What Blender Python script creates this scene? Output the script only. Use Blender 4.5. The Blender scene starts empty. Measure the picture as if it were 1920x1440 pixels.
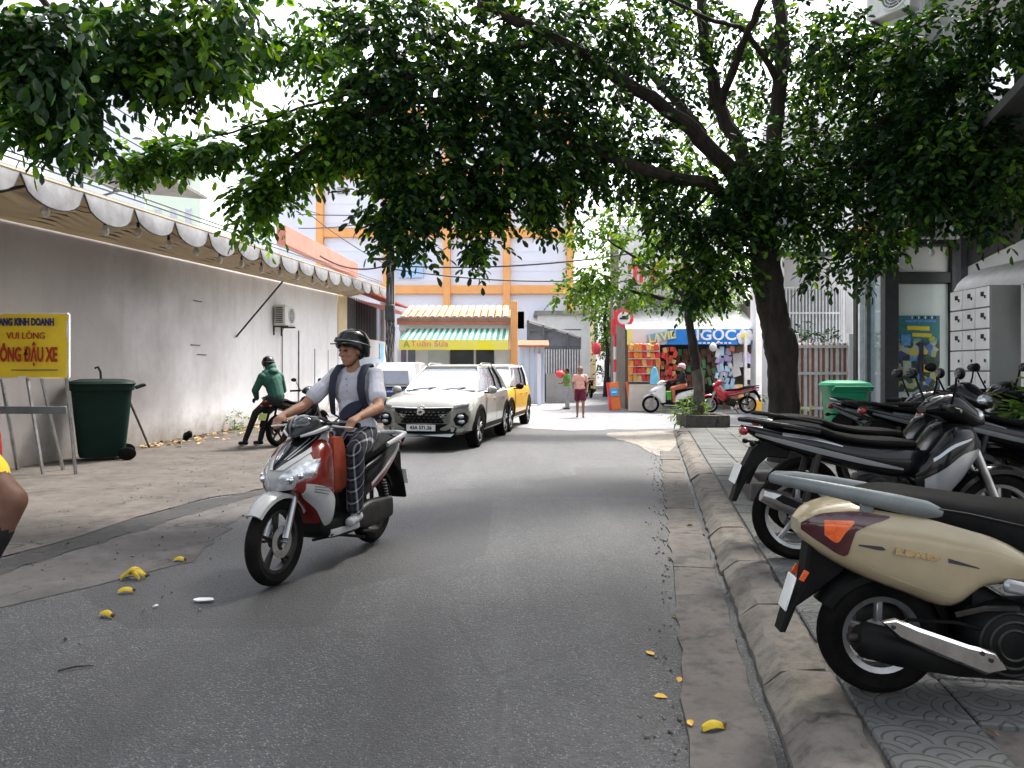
import bpy, bmesh, math, random
import numpy as np
from mathutils import Vector, Matrix, Euler

RNG = random.Random(11)
NPR = np.random.RandomState(5)
SC = bpy.context.scene
COL = SC.collection
PI = math.pi
rad = math.radians

# ------------------------------------------------------------------ camera
CAM_H = 1.4
cam_d = bpy.data.cameras.new('camera')
cam = bpy.data.objects.new('camera', cam_d)
COL.objects.link(cam)
cam.location = (0, 0, CAM_H)
cam.rotation_euler = (rad(90), 0, 0)
cam_d.sensor_width = 36
cam_d.lens = 36 * 1400 / 1920
cam_d.shift_y = -25 / 1920
cam_d.clip_start = 0.05
cam_d.clip_end = 1500
SC.camera = cam

# ------------------------------------------------------------------ world, sun, exposure
SUN_EL, SUN_AZ = rad(58), rad(40)          # azimuth measured from +Y towards +X
w = bpy.data.worlds.new('World')
SC.world = w
w.use_nodes = True
nt = w.node_tree
nt.nodes.clear()
out = nt.nodes.new('ShaderNodeOutputWorld')
bg = nt.nodes.new('ShaderNodeBackground')
sky = nt.nodes.new('ShaderNodeTexSky')
sky.sky_type = 'NISHITA'
sky.sun_disc = False
sky.sun_elevation = SUN_EL
sky.sun_rotation = SUN_AZ
sky.dust_density = 4.0
sky.air_density = 1.0
sky.ozone_density = 1.0
hs = nt.nodes.new('ShaderNodeHueSaturation')
hs.inputs['Saturation'].default_value = 0.34
hs.inputs['Value'].default_value = 1.0
nt.links.new(sky.outputs[0], hs.inputs['Color'])
nt.links.new(hs.outputs[0], bg.inputs[0])
bg.inputs[1].default_value = 0.135
nt.links.new(bg.outputs[0], out.inputs[0])
sun_d = bpy.data.lights.new('sun', 'SUN')
sun_d.energy = 2.1
sun_d.angle = rad(10)
sun_d.color = (1.0, 0.95, 0.88)
sun = bpy.data.objects.new('sun', sun_d)
COL.objects.link(sun)
sdir = Vector((math.cos(SUN_EL) * math.sin(SUN_AZ), math.cos(SUN_EL) * math.cos(SUN_AZ), math.sin(SUN_EL)))
sun.rotation_euler = (-sdir).to_track_quat('-Z', 'Y').to_euler()
sun.location = sdir * 40
SC.view_settings.view_transform = 'Standard'
SC.view_settings.look = 'None'
SC.view_settings.gamma = 1.0
SC.view_settings.exposure = 2.05
SC.view_settings.use_curve_mapping = False
SC.render.engine = 'CYCLES'
SC.cycles.max_bounces = 6
SC.cycles.diffuse_bounces = 4
SC.cycles.glossy_bounces = 3
SC.cycles.transparent_max_bounces = 6
SC.cycles.use_denoising = True

# ------------------------------------------------------------------ helpers: places
def P(px, py, Y):
    return Vector(((px - 960) / 1400 * Y, Y, CAM_H - (py - 695) / 1400 * Y))

def G(px, py, z=0.0):
    Y = (CAM_H - z) * 1400 / (py - 695)
    return Vector(((px - 960) / 1400 * Y, Y, z))

# ------------------------------------------------------------------ helpers: objects
def thing(name, label, cat, loc=(0, 0, 0), rotz=0.0, group=None):
    o = bpy.data.objects.new(name, None)
    COL.objects.link(o)
    o.location = loc
    o.rotation_euler = (0, 0, rotz)
    o.empty_display_size = 0.1
    o['label'] = label
    o['category'] = cat
    if group:
        o['group'] = group
    return o

def tag(o, label, cat, group=None):
    o['label'] = label
    o['category'] = cat
    if group:
        o['group'] = group
    return o

def structure(o):
    o['kind'] = 'structure'
    return o

def link(name, me, parent=None):
    o = bpy.data.objects.new(name, me)
    COL.objects.link(o)
    if parent is not None:
        o.parent = parent
    return o

def kids(o):
    return [c for c in bpy.data.objects if c.parent is o]

def copy_tree(o, parent=None, table=None):
    if table is None:
        table = {}
        for c in bpy.data.objects:
            if c.parent is not None:
                table.setdefault(c.parent.name, []).append(c)
    c = o.copy()
    COL.objects.link(c)
    c.parent = parent
    for k in table.get(o.name, []):
        copy_tree(k, c, table)
    return c

def catmull(keys, n):
    """keys: list of tuples -> n points smoothly interpolated (Catmull-Rom, clamped ends)."""
    K = np.array(keys, float)
    m = len(K)
    out_ = []
    for i in range(n):
        t = i / (n - 1) * (m - 1)
        j = min(int(t), m - 2)
        f = t - j
        p0 = K[max(j - 1, 0)]; p1 = K[j]; p2 = K[j + 1]; p3 = K[min(j + 2, m - 1)]
        out_.append(0.5 * ((2 * p1) + (-p0 + p2) * f + (2 * p0 - 5 * p1 + 4 * p2 - p3) * f * f + (-p0 + 3 * p1 - 3 * p2 + p3) * f ** 3))
    return [tuple(p) for p in out_]

def keyfun(keys):
    """piecewise smooth 1-D function through (x, y) keys (monotone-ish hermite)."""
    xs = [k[0] for k in keys]; ys = [k[1] for k in keys]
    n = len(xs)
    d = [(ys[i + 1] - ys[i]) / (xs[i + 1] - xs[i]) for i in range(n - 1)]
    m = [d[0]] + [0 if d[i - 1] * d[i] <= 0 else 2 * d[i - 1] * d[i] / (d[i - 1] + d[i]) for i in range(1, n - 1)] + [d[-1]]
    def f(x):
        if x <= xs[0]: return ys[0]
        if x >= xs[-1]: return ys[-1]
        for i in range(n - 1):
            if x <= xs[i + 1]:
                h = xs[i + 1] - xs[i]; t = (x - xs[i]) / h
                return (ys[i] * (1 + 2 * t) * (1 - t) ** 2 + m[i] * h * t * (1 - t) ** 2 + ys[i + 1] * t * t * (3 - 2 * t) + m[i + 1] * h * t * t * (t - 1))
        return ys[-1]
    return f

class MB:
    def __init__(s):
        s.v = []; s.f = []; s.mi = []; s.cur = 0
    def add(s, vs, fs):
        b = len(s.v)
        s.v.extend([tuple(p) for p in vs])
        for f in fs:
            s.f.append(tuple(b + i for i in f)); s.mi.append(s.cur)
        return s
    def quad(s, a, b, c, d):
        return s.add([a, b, c, d], [(0, 1, 2, 3)])
    def box(s, c, d, rot=None, bev=0.0):
        """c centre, d full sizes, rot Euler/Matrix, bev chamfer"""
        hx, hy, hz = d[0] / 2, d[1] / 2, d[2] / 2
        M = Matrix.Identity(3) if rot is None else (rot if isinstance(rot, Matrix) else Euler(rot).to_matrix())
        C = Vector(c)
        h = (hx, hy, hz)
        if bev <= 0:
            pts = [Vector((a * hx, b * hy, e * hz)) for a in (-1, 1) for b in (-1, 1) for e in (-1, 1)]
            fs = [(0, 1, 3, 2), (4, 6, 7, 5), (0, 4, 5, 1), (2, 3, 7, 6), (0, 2, 6, 4), (1, 5, 7, 3)]
            return s.add([C + M @ p for p in pts], fs)
        bev = min(bev, min(h) * 0.99)
        idx = {}; pts = []
        for a in (-1, 1):
            for b in (-1, 1):
                for e in (-1, 1):
                    for k in range(3):
                        p = [a * hx, b * hy, e * hz]
                        for q in range(3):
                            if q != k:
                                p[q] -= math.copysign(bev, p[q])
                        idx[(a, b, e, k)] = len(pts); pts.append(Vector(p))
        fs = []
        for k in range(3):
            o1, o2 = [q for q in range(3) if q != k]
            for sg in (-1, 1):
                loop = []
                for (u, vv) in ((-1, -1), (1, -1), (1, 1), (-1, 1)):
                    key = [0, 0, 0]; key[k] = sg; key[o1] = u; key[o2] = vv
                    loop.append(idx[(*key, k)])
                fs.append(loop)
        for m in range(3):
            k, l = [q for q in range(3) if q != m]
            for sk in (-1, 1):
                for sl in (-1, 1):
                    def key(sm, which):
                        q = [0, 0, 0]; q[m] = sm; q[k] = sk; q[l] = sl
                        return idx[(*q, which)]
                    fs.append([key(-1, k), key(1, k), key(1, l), key(-1, l)])
        for a in (-1, 1):
            for b in (-1, 1):
                for e in (-1, 1):
                    fs.append([idx[(a, b, e, k)] for k in range(3)])
        good = []
        for f in fs:
            ps = [pts[i] for i in f]
            nrm = (ps[1] - ps[0]).cross(ps[2] - ps[0])
            cen = sum(ps, Vector()) / len(ps)
            good.append(f if nrm.dot(cen) >= 0 else f[::-1])
        return s.add([C + M @ p for p in pts], good)
    def bar(s, a, b, w, h=None, bev=0.0):
        """square bar from a to b"""
        a, b = Vector(a), Vector(b)
        d = b - a
        q = d.to_track_quat('X', 'Z').to_matrix()
        return s.box((a + b) / 2, (d.length, w, h or w), q, bev)
    def tube(s, path, r, n=8, cap=True, flat=None):
        """flat: optional (sy, sz) scale of the section"""
        pts = [Vector(p) for p in path]
        m = len(pts)
        rs = r if isinstance(r, (list, tuple)) else [r] * m
        T = []
        for i in range(m):
            a = pts[max(i - 1, 0)]; b = pts[min(i + 1, m - 1)]
            T.append((b - a).normalized() if (b - a).length > 1e-9 else Vector((0, 0, 1)))
        up = Vector((0, 0, 1)) if abs(T[0].z) < 0.95 else Vector((0, 1, 0))
        N = (up - T[0] * up.dot(T[0])).normalized()
        vs = []
        for i in range(m):
            N = (N - T[i] * N.dot(T[i])).normalized()
            B = T[i].cross(N)
            for k in range(n):
                a = 2 * PI * k / n
                ca, sa = math.cos(a), math.sin(a)
                if flat:
                    ca *= flat[1]; sa *= flat[0]
                vs.append(pts[i] + (N * ca + B * sa) * rs[i])
        fs = []
        for i in range(m - 1):
            for k in range(n):
                k2 = (k + 1) % n
                fs.append((i * n + k, i * n + k2, (i + 1) * n + k2, (i + 1) * n + k))
        if cap:
            fs.append(tuple(range(n))[::-1]); fs.append(tuple((m - 1) * n + k for k in range(n)))
        return s.add(vs, fs)
    def lathe(s, prof, c=(0, 0, 0), axis='Z', n=24, close=False, M=None):
        """prof: (radius, height) pairs revolved about axis"""
        if M is None:
            M = {'Z': Matrix.Identity(3), 'Y': Matrix.Rotation(-PI / 2, 3, 'X'), 'X': Matrix.Rotation(PI / 2, 3, 'Y')}[axis]
        C = Vector(c)
        vs = []
        for (r_, h) in prof:
            for k in range(n):
                a = 2 * PI * k / n
                vs.append(C + M @ Vector((r_ * math.cos(a), r_ * math.sin(a), h)))
        fs = []
        m = len(prof)
        rng = m if close else m - 1
        for i in range(rng):
            j = (i + 1) % m
            for k in range(n):
                k2 = (k + 1) % n
                fs.append((i * n + k, i * n + k2, j * n + k2, j * n + k))
        if not close:
            if prof[0][0] > 1e-5: fs.append(tuple(range(n))[::-1])
            if prof[-1][0] > 1e-5: fs.append(tuple((m - 1) * n + k for k in range(n)))
        return s.add(vs, fs)
    def ball(s, c, r, rot=None, nu=12, nv=8):
        if not isinstance(r, (tuple, list)): r = (r, r, r)
        M = Matrix.Identity(3) if rot is None else (rot if isinstance(rot, Matrix) else Euler(rot).to_matrix())
        C = Vector(c)
        vs = [C + M @ Vector((0, 0, -r[2]))]
        for j in range(1, nv):
            ph = -PI / 2 + PI * j / nv
            for i in range(nu):
                a = 2 * PI * i / nu
                vs.append(C + M @ Vector((r[0] * math.cos(ph) * math.cos(a), r[1] * math.cos(ph) * math.sin(a), r[2] * math.sin(ph))))
        vs.append(C + M @ Vector((0, 0, r[2])))
        fs = [(0, 1 + (i + 1) % nu, 1 + i) for i in range(nu)]
        for j in range(nv - 2):
            for i in range(nu):
                a = 1 + j * nu + i; b = 1 + j * nu + (i + 1) % nu
                fs.append((a, b, b + nu, a + nu))
        l = len(vs) - 1
        fs += [(l, 1 + (nv - 2) * nu + i, 1 + (nv - 2) * nu + (i + 1) % nu) for i in range(nu)]
        return s.add(vs, fs)
    def capsule(s, a, b, ra, rb, n=12):
        a, b = Vector(a), Vector(b)
        d = (b - a)
        L = d.length
        if L < 1e-6:
            return s.ball(a, ra, None, n, 8)
        u = d / L
        path = []; rs = []
        for k in (80, 60, 35, 10):
            path.append(a - u * ra * math.sin(rad(k))); rs.append(ra * math.cos(rad(k)))
        for k in (10, 35, 60, 80):
            path.append(b + u * rb * math.sin(rad(k))); rs.append(rb * math.cos(rad(k)))
        return s.tube(path, rs, n)
    def prism(s, poly, y0, y1, plane='xz', bev=0.0, M=None):
        """poly 2-D outline extruded; bev insets the outer faces"""
        n = len(poly)
        area = sum(poly[i][0] * poly[(i + 1) % n][1] - poly[(i + 1) % n][0] * poly[i][1] for i in range(n))
        pl = list(poly) if area > 0 else list(poly)[::-1]
        def put(p, h):
            if plane == 'xz': v_ = Vector((p[0], h, p[1]))
            elif plane == 'xy': v_ = Vector((p[0], p[1], h))
            else: v_ = Vector((h, p[0], p[1]))
            return M @ v_ if M is not None else v_
        def inset(d):
            o_ = []
            for i in range(n):
                a = Vector(pl[i - 1]); b = Vector(pl[i]); c = Vector(pl[(i + 1) % n])
                e1 = (b - a); e2 = (c - b)
                if e1.length < 1e-9 or e2.length < 1e-9:
                    o_.append(pl[i]); continue
                e1.normalize(); e2.normalize()
                nrm = Vector((-(e1.y + e2.y), e1.x + e2.x))
                if nrm.length < 1e-6: o_.append(pl[i]); continue
                nrm.normalize()
                o_.append((b.x + nrm.x * d, b.y + nrm.y * d))
            return o_
        rings = []
        if bev > 0:
            ip = inset(bev)
            sg = 1 if y1 > y0 else -1
            rings = [(ip, y0), (pl, y0 + sg * bev), (pl, y1 - sg * bev), (ip, y1)]
        else:
            rings = [(pl, y0), (pl, y1)]
        vs = []
        for ring, h in rings:
            vs += [put(p, h) for p in ring]
        fs = []
        for k in range(len(rings) - 1):
            for i in range(n):
                j = (i + 1) % n
                fs.append((k * n + i, k * n + j, (k + 1) * n + j, (k + 1) * n + i))
        fs.append(tuple(range(n))[::-1])
        fs.append(tuple((len(rings) - 1) * n + i for i in range(n)))
        return s.add(vs, fs)
    def loft(s, rings, cap=True, closed=True):
        n = len(rings[0])
        vs = [p for r_ in rings for p in r_]
        fs = []
        for i in range(len(rings) - 1):
            for k in range(n if closed else n - 1):
                k2 = (k + 1) % n
                fs.append((i * n + k, i * n + k2, (i + 1) * n + k2, (i + 1) * n + k))
        if cap and closed:
            fs.append(tuple(range(n))[::-1]); fs.append(tuple((len(rings) - 1) * n + k for k in range(n)))
        return s.add(vs, fs)
    def grid(s, fn, u0, u1, v0, v1, nu, nv, thick=0.0, off=0.0):
        """surface patch fn(u, v) -> (point, normal); pushed out by off, given thickness"""
        a = []; b = []
        for i in range(nu + 1):
            for j in range(nv + 1):
                p, nrm = fn(u0 + (u1 - u0) * i / nu, v0 + (v1 - v0) * j / nv)
                a.append(p + nrm * off); b.append(p + nrm * (off - thick))
        fs = []
        m = nv + 1
        for i in range(nu):
            for j in range(nv):
                q = (i * m + j, (i + 1) * m + j, (i + 1) * m + j + 1, i * m + j + 1)
                fs.append(q)
        vs = list(a)
        if thick:
            k = len(a); vs += b
            for f in list(fs): fs.append(tuple(i + k for i in f[::-1]))
            edge = [i * m for i in range(nu + 1)] + [nu * m + j for j in range(1, m)] + [i * m + nv for i in range(nu - 1, -1, -1)] + [j for j in range(nv - 1, 0, -1)]
            for x in range(len(edge)):
                p, q = edge[x], edge[(x + 1) % len(edge)]
                fs.append((q, p, p + k, q + k))
        return s.add(vs, fs)
    def mesh(s, name, mats, smooth=True, ang=38, fix=False):
        me = bpy.data.meshes.new(name)
        me.from_pydata([tuple(p) for p in s.v], [], s.f)
        if not isinstance(mats, (list, tuple)): mats = [mats]
        for m_ in mats: me.materials.append(m_)
        if len(mats) > 1:
            me.polygons.foreach_set('material_index', s.mi)
        if fix:
            bm = bmesh.new(); bm.from_mesh(me)
            bmesh.ops.remove_doubles(bm, verts=bm.verts, dist=1e-5)
            bmesh.ops.recalc_face_normals(bm, faces=bm.faces)
            bm.to_mesh(me); bm.free()
        if smooth:
            me.polygons.foreach_set('use_smooth', [True] * len(me.polygons))
            try: me.set_sharp_from_angle(angle=rad(ang))
            except Exception: pass
        me.update()
        return me
    def build(s, name, mats, parent=None, smooth=True, ang=38, fix=False):
        return link(name, s.mesh(name, mats, smooth, ang, fix), parent)

def evaluated_mesh(o, name):
    dg = bpy.context.evaluated_depsgraph_get()
    dg.update()
    me = bpy.data.meshes.new_from_object(o.evaluated_get(dg), depsgraph=dg)
    me.name = name
    return me

def text_mesh(s_, size, mat_, extrude=0.004, bold=0.0, align='CENTER', spacing=1.0):
    cu = bpy.data.curves.new('lettering', 'FONT')
    cu.body = s_; cu.size = size; cu.extrude = extrude; cu.offset = bold
    cu.align_x = align; cu.align_y = 'CENTER'; cu.space_character = spacing
    cu.resolution_u = 3
    o = bpy.data.objects.new('lettering', cu); COL.objects.link(o)
    me = evaluated_mesh(o, 'lettering')
    bpy.data.objects.remove(o); bpy.data.curves.remove(cu)
    me.materials.clear(); me.materials.append(mat_)
    return me

def face_matrix(origin, right, up):
    r_ = Vector(right).normalized(); u = Vector(up).normalized(); n = r_.cross(u)
    M = Matrix((r_, u, n)).transposed().to_4x4()
    M.translation = Vector(origin)
    return M

def put_text(s_, size, mat_, origin, right, up, parent, name='lettering', sx=1.0, bold=0.0, **kw):
    me = text_mesh(s_, size, mat_, bold=bold, **kw)
    M = face_matrix(origin, right, up) @ Matrix.Diagonal((sx, 1, 1, 1))
    if parent is not None and parent.type == 'EMPTY' and parent.parent is None:
        L = Matrix.LocRotScale(parent.location, parent.rotation_euler, None)
        M = L.inverted() @ M
    me.transform(M)
    return link(name, me, parent)

# ------------------------------------------------------------------ materials
def mat(name, col, rough=0.6, metal=0.0, var=0.0, vscale=6.0, bump=0.0, bscale=60.0, col2=None, lo=0.35, hi=0.65, coat=0.0, spec=0.28, emit=None, trans=0.0, detail=5.0, stretch=None, alpha=1.0, island=0.0):
    m = bpy.data.materials.new(name)
    m.use_nodes = True
    t = m.node_tree
    b = t.nodes['Principled BSDF']
    c4 = (*col, 1)
    b.inputs['Base Color'].default_value = c4
    b.inputs['Roughness'].default_value = rough
    b.inputs['Metallic'].default_value = metal
    b.inputs['Specular IOR Level'].default_value = spec
    b.inputs['Coat Weight'].default_value = coat
    b.inputs['Coat Roughness'].default_value = 0.05
    b.inputs['Transmission Weight'].default_value = trans
    b.inputs['Alpha'].default_value = alpha
    tc = None
    def coords():
        nonlocal tc
        if tc is None:
            tc = t.nodes.new('ShaderNodeTexCoord')
            if stretch:
                mp = t.nodes.new('ShaderNodeMapping')
                mp.inputs['Scale'].default_value = stretch
                t.links.new(tc.outputs['Object'], mp.inputs[0])
                tc = mp
                return mp.outputs[0]
            return tc.outputs['Object']
        return tc.outputs['Vector'] if stretch else tc.outputs['Object']
    csock = None
    if var > 0 or col2:
        n = t.nodes.new('ShaderNodeTexNoise')
        n.inputs['Scale'].default_value = vscale
        n.inputs['Detail'].default_value = detail
        n.inputs['Roughness'].default_value = 0.65
        t.links.new(coords(), n.inputs['Vector'])
        r = t.nodes.new('ShaderNodeMapRange')
        r.inputs[1].default_value = lo; r.inputs[2].default_value = hi
        t.links.new(n.outputs[0], r.inputs[0])
        mx = t.nodes.new('ShaderNodeMix'); mx.data_type = 'RGBA'
        mx.inputs[6].default_value = c4
        mx.inputs[7].default_value = (*col2, 1) if col2 else (*[max(0, x * (1 - var)) for x in col], 1)
        t.links.new(r.outputs[0], mx.inputs[0])
        csock = mx.outputs[2]
        t.links.new(csock, b.inputs['Base Color'])
    if island > 0:
        g = t.nodes.new('ShaderNodeObjectInfo')
        r2 = t.nodes.new('ShaderNodeMapRange')
        r2.inputs[3].default_value = 1 - island; r2.inputs[4].default_value = 1 + island
        t.links.new(g.outputs['Random'], r2.inputs[0])
        h = t.nodes.new('ShaderNodeHueSaturation')
        t.links.new(r2.outputs[0], h.inputs['Value'])
        if csock is not None: t.links.new(csock, h.inputs['Color'])
        else: h.inputs['Color'].default_value = c4
        t.links.new(h.outputs[0], b.inputs['Base Color'])
    if bump > 0:
        n2 = t.nodes.new('ShaderNodeTexNoise')
        n2.inputs['Scale'].default_value = bscale
        n2.inputs['Detail'].default_value = 4
        t.links.new(coords(), n2.inputs['Vector'])
        bp = t.nodes.new('ShaderNodeBump')
        bp.inputs['Strength'].default_value = bump
        bp.inputs['Distance'].default_value = 0.01
        t.links.new(n2.outputs[0], bp.inputs['Height'])
        t.links.new(bp.outputs[0], b.inputs['Normal'])
    if emit:
        b.inputs['Emission Color'].default_value = (*emit[0], 1)
        b.inputs['Emission Strength'].default_value = emit[1]
    return m

def add_translucency(m, amount, col):
    t = m.node_tree; b = t.nodes['Principled BSDF']; o_ = t.nodes['Material Output']
    tl = t.nodes.new('ShaderNodeBsdfTranslucent'); tl.inputs[0].default_value = (*col, 1)
    mx = t.nodes.new('ShaderNodeMixShader'); mx.inputs[0].default_value = amount
    t.links.new(b.outputs[0], mx.inputs[1]); t.links.new(tl.outputs[0], mx.inputs[2]); t.links.new(mx.outputs[0], o_.inputs[0])
    return m

def node(t, typ, **inp):
    n = t.nodes.new(typ)
    for k, v in inp.items():
        n.inputs[k.replace('_', ' ')].default_value = v
    return n

def mixc(t, fac, a, b):
    mx = t.nodes.new('ShaderNodeMix'); mx.data_type = 'RGBA'
    for i, x in ((6, a), (7, b)):
        if isinstance(x, tuple): mx.inputs[i].default_value = (*x, 1) if len(x) == 3 else x
        else: t.links.new(x, mx.inputs[i])
    if isinstance(fac, (int, float)): mx.inputs[0].default_value = fac
    else: t.links.new(fac, mx.inputs[0])
    return mx.outputs[2]

def rng(t, sock, a, b, c=0.0, d=1.0):
    r = t.nodes.new('ShaderNodeMapRange')
    for i, x in ((1, a), (2, b), (3, c), (4, d)): r.inputs[i].default_value = x
    t.links.new(sock, r.inputs[0])
    return r.outputs[0]

def math_(t, op, a, b=None):
    n = t.nodes.new('ShaderNodeMath'); n.operation = op
    for i, x in ((0, a), (1, b)):
        if x is None: continue
        if isinstance(x, (int, float)): n.inputs[i].default_value = x
        else: t.links.new(x, n.inputs[i])
    return n.outputs[0]

def noise_(t, co, scale, detail=5, rough=0.6):
    n = t.nodes.new('ShaderNodeTexNoise')
    n.inputs['Scale'].default_value = scale; n.inputs['Detail'].default_value = detail; n.inputs['Roughness'].default_value = rough
    t.links.new(co, n.inputs['Vector'])
    return n.outputs[0]

def voro(t, co, scale, feature='F1', out_='Distance'):
    n = t.nodes.new('ShaderNodeTexVoronoi'); n.feature = feature
    n.inputs['Scale'].default_value = scale
    t.links.new(co, n.inputs['Vector'])
    return n.outputs[out_]

def new_mat(name, rough=0.8, spec=0.4):
    m = bpy.data.materials.new(name); m.use_nodes = True
    t = m.node_tree; b = t.nodes['Principled BSDF']
    b.inputs['Roughness'].default_value = rough; b.inputs['Specular IOR Level'].default_value = spec
    tc = t.nodes.new('ShaderNodeTexCoord')
    return m, t, b, tc.outputs['Object']

def set_bump(t, b, h, strength, dist=0.01):
    bp = t.nodes.new('ShaderNodeBump')
    bp.inputs['Strength'].default_value = strength; bp.inputs['Distance'].default_value = dist
    t.links.new(h, bp.inputs['Height']); t.links.new(bp.outputs[0], b.inputs['Normal'])

# asphalt: dark binder, pale chips, patches, fine cracks
def asphalt_mat():
    m, t, b, co = new_mat('asphalt', 0.6, 0.5)
    chips = voro(t, co, 95, 'F1')
    cc = voro(t, co, 95, 'F1', 'Color')
    sep = t.nodes.new('ShaderNodeSeparateColor'); t.links.new(cc, sep.inputs[0])
    big = noise_(t, co, 0.5, 6)
    mid = noise_(t, co, 3.5, 6)
    base = mixc(t, rng(t, big, .35, .65), (0.025, 0.0265, 0.029), (0.046, 0.047, 0.050))
    base = mixc(t, rng(t, mid, .45, .75, 0, .6), base, (0.020, 0.021, 0.022))
    chip = math_(t, 'MULTIPLY', rng(t, sep.outputs[0], .55, .95), rng(t, chips, .55, .3))
    base = mixc(t, math_(t, 'MULTIPLY', chip, 0.75), base, (0.22, 0.22, 0.22))
    base = mixc(t, math_(t, 'MULTIPLY', rng(t, sep.outputs[1], .6, .9), .55), base, (0.012, 0.012, 0.013))
    oil = noise_(t, co, 1.3, 7, .7)
    base = mixc(t, rng(t, oil, .60, .74, 0, .7), base, (0.014, 0.014, 0.015))
    dust = noise_(t, co, .8, 8, .7)
    base = mixc(t, rng(t, dust, .58, .75, 0, .55), base, (0.085, 0.08, 0.074))
    mpt = t.nodes.new('ShaderNodeMapping'); mpt.inputs['Scale'].default_value = (1, .1, 1); mpt.inputs['Rotation'].default_value = (0, 0, .12); t.links.new(co, mpt.inputs[0])
    trk_ = noise_(t, mpt.outputs[0], 1.5, 5, .6)
    base = mixc(t, rng(t, trk_, .50, .66, 0, .6), base, (0.017, 0.0175, 0.019))
    base = mixc(t, rng(t, trk_, .46, .34, 0, .5), base, (0.07, 0.07, 0.07))
    pv = t.nodes.new('ShaderNodeTexVoronoi'); pv.distance = 'CHEBYCHEV'; pv.inputs['Scale'].default_value = .33; t.links.new(co, pv.inputs['Vector'])
    psep = t.nodes.new('ShaderNodeSeparateColor'); t.links.new(pv.outputs['Color'], psep.inputs[0])
    base = mixc(t, rng(t, psep.outputs[0], .66, .68, 0, .6), base, (0.016, 0.0165, 0.018))
    spk = voro(t, co, 11, 'F1')
    base = mixc(t, rng(t, spk, .07, .04, 0, .4), base, (0.25, 0.25, 0.24))
    cr = voro(t, co, 0.9, 'DISTANCE_TO_EDGE')
    wob = noise_(t, co, 9, 4)
    crk = math_(t, 'MULTIPLY', rng(t, cr, .014, .003), rng(t, wob, .44, .56))
    base = mixc(t, math_(t, 'MULTIPLY', crk, 0.8), base, (0.02, 0.02, 0.02))
    t.links.new(base, b.inputs['Base Color'])
    h = math_(t, 'ADD', math_(t, 'MULTIPLY', rng(t, chips, .6, .0), 0.7), math_(t, 'MULTIPLY', noise_(t, co, 30, 5), 0.8))
    set_bump(t, b, h, 0.85, 0.008)
    return m

def concrete_mat(name, c1, c2, c3, scale=1.5, cracks=0.7, rough=0.85, crack_scale=1.3, speck=0.3, stain=None):
    m, t, b, co = new_mat(name, rough, 0.3)
    n1 = noise_(t, co, scale, 8, .62); n2 = noise_(t, co, scale * 5, 8, .7); n3 = noise_(t, co, scale * 40, 4, .7)
    base = mixc(t, rng(t, n1, .38, .62), c1, c2)
    base = mixc(t, rng(t, n2, .5, .72, 0, .85), base, c3)
    base = mixc(t, rng(t, n3, .45, .8, 0, speck), base, tuple(x * 1.5 for x in c1))
    if stain:
        s1 = noise_(t, co, 2.3, 9, .72); s2 = noise_(t, co, 1.1, 8, .7); s3 = noise_(t, co, 7.5, 8, .75)
        base = mixc(t, rng(t, s1, .52, .66, 0, .8), base, stain[0])
        base = mixc(t, rng(t, s2, .55, .70, 0, .7), base, stain[1])
        base = mixc(t, rng(t, s3, .56, .68, 0, .6), base, tuple(x * .35 for x in c1))
    nz = t.nodes.new('ShaderNodeTexNoise'); nz.inputs['Scale'].default_value = 1.7; nz.inputs['Detail'].default_value = 6
    t.links.new(co, nz.inputs['Vector'])
    vm = t.nodes.new('ShaderNodeVectorMath'); vm.operation = 'MULTIPLY_ADD'
    t.links.new(nz.outputs['Color'], vm.inputs[0]); vm.inputs[1].default_value = (1.1, 1.1, 1.1); t.links.new(co, vm.inputs[2])
    cr = voro(t, vm.outputs[0], crack_scale, 'DISTANCE_TO_EDGE')
    crk = math_(t, 'MULTIPLY', rng(t, cr, .018, .006), rng(t, noise_(t, co, 1.1, 3), .50, .60))
    base = mixc(t, math_(t, 'MULTIPLY', crk, cracks), base, tuple(x * .25 for x in c1))
    t.links.new(base, b.inputs['Base Color'])
    set_bump(t, b, math_(t, 'SUBTRACT', math_(t, 'ADD', n2, math_(t, 'MULTIPLY', n3, .4)), crk), 0.5, 0.012)
    return m

M = {}
M['asphalt'] = asphalt_mat()
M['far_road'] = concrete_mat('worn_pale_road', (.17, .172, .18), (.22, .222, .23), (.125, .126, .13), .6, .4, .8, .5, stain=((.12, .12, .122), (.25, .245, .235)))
M['shoulder'] = concrete_mat('dusty_concrete_shoulder', (.060, .052, .046), (.088, .076, .067), (.027, .024, .021), 1.2, .8, .9, .9, stain=((.034, .031, .028), (.105, .094, .078)))
M['apron'] = concrete_mat('cracked_concrete_edge', (.06, .056, .055), (.086, .079, .076), (.033, .031, .03), 1.6, .9, .9, 1.3, stain=((.05, .046, .044), (.14, .125, .115)))
M['gutter_dirt'] = concrete_mat('damp_gutter', (.012, .0125, .0125), (.020, .0195, .019), (.05, .045, .04), 2.0, .3, .7)
M['kerb'] = concrete_mat('kerb_concrete', (.118, .104, .093), (.16, .143, .127), (.045, .045, .037), 2.2, .7, .9, .8, stain=((.046, .048, .034), (.17, .142, .105)))
M['gutter_stone'] = concrete_mat('gutter_concrete', (.086, .075, .069), (.12, .106, .097), (.022, .026, .022), 1.9, .8, .85, .9, stain=((.028, .034, .030), (.13, .11, .085)))
M['ground'] = concrete_mat('ground_concrete', (.30, .29, .28), (.36, .35, .34), (.22, .2, .19), .5, .3)
M['corner'] = concrete_mat('corner_concrete', (.19, .175, .15), (.24, .215, .185), (.11, .10, .085), 1.5, .8, .85, 1.2, stain=((.10, .095, .085), (.26, .235, .2)))

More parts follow.
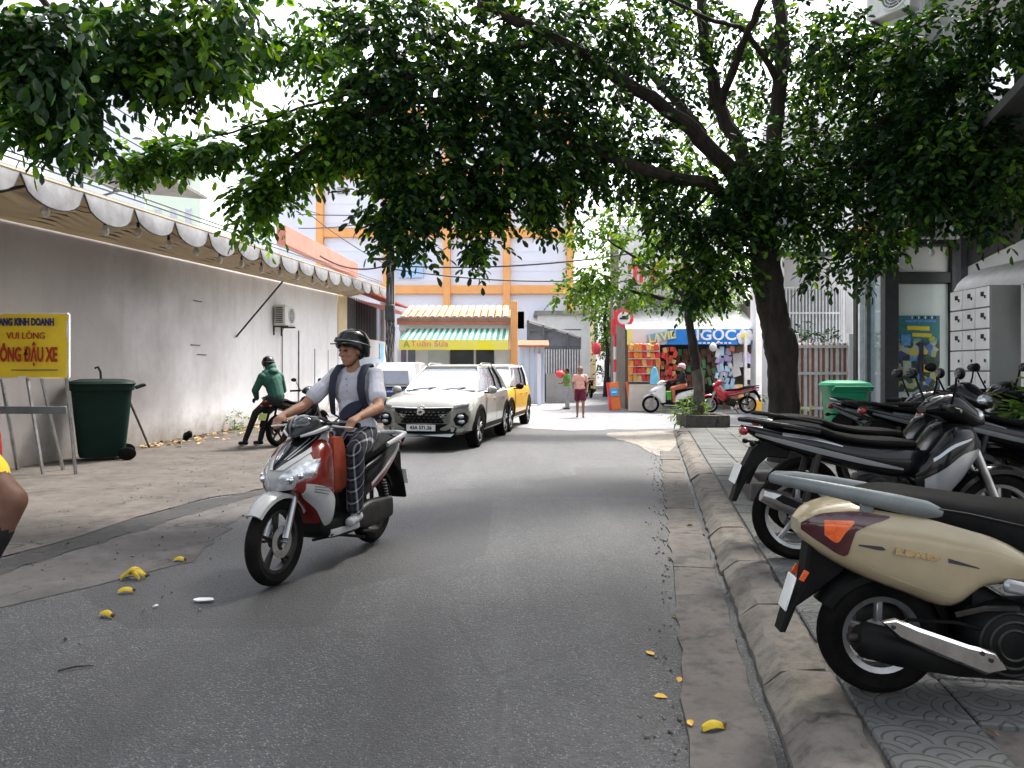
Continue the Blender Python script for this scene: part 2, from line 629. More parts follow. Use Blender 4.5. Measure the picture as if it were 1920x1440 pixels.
def paving_mat():
    m, t, b, co = new_mat('fan_relief_paving', 0.8, 0.3)
    oi = t.nodes.new('ShaderNodeObjectInfo')
    rand = oi.outputs['Random']
    # scalloped fan rings: distance to lattice of centres, repeated rings
    cells = []
    sep = t.nodes.new('ShaderNodeSeparateXYZ'); t.links.new(co, sep.inputs[0])
    def rings(ox, oy, per):
        x = math_(t, 'SUBTRACT', math_(t, 'FLOORED_MODULO', math_(t, 'ADD', sep.outputs[0], ox), per), per / 2)
        y = math_(t, 'FLOORED_MODULO', math_(t, 'ADD', sep.outputs[1], oy), per)
        d = math_(t, 'SQRT', math_(t, 'ADD', math_(t, 'MULTIPLY', x, x), math_(t, 'MULTIPLY', y, y)))
        return math_(t, 'FLOORED_MODULO', math_(t, 'MULTIPLY', d, 25.0), 1.0), d
    r1, d1 = rings(0.0, 0.0, 0.2)
    r2, d2 = rings(0.1, 0.1, 0.2)
    pick = math_(t, 'LESS_THAN', d1, 0.13)
    a = math_(t, 'MULTIPLY', r1, pick)
    bb = math_(t, 'MULTIPLY', r2, math_(t, 'SUBTRACT', 1.0, pick))
    rr = math_(t, 'ADD', a, bb)
    groove = rng(t, math_(t, 'ABSOLUTE', math_(t, 'SUBTRACT', rr, 0.5)), .36, .46)
    v = t.nodes.new('ShaderNodeVectorMath'); v.operation = 'ADD'
    cmb = t.nodes.new('ShaderNodeCombineXYZ'); 
    t.links.new(math_(t, 'MULTIPLY', rand, 30.0), cmb.inputs[0]); t.links.new(math_(t, 'MULTIPLY', rand, 17.0), cmb.inputs[1])
    t.links.new(co, v.inputs[0]); t.links.new(cmb.outputs[0], v.inputs[1])
    n1 = noise_(t, v.outputs[0], 3.0, 7, .65); n2 = noise_(t, v.outputs[0], 16, 6, .7)
    base = mixc(t, rng(t, n1, .35, .65), (.078, .08, .077), (.125, .127, .122))
    base = mixc(t, rng(t, n2, .5, .75, 0, .6), base, (.07, .07, .065))
    base = mixc(t, math_(t, 'MULTIPLY', groove, .7), base, (.035, .035, .032))
    hs_ = t.nodes.new('ShaderNodeHueSaturation')
    t.links.new(rng(t, rand, 0, 1, .82, 1.12), hs_.inputs['Value']); t.links.new(base, hs_.inputs['Color'])
    t.links.new(hs_.outputs[0], b.inputs['Base Color'])
    set_bump(t, b, math_(t, 'SUBTRACT', math_(t, 'MULTIPLY', n2, .4), groove), .7, .006)
    return m
M['paving'] = paving_mat()

def wall_mat():
    """old whitewashed render: grey-brown grime near the foot and in broad blotches, streaks"""
    m, t, b, co = new_mat('grimy_white_render', 0.9, 0.2)
    sep = t.nodes.new('ShaderNodeSeparateXYZ'); t.links.new(co, sep.inputs[0])
    mp = t.nodes.new('ShaderNodeMapping'); mp.inputs['Scale'].default_value = (1, 1, .18); t.links.new(co, mp.inputs[0])
    n1 = noise_(t, co, .55, 7, .6); n2 = noise_(t, co, 4, 8, .7); st = noise_(t, mp.outputs[0], 2.6, 6, .65)
    base = mixc(t, rng(t, n1, .38, .62), (.76, .735, .725), (.84, .82, .82))
    base = mixc(t, rng(t, st, .5, .75, 0, .28), base, (.40, .37, .35))
    base = mixc(t, rng(t, n2, .52, .72, 0, .3), base, (.56, .52, .50))
    # local y runs along the wall from near (0) to far: the near end turns browner
    dull = rng(t, math_(t, 'ADD', sep.outputs[1], math_(t, 'MULTIPLY', math_(t, 'SUBTRACT', n1, .5), 5.0)), 6.3, 11.0, 1, 0)
    base = mixc(t, math_(t, 'MULTIPLY', dull, .66), base, (.15, .12, .112))
    foot = rng(t, math_(t, 'ADD', sep.outputs[2], math_(t, 'MULTIPLY', math_(t, 'SUBTRACT', n2, .5), .9)), .55, .0, 0, .75)
    base = mixc(t, foot, base, (.17, .145, .11))
    t.links.new(base, b.inputs['Base Color'])
    set_bump(t, b, math_(t, 'ADD', n2, noise_(t, co, 45, 4)), .35, .01)
    return m
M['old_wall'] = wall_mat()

def leaf_mat(name, dark, mid, bright, bright_at=.86, tr=.35):
    m = bpy.data.materials.new(name); m.use_nodes = True
    t = m.node_tree; b = t.nodes['Principled BSDF']; o_ = t.nodes['Material Output']
    g = t.nodes.new('ShaderNodeNewGeometry'); oi = t.nodes.new('ShaderNodeObjectInfo')
    r0 = math_(t, 'FRACT', math_(t, 'ADD', g.outputs['Random Per Island'], math_(t, 'MULTIPLY', oi.outputs['Random'], 1.0)))
    tc = t.nodes.new('ShaderNodeTexCoord')
    geo = noise_(t, g.outputs['Position'], .9, 3)
    base = mixc(t, r0, dark, mid)
    r1 = math_(t, 'ADD', math_(t, 'MULTIPLY', r0, .5), geo)
    base = mixc(t, rng(t, r1, bright_at, bright_at + .2), base, bright)
    t.links.new(base, b.inputs['Base Color'])
    b.inputs['Roughness'].default_value = .5; b.inputs['Specular IOR Level'].default_value = .28
    tl = t.nodes.new('ShaderNodeBsdfTranslucent')
    hsn = t.nodes.new('ShaderNodeHueSaturation'); hsn.inputs['Value'].default_value = 1.5; hsn.inputs['Saturation'].default_value = 1.1; hsn.inputs['Hue'].default_value = .485
    t.links.new(base, hsn.inputs['Color']); t.links.new(hsn.outputs[0], tl.inputs[0])
    mx = t.nodes.new('ShaderNodeMixShader'); mx.inputs[0].default_value = tr
    t.links.new(b.outputs[0], mx.inputs[1]); t.links.new(tl.outputs[0], mx.inputs[2]); t.links.new(mx.outputs[0], o_.inputs[0])
    return m
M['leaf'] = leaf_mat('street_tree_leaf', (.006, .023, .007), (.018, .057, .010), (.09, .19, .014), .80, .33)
M['leaf_sun_tint'] = leaf_mat('sun_tinted_leaf', (.016, .055, .010), (.045, .12, .016), (.12, .25, .02), .72, .38)  # same leaves in a paler green: sunlight put into the colour
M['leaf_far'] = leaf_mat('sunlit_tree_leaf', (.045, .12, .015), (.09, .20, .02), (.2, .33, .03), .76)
M['shrub_leaf'] = leaf_mat('shrub_leaf', (.05, .11, .02), (.10, .19, .03), (.2, .28, .05), .8)
M['bark'] = mat('dark_bark', (.045, .036, .03), .95, var=.6, vscale=9, bump=1.0, bscale=34, col2=(.02, .017, .015), stretch=(1, 1, .3))
M['bark_pale'] = mat('limewashed_bark', (.16, .14, .12), .95, bump=.8, bscale=40, col2=(.07, .06, .05), vscale=10, stretch=(1, 1, .35))
M['black_plastic'] = mat('black_plastic', (.0035, .0035, .004), .5, spec=.08, bump=.08, bscale=220, col2=(.009, .009, .0085), vscale=5)
M['black_gloss'] = mat('black_paint', (.004, .004, .005), .18, coat=.28, spec=.15, col2=(.007, .007, .008), vscale=2)
M['navy_gloss'] = mat('blue_black_paint', (.004, .005, .014), .18, coat=.28, spec=.15, col2=(.008, .009, .02), vscale=2)
M['rubber'] = mat('tyre_rubber', (.0045, .0045, .0045), .85, spec=.05, bump=.5, bscale=90, col2=(.011, .010, .009), vscale=7)
M['vinyl'] = mat('seat_vinyl', (.0035, .0035, .004), .6, spec=.06, bump=.3, bscale=300, col2=(.008, .008, .0075), vscale=5)
M['steel'] = mat('bare_steel', (.5, .5, .5), .32, 1.0, col2=(.32, .31, .3), vscale=8)
M['chrome'] = mat('chrome', (.7, .7, .71), .14, 1.0, col2=(.5, .5, .5), vscale=12)
M['alloy'] = mat('cast_alloy', (.42, .42, .43), .38, .9, col2=(.28, .28, .28), vscale=9)
M['dark_metal'] = mat('dark_engine_metal', (.018, .018, .019), .5, .5, col2=(.035, .031, .027), vscale=14, bump=.2, bscale=80)
M['silver_paint'] = mat('silver_paint', (.33, .34, .35), .3, .6, coat=.6, col2=(.28, .29, .3), vscale=3)
M['grey_plastic'] = mat('grey_cast_rail', (.15, .165, .165), .45, .3, col2=(.11, .12, .12), vscale=6, bump=.1, bscale=120)
M['red_lens'] = mat('red_lens', (.35, .012, .01), .12, coat=1.0, col2=(.12, .004, .006), vscale=22)
M['dark_red_lens'] = mat('dark_red_lens', (.05, .006, .009), .12, coat=1.0, col2=(.03, .004, .006), vscale=9)
M['orange_lens'] = mat('orange_lens', (.75, .13, .02), .18, coat=1.0, col2=(.5, .06, .01), vscale=30)
M['clear_lens'] = mat('headlamp_lens', (.62, .64, .66), .12, .55, coat=1.0, col2=(.3, .31, .33), vscale=26)
M['glass_dark'] = mat('tinted_glass', (.018, .022, .025), .06, coat=1.0, col2=(.03, .035, .04), vscale=1.5)
M['mirror'] = mat('mirror_glass', (.05, .055, .06), .06, .6, col2=(.04, .045, .05), vscale=3)
M['plate_white'] = mat('plate_white', (.75, .75, .74), .45, col2=(.6, .6, .58), vscale=9)
M['plate_yellow'] = mat('plate_yellow_green', (.45, .5, .16), .5, col2=(.36, .4, .12), vscale=9)
M['ink'] = mat('dark_ink', (.02, .02, .03), .6, col2=(.035, .035, .045), vscale=9)
M['skin'] = mat('skin_tan', (.29, .15, .092), .6, spec=.3, col2=(.22, .105, .064), vscale=22, bump=.12, bscale=160)
M['skin_dark'] = mat('skin_brown', (.115, .055, .034), .6, spec=.25, col2=(.085, .04, .026), vscale=16)
M['lip'] = mat('lip', (.34, .12, .1), .45, col2=(.28, .1, .08), vscale=30)
M['eye'] = mat('eye_dark', (.02, .015, .012), .2, col2=(.03, .02, .018), vscale=30)
M['hair'] = mat('black_hair', (.012, .01, .009), .55, bump=.6, bscale=140, col2=(.025, .02, .018), vscale=30)
M['white_paint'] = mat('white_paint', (.74, .73, .71), .3, coat=.6, col2=(.66, .65, .63), vscale=3)
M['white_metal'] = mat('white_metal', (.72, .72, .71), .45, col2=(.55, .54, .52), vscale=5)
M['white_wall'] = mat('white_wall', (.74, .74, .75), .9, col2=(.62, .61, .6), vscale=.9, bump=.2, bscale=30)
M['pale_wall'] = mat('pale_lavender_wall', (.72, .74, .83), .9, col2=(.66, .68, .78), vscale=.35, bump=.1, bscale=20)
M['cream'] = mat('cream_wall', (.72, .6, .38), .9, col2=(.62, .5, .3), vscale=1.2, bump=.2, bscale=30)
M['orange'] = mat('orange_trim', (.80, .40, .16), .8, col2=(.72, .35, .13), vscale=1.2, bump=.1, bscale=20)
M['brick_red'] = mat('terracotta', (.5, .17, .10), .85, col2=(.38, .13, .08), vscale=4, bump=.3, bscale=30)
M['roof_tile'] = mat('weathered_roof_tile', (.55, .28, .14), .85, col2=(.62, .45, .25), vscale=2.2, bump=.3, bscale=30, island=.18)
M['dark_frame'] = mat('dark_frame', (.03, .034, .034), .5, col2=(.045, .05, .05), vscale=4)
M['grey_conc'] = mat('weathered_concrete', (.30, .285, .265), .95, col2=(.18, .17, .16), vscale=1.3, bump=.4, bscale=18, stretch=(1, 1, .35))
M['dirty_sheet'] = mat('corrugated_sheet', (.26, .25, .235), .7, .2, col2=(.17, .16, .15), vscale=2, stretch=(1, 1, .3))
# ================================================================== SETTING: ground, road, kerb, pavement
KU = Vector((0.185, 0.983, 0)).normalized()     # along the right-hand kerb
KR = Vector((KU.y, -KU.x, 0))                   # away from the road
K0 = Vector((0.977, 2.63, 0))                   # a point on the foot of the kerb

def resample(pts, n):
    P_ = [Vector((p[0], p[1], 0)) for p in pts]
    L = [0.0]
    for i in range(1, len(P_)): L.append(L[-1] + (P_[i] - P_[i - 1]).length)
    o_ = []
    for k in range(n):
        d = L[-1] * k / (n - 1)
        i = 0
        while i < len(L) - 2 and d > L[i + 1]: i += 1
        f = (d - L[i]) / max(L[i + 1] - L[i], 1e-9)
        o_.append(P_[i].lerp(P_[i + 1], f))
    return o_

def sheet(name, a, b, z, m, n=40, jit_a=0.0, jit_b=0.0, cross=4, parent=None):
    A = resample(a, n); B = resample(b, n)
    r_ = random.Random(len(name) * 7 + n)
    mb = MB(); vs = []
    for i in range(n):
        p = A[i] + Vector((r_.uniform(-1, 1), r_.uniform(-1, 1), 0)) * jit_a
        q = B[i] + Vector((r_.uniform(-1, 1), r_.uniform(-1, 1), 0)) * jit_b
        for c in range(cross + 1):
            v_ = p.lerp(q, c / cross); vs.append((v_.x, v_.y, z))
    fs = []
    w_ = cross + 1
    for i in range(n - 1):
        for c in range(cross):
            fs.append((i * w_ + c, i * w_ + c + 1, (i + 1) * w_ + c + 1, (i + 1) * w_ + c))
    mb.add(vs, fs)
    o = mb.build(name, m, parent, smooth=False)
    if vs[0][0] != vs[1][0]:
        me = o.data
        if me.polygons[0].normal.z < 0: me.flip_normals()
    return o

structure(sheet('ground', [(-220, -60), (-220, 420)], [(220, -60), (220, 420)], -0.012, M['ground'], 12, cross=8))
structure(sheet('road', [(-6.2, -8), (-5.0, 0), (-4.2, 5), (-4.2, 19.6)], [(-1.1, -8), (0.55, 0), (1.6, 5), (4.6, 19.6)], 0.0, M['asphalt'], 60, cross=24))
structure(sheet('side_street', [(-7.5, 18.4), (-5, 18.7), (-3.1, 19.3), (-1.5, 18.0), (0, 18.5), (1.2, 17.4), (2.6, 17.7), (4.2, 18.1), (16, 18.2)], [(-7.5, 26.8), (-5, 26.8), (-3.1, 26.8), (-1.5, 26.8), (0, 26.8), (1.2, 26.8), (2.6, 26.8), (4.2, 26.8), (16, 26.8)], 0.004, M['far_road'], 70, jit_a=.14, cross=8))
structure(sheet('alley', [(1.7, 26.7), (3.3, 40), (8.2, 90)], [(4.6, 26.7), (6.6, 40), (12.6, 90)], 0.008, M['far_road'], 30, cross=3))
# left edge: cracked apron, damp gutter, dusty shoulder up to the wall
ap_out = [(-2.2, -2), (-2.75, 2.5), (-3.02, 4.4), (-2.62, 4.95), (-2.35, 5.5), (-2.5, 6.6), (-2.62, 7.8), (-2.70, 8.6)]
gut_in = [(-4.1, -2), (-3.85, 2.5), (-3.62, 4.6), (-3.42, 5.6), (-3.25, 6.6), (-3.06, 7.6), (-2.85, 8.3), (-2.72, 8.75)]
gut_out = [(-4.5, -2), (-4.2, 2.5), (-3.95, 4.6), (-3.75, 5.8), (-3.58, 6.9), (-3.38, 7.9), (-3.05, 8.6), (-2.8, 9.0)]
structure(sheet('road_edge', gut_in, ap_out, 0.004, M['apron'], 60, jit_b=.05, cross=6))
structure(sheet('gutter', gut_out, gut_in, 0.005, M['gutter_dirt'], 60, jit_a=.05, jit_b=.05, cross=2))
sh_in = [(-4.55, -2), (-4.22, 2.5), (-3.95, 4.6), (-3.75, 5.8), (-3.58, 6.9), (-3.38, 7.9), (-3.05, 8.6), (-2.8, 9.1), (-2.75, 10.5), (-2.9, 12.4), (-3.0, 15.5), (-3.2, 20.5)]
sh_out = [(-9.6, -2), (-9, 2.5), (-8.6, 4.6), (-8.4, 5.8), (-8.2, 6.9), (-8.0, 7.9), (-7.9, 8.6), (-7.8, 9.1), (-7.5, 10.5), (-7.2, 12.4), (-7.0, 15.5), (-6.6, 20.5)]
structure(sheet('shoulder', sh_out, sh_in, 0.009, M['shoulder'], 80, jit_b=.06, cross=14))

# right edge: sloped corner patch, gutter stones, kerbstones, pavement with tiles
def kp(u, v_, z=0.0):
    p = K0 + KU * u + KR * v_
    return Vector((p.x, p.y, z))

structure(sheet('corner_ramp', [kp(9.6, -.35), kp(11.5, -.75), kp(13.0, -1.35), kp(14.0, -1.5), kp(14.8, -.6)], [kp(9.6, -.3), kp(11.5, -.04), kp(13.0, .0), kp(14.2, .1), kp(15.3, .6)], 0.007, M['corner'], 26, jit_a=.06, cross=5))
kerb = structure(bpy.data.objects.new('kerb', None)); COL.objects.link(kerb)
gutter_r = structure(bpy.data.objects.new('concrete_gutter', None)); COL.objects.link(gutter_r)
rk = random.Random(3)
u = -9.0
while u < 13.6:
    L = rk.uniform(.85, 1.15)
    prof = [(0.0, -.05), (0.0, .03), (.07, .098), (.10, .112), (.25, .122), (.27, .115), (.27, -.05)]
    mb = MB(); rings = []
    dz = rk.uniform(-.008, .004); dv = rk.uniform(-.012, .012); tw = rk.uniform(-.008, .008)
    nseg = 14
    for k in range(nseg + 1):
        uu = u + .004 + (L - .008) * k / nseg
        e = -.006 if k in (0, nseg) else 0
        ring = []
        for (a, h) in prof:
            wob = rk.uniform(-.009, .009) if 0 < h < .12 else 0
            ring.append(kp(uu, a + dv + tw * (k / nseg - .5) + wob, h + dz + (e if h > .05 else 0) + (rk.uniform(-.006, .006) - (.02 * (rk.random() < .06)) if h > .05 else 0)))
        rings.append(ring)
    mb.loft(rings)
    mb.build('kerbstone', M['kerb'], kerb, ang=30, fix=True)
    u += L
u = -9.0
while u < 10.0:
    L = rk.uniform(.9, 1.5)
    mb = MB(); rings = []
    dz = rk.uniform(-.004, .006)
    for k in range(9):
        uu = u + .005 + (L - .01) * k / 8
        rr = [rk.uniform(-.02, .02) for _ in range(3)]
        rings.append([kp(uu, -.345 + rr[0], -.02), kp(uu, -.34 + rr[0], .012 + dz), kp(uu, -.2, .016 + dz + rr[1] * .15), kp(uu, -.05 + rr[2] * .5, .014 + dz), kp(uu, -.035 + rr[2] * .5, -.02)])
    mb.loft(rings)
    mb.build('gutter_stone', M['gutter_stone'], gutter_r, ang=30, fix=True)
    u += L
pavement = structure(sheet('pavement', [kp(-9, .24), kp(14.0, .24), kp(15.2, .9)], [kp(-9, 9.0), kp(14.0, 8.0), kp(15.2, 8.0)], 0.104, M['gutter_stone'], 30, cross=10))
mbp = MB()   # pavement end face at the side street
mbp.loft([[kp(15.25, .9, -.05), kp(15.25, .9, .125), kp(15.0, .9, .127), kp(15.0, .9, -.05)], [kp(15.25, 8.0, -.05), kp(15.25, 8.0, .125), kp(15.0, 8.0, .127), kp(15.0, 8.0, -.05)]])
mbp.loft([[kp(13.4, .02, -.05), kp(13.4, .05, .12), kp(13.4, .3, .124), kp(13.4, .3, -.05)], [kp(14.4, .1, -.05), kp(14.4, .13, .12), kp(14.3, .4, .124), kp(14.3, .4, -.05)], [kp(15.05, .45, -.05), kp(15.02, .46, .12), kp(14.85, .66, .124), kp(14.85, .66, -.05)], [kp(15.25, .9, -.05), kp(15.25, .9, .12), kp(15.0, .95, .124), kp(15.0, .95, -.05)]])
mbp.build('kerbstone', M['kerb'], kerb, ang=30, fix=True)
T = 0.4
tile_variants = []
for q in range(4):
    mb = MB()
    mb.box((0, 0, -.02), (T - .009, T - .009, .05), bev=.007)
    tile_variants.append(mb.mesh('paving_tile', M['paving'], ang=20))
rows = []
kang = math.atan2(KU.y, KU.x) - PI / 2
for i in range(-2, 37):
    for j in range(0, 15):
        uu = .0 + T * i; vv = .285 + T / 2 + T * j
        c = kp(uu, vv, .12)
        if c.y < .9: continue
        px = 960 + 1400 * c.x / c.y
        if px > 1960 or c.y > 16.7: continue
        rows.append((c.y, c, i, j))
rows.sort(key=lambda r_: r_[0])
n_t = 0
far_tiles = MB()
for (yy, c, i, j) in rows:
    if (i, j) in ((2, 0),): continue            # the broken-out tile by the kerb
    z = .1205 + rk.uniform(-.003, .003)
    if n_t < 296:
        o = link('paving_tile', tile_variants[(i * 3 + j) % 4], pavement)
        o.location = (c.x, c.y, z)
        o.rotation_euler = (rk.uniform(-.008, .008), rk.uniform(-.008, .008), kang + (PI / 2) * ((i + j) % 4))
        n_t += 1
    else:
        far_tiles.box((c.x, c.y, z - .02), (T - .008, T - .008, .05), (0, 0, kang))
ft = far_tiles.build('distant_tiles', M['paving'], pavement, smooth=False); ft['kind'] = 'stuff'
# broken rubble in the hole beside the kerb
mb = MB()
for k in range(16):
    c = kp(.8 + rk.uniform(-.17, .17), .5 + rk.uniform(-.17, .17), .115)
    mb.box(c, (rk.uniform(.02, .07), rk.uniform(.02, .06), rk.uniform(.015, .03)), (rk.random(), rk.random(), rk.random() * 3), .004)
rb = mb.build('rubble', M['shoulder']); rb['kind'] = 'stuff'

# ================================================================== LEFT SIDE
# the old wall: its own frame, local y runs from near to far along it
def wall_x(Y): return -7.75 + 0.06 * Y
WA = math.atan2(-.06, 1.0)      # rotation that turns +Y onto the wall's run
def wp(Y, d=0.0, z=0.0):
    """point at distance d in front of the wall (towards the road)"""
    return Vector((wall_x(Y) + d, Y, z))

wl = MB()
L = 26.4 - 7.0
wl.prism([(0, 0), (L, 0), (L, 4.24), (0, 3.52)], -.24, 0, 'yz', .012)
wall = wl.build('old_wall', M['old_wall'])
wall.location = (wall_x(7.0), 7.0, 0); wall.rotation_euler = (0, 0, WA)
tag(wall, 'long grimy white rendered wall under the scalloped awning', 'wall')
mb = MB()      # conduit and narrow cracks of the render: thin pipes on the wall
mb.tube([(.02, 15.4, .25), (.02, 15.4, 2.6)], .018, 6)
mb.build('drain_pipe', mat('rusty_pipe', (.12, .09, .07), .8, col2=(.25, .23, .2), vscale=9), wall)
mb = MB(); mb.tube([(.015, 16.9, .2), (.015, 16.9, 2.1)], .01, 6); mb.tube([(.015, 18.3, .2), (.015, 18.3, 2.1)], .008, 6)
mb.build('cable_run', M['grey_plastic'], wall)
for (yy, zz) in ((8.9, 2.9), (8.8, 1.95), (9.1, 1.75)):
    mb = MB(); mb.bar((.012, yy, zz), (.012, yy + .42, zz), .012); mb.build('wall_hook', M['dark_metal'], wall)

# scalloped awning
aw = thing('awning', 'long cream awning with grey scalloped valance along the white wall', 'awning', (wall_x(8), 8, 0))
def aw_front(Y):    # front edge of the canopy
    t = (Y - 6.0) / 21.9
    return Vector((-6.42 + .06 * Y, Y, 3.72 + .8 * t))
fab_top = mat('awning_canvas', (.30, .26, .20), .85, col2=(.2, .165, .12), vscale=2.5, bump=.2, bscale=50)
fab_under = mat('awning_lining', (.50, .43, .33), .85, col2=(.34, .28, .2), vscale=1.6, bump=.2, bscale=50, stretch=(3, .5, 1))
add_translucency(fab_under, .28, (.5, .43, .32))
fab_val = mat('valance_canvas', (.24, .24, .25), .85, col2=(.15, .15, .155), vscale=3.5, bump=.15, bscale=60)
Lc = Matrix.Translation(aw.location).inverted()
def AL(p): return Lc @ Vector(p)
mb = MB(); n = 44
top = []; 
for k in range(n + 1):
    Y = 5.2 + (27.8 - 5.2) * k / n
    f = aw_front(Y); b = Vector((wall_x(Y) + .02, Y, f.z - .34))
    sag = .05 * math.sin(k * 1.9) 
    top.append([AL(b), AL(b.lerp(f, .33) + Vector((0, 0, -.05 + sag))), AL(b.lerp(f, .66) + Vector((0, 0, -.07 + sag))), AL(f), AL(f + Vector((0, 0, -.03))), AL(b.lerp(f, .66) + Vector((0, 0, -.10 + sag))), AL(b.lerp(f, .33) + Vector((0, 0, -.08 + sag))), AL(b + Vector((0, 0, -.03)))])
mb.loft(top)
mb.build('canopy', fab_under, aw, fix=True)
mb = MB()
mb.tube([AL(aw_front(Y) + Vector((.0, 0, -.05))) for Y in np.linspace(5.2, 27.8, 20)], .035, 8)
mb.build('front_bar', fab_under, aw)
mb = MB()
mb.tube([AL(aw_front(Y) + Vector((-.38, 0, -.16))) for Y in np.linspace(5.2, 27.8, 20)], .055, 8, flat=(1, .5))
mb.build('roller_beam', mat('pale_wood', (.62, .5, .32), .7, col2=(.5, .38, .22), vscale=5, stretch=(3, .4, 3)), aw)
for j in range(5):
    mb = MB()
    mb.tube([AL(aw_front(Y) + Vector((-.60 - .13 * j, 0, -.2 - .03 * j))) for Y in np.linspace(5.2, 27.8, 20)], .02, 5)
    mb.build('batten', M['bark_pale'] if j % 2 else fab_top, aw)
# scallops, each its own cloth lobe hanging from the front edge
Y = 5.3; k = 0
while Y < 27.6:
    wdt = 1.2
    a = aw_front(Y); b = aw_front(Y + wdt)
    if Y > 23: b = aw_front(Y + wdt)
    mb = MB(); nu = 10
    vs = []; 
    drop = .34 + .03 * math.sin(k * 2.1)
    for side in (0, 1):
        for i in range(nu + 1):
            t = i / nu
            p = a.lerp(b, t)
            arc = math.sqrt(max(0, 1 - (2 * t - 1) ** 2))
            d = .05 + drop * arc
            bow = .05 * math.sin(PI * t) + .02
            for r_ in range(5):
                s_ = r_ / 4
                vs.append(AL(p + Vector((bow * s_ * (1.4 - s_) * 1.4 + .012 - side * .012, 0, -.01 - d * s_))))
    fs = []
    for side in (0, 1):
        o0 = side * (nu + 1) * 5
        for i in range(nu):
            for r_ in range(4):
                q = (o0 + i * 5 + r_, o0 + i * 5 + r_ + 1, o0 + (i + 1) * 5 + r_ + 1, o0 + (i + 1) * 5 + r_)
                fs.append(q if side == 0 else q[::-1])
    mb.add(vs, fs)
    mb.build('scallop', fab_val, aw, ang=60)
    mb = MB()
    tr = []
    for i in range(nu + 1):
        t = i / nu; p = a.lerp(b, t)
        arc = math.sqrt(max(0, 1 - (2 * t - 1) ** 2)); bow = .05 * math.sin(PI * t) + .02
        tr.append(AL(p + Vector((bow * .56 + .008, 0, -.06 - drop * arc))))
    mb.tube(tr, .011, 5)
    mb.build('piping', M['ink'], aw)
    Y += wdt; k += 1
mb = MB()
a = AL(P(530, 528, 18.6)); b = AL(wp(17.97, .03, 2.21))
mb.tube([a, b], .022, 6)
mb.build('support_arm', M['dark_frame'], aw)
mb = MB()
mb.tube([AL(aw_front(9.4) + Vector((-.2, 0, -.1))), AL(wp(8.2, .03, 3.0))], .022, 6)
mb.build('support_arm', M['dark_frame'], aw)
# thin steel rods and stays above the canvas
mb = MB()
for dz, dx in ((.10, -.05), (.19, -.1)):
    mb.tube([AL(aw_front(Y) + Vector((dx, 0, dz))) for Y in np.linspace(5.2, 27.8, 12)], .014, 5)
mb.build('stay_rod', M['grey_plastic'], aw)

# festoon of bulbs below the awning
bulb_glass = mat('unlit_bulb_glass', (.62, .6, .55), .08, coat=1.0, col2=(.5, .48, .44), vscale=30)
ls = thing('string_lights', 'festoon of unlit bulbs hanging in a row under the awning edge', 'string lights', (wall_x(8) + 1, 8, 3.5))
LL = Matrix.Translation(ls.location).inverted()
bul = [(85, 382), (197, 420), (259, 424), (316, 448), (368, 462), (412, 478), (453, 486), (490, 497), (525, 505), (557, 512), (586, 522), (612, 528)]
pts = []
for (px, py) in bul:
    # on the vertical plane 0.3 m behind the awning's front edge
    k_ = (px - 960) / 1400
    Yb = (-6.42 - .3) / (k_ - .06)
    pts.append(P(px, py, Yb))
cab = []
for i in range(len(pts) - 1):
    for s_ in range(5):
        t = s_ / 5
        q = pts[i].lerp(pts[i + 1], t); q.z += .16 - .10 * math.sin(PI * t)
        cab.append(LL @ q)
mb = MB(); mb.tube(cab, .008, 5); mb.build('cable', M['ink'], ls)
for p in pts:
    q = LL @ p
    mb = MB(); mb.tube([q + Vector((0, 0, .17)), q + Vector((0, 0, .05))], .007, 5); mb.lathe([(.0, .06), (.022, .06), (.026, .0), (.02, -.02)], q, n=8)
    s_ = mb.build('bulb_holder', M['ink'], ls)
    mb = MB(); mb.lathe([(.0, -.02), (.022, -.022), (.055, -.08), (.062, -.115), (.043, -.165), (0, -.185)], q, n=10)
    mb.build('bulb', bulb_glass, s_)

# air conditioner on the wall
def aircon(Yc, zc, label):
    o = thing('air_conditioner', label, 'air conditioner', wp(Yc, .0, zc), WA)
    mb = MB(); mb.box((.22, 0, 0), (.30, .78, .56), bev=.02); mb.build('casing', M['white_metal'], o)
    mb = MB(); mb.lathe([(.23, 0), (.245, .012), (.22, .02), (.20, .012)], (.37, .1, 0), 'X', 24, close=True); mb.build('fan_guard', M['white_metal'], o)
    mb = MB(); mb.lathe([(.0, 0), (.20, .0), (.20, .006), (0, .006)], (.371, .1, 0), 'X', 24); mb.build('fan_recess', M['grey_plastic'], o)
    mb = MB()
    for k in range(6): mb.tube([(.385, .1, 0), (.385, .1 + .22 * math.cos(k * PI / 3), .22 * math.sin(k * PI / 3))], .006, 4)
    for r_ in (.06, .11, .16): mb.lathe([(r_, 0), (r_ + .008, .006), (r_, .012), (r_ - .008, .006)], (.379, .1, 0), 'X', 20, close=True)
    mb.build('fan_grille', M['white_metal'], o)
    for k in range(9):
        mb = MB(); mb.box((.2, -.395, -.2 + .05 * k), (.2, .012, .026), bev=.003); mb.build('louvre', M['ink'], o)
    for s_ in (-1, 1):
        mb = MB(); mb.box((.2, s_ * .28, -.31), (.42, .04, .04)); mb.box((.015, s_ * .28, -.42), (.03, .04, .26)); mb.build('bracket', M['dark_frame'], o)
    mb = MB(); mb.tube([(.08, .3, -.28), (.03, .3, -.4), (.03, .3, -2.1)], .014, 6); mb.build('pipe', M['grey_plastic'], o)
    return o
aircon(20.7, 2.92, 'white wall-mounted air conditioner outdoor unit with round fan grille')

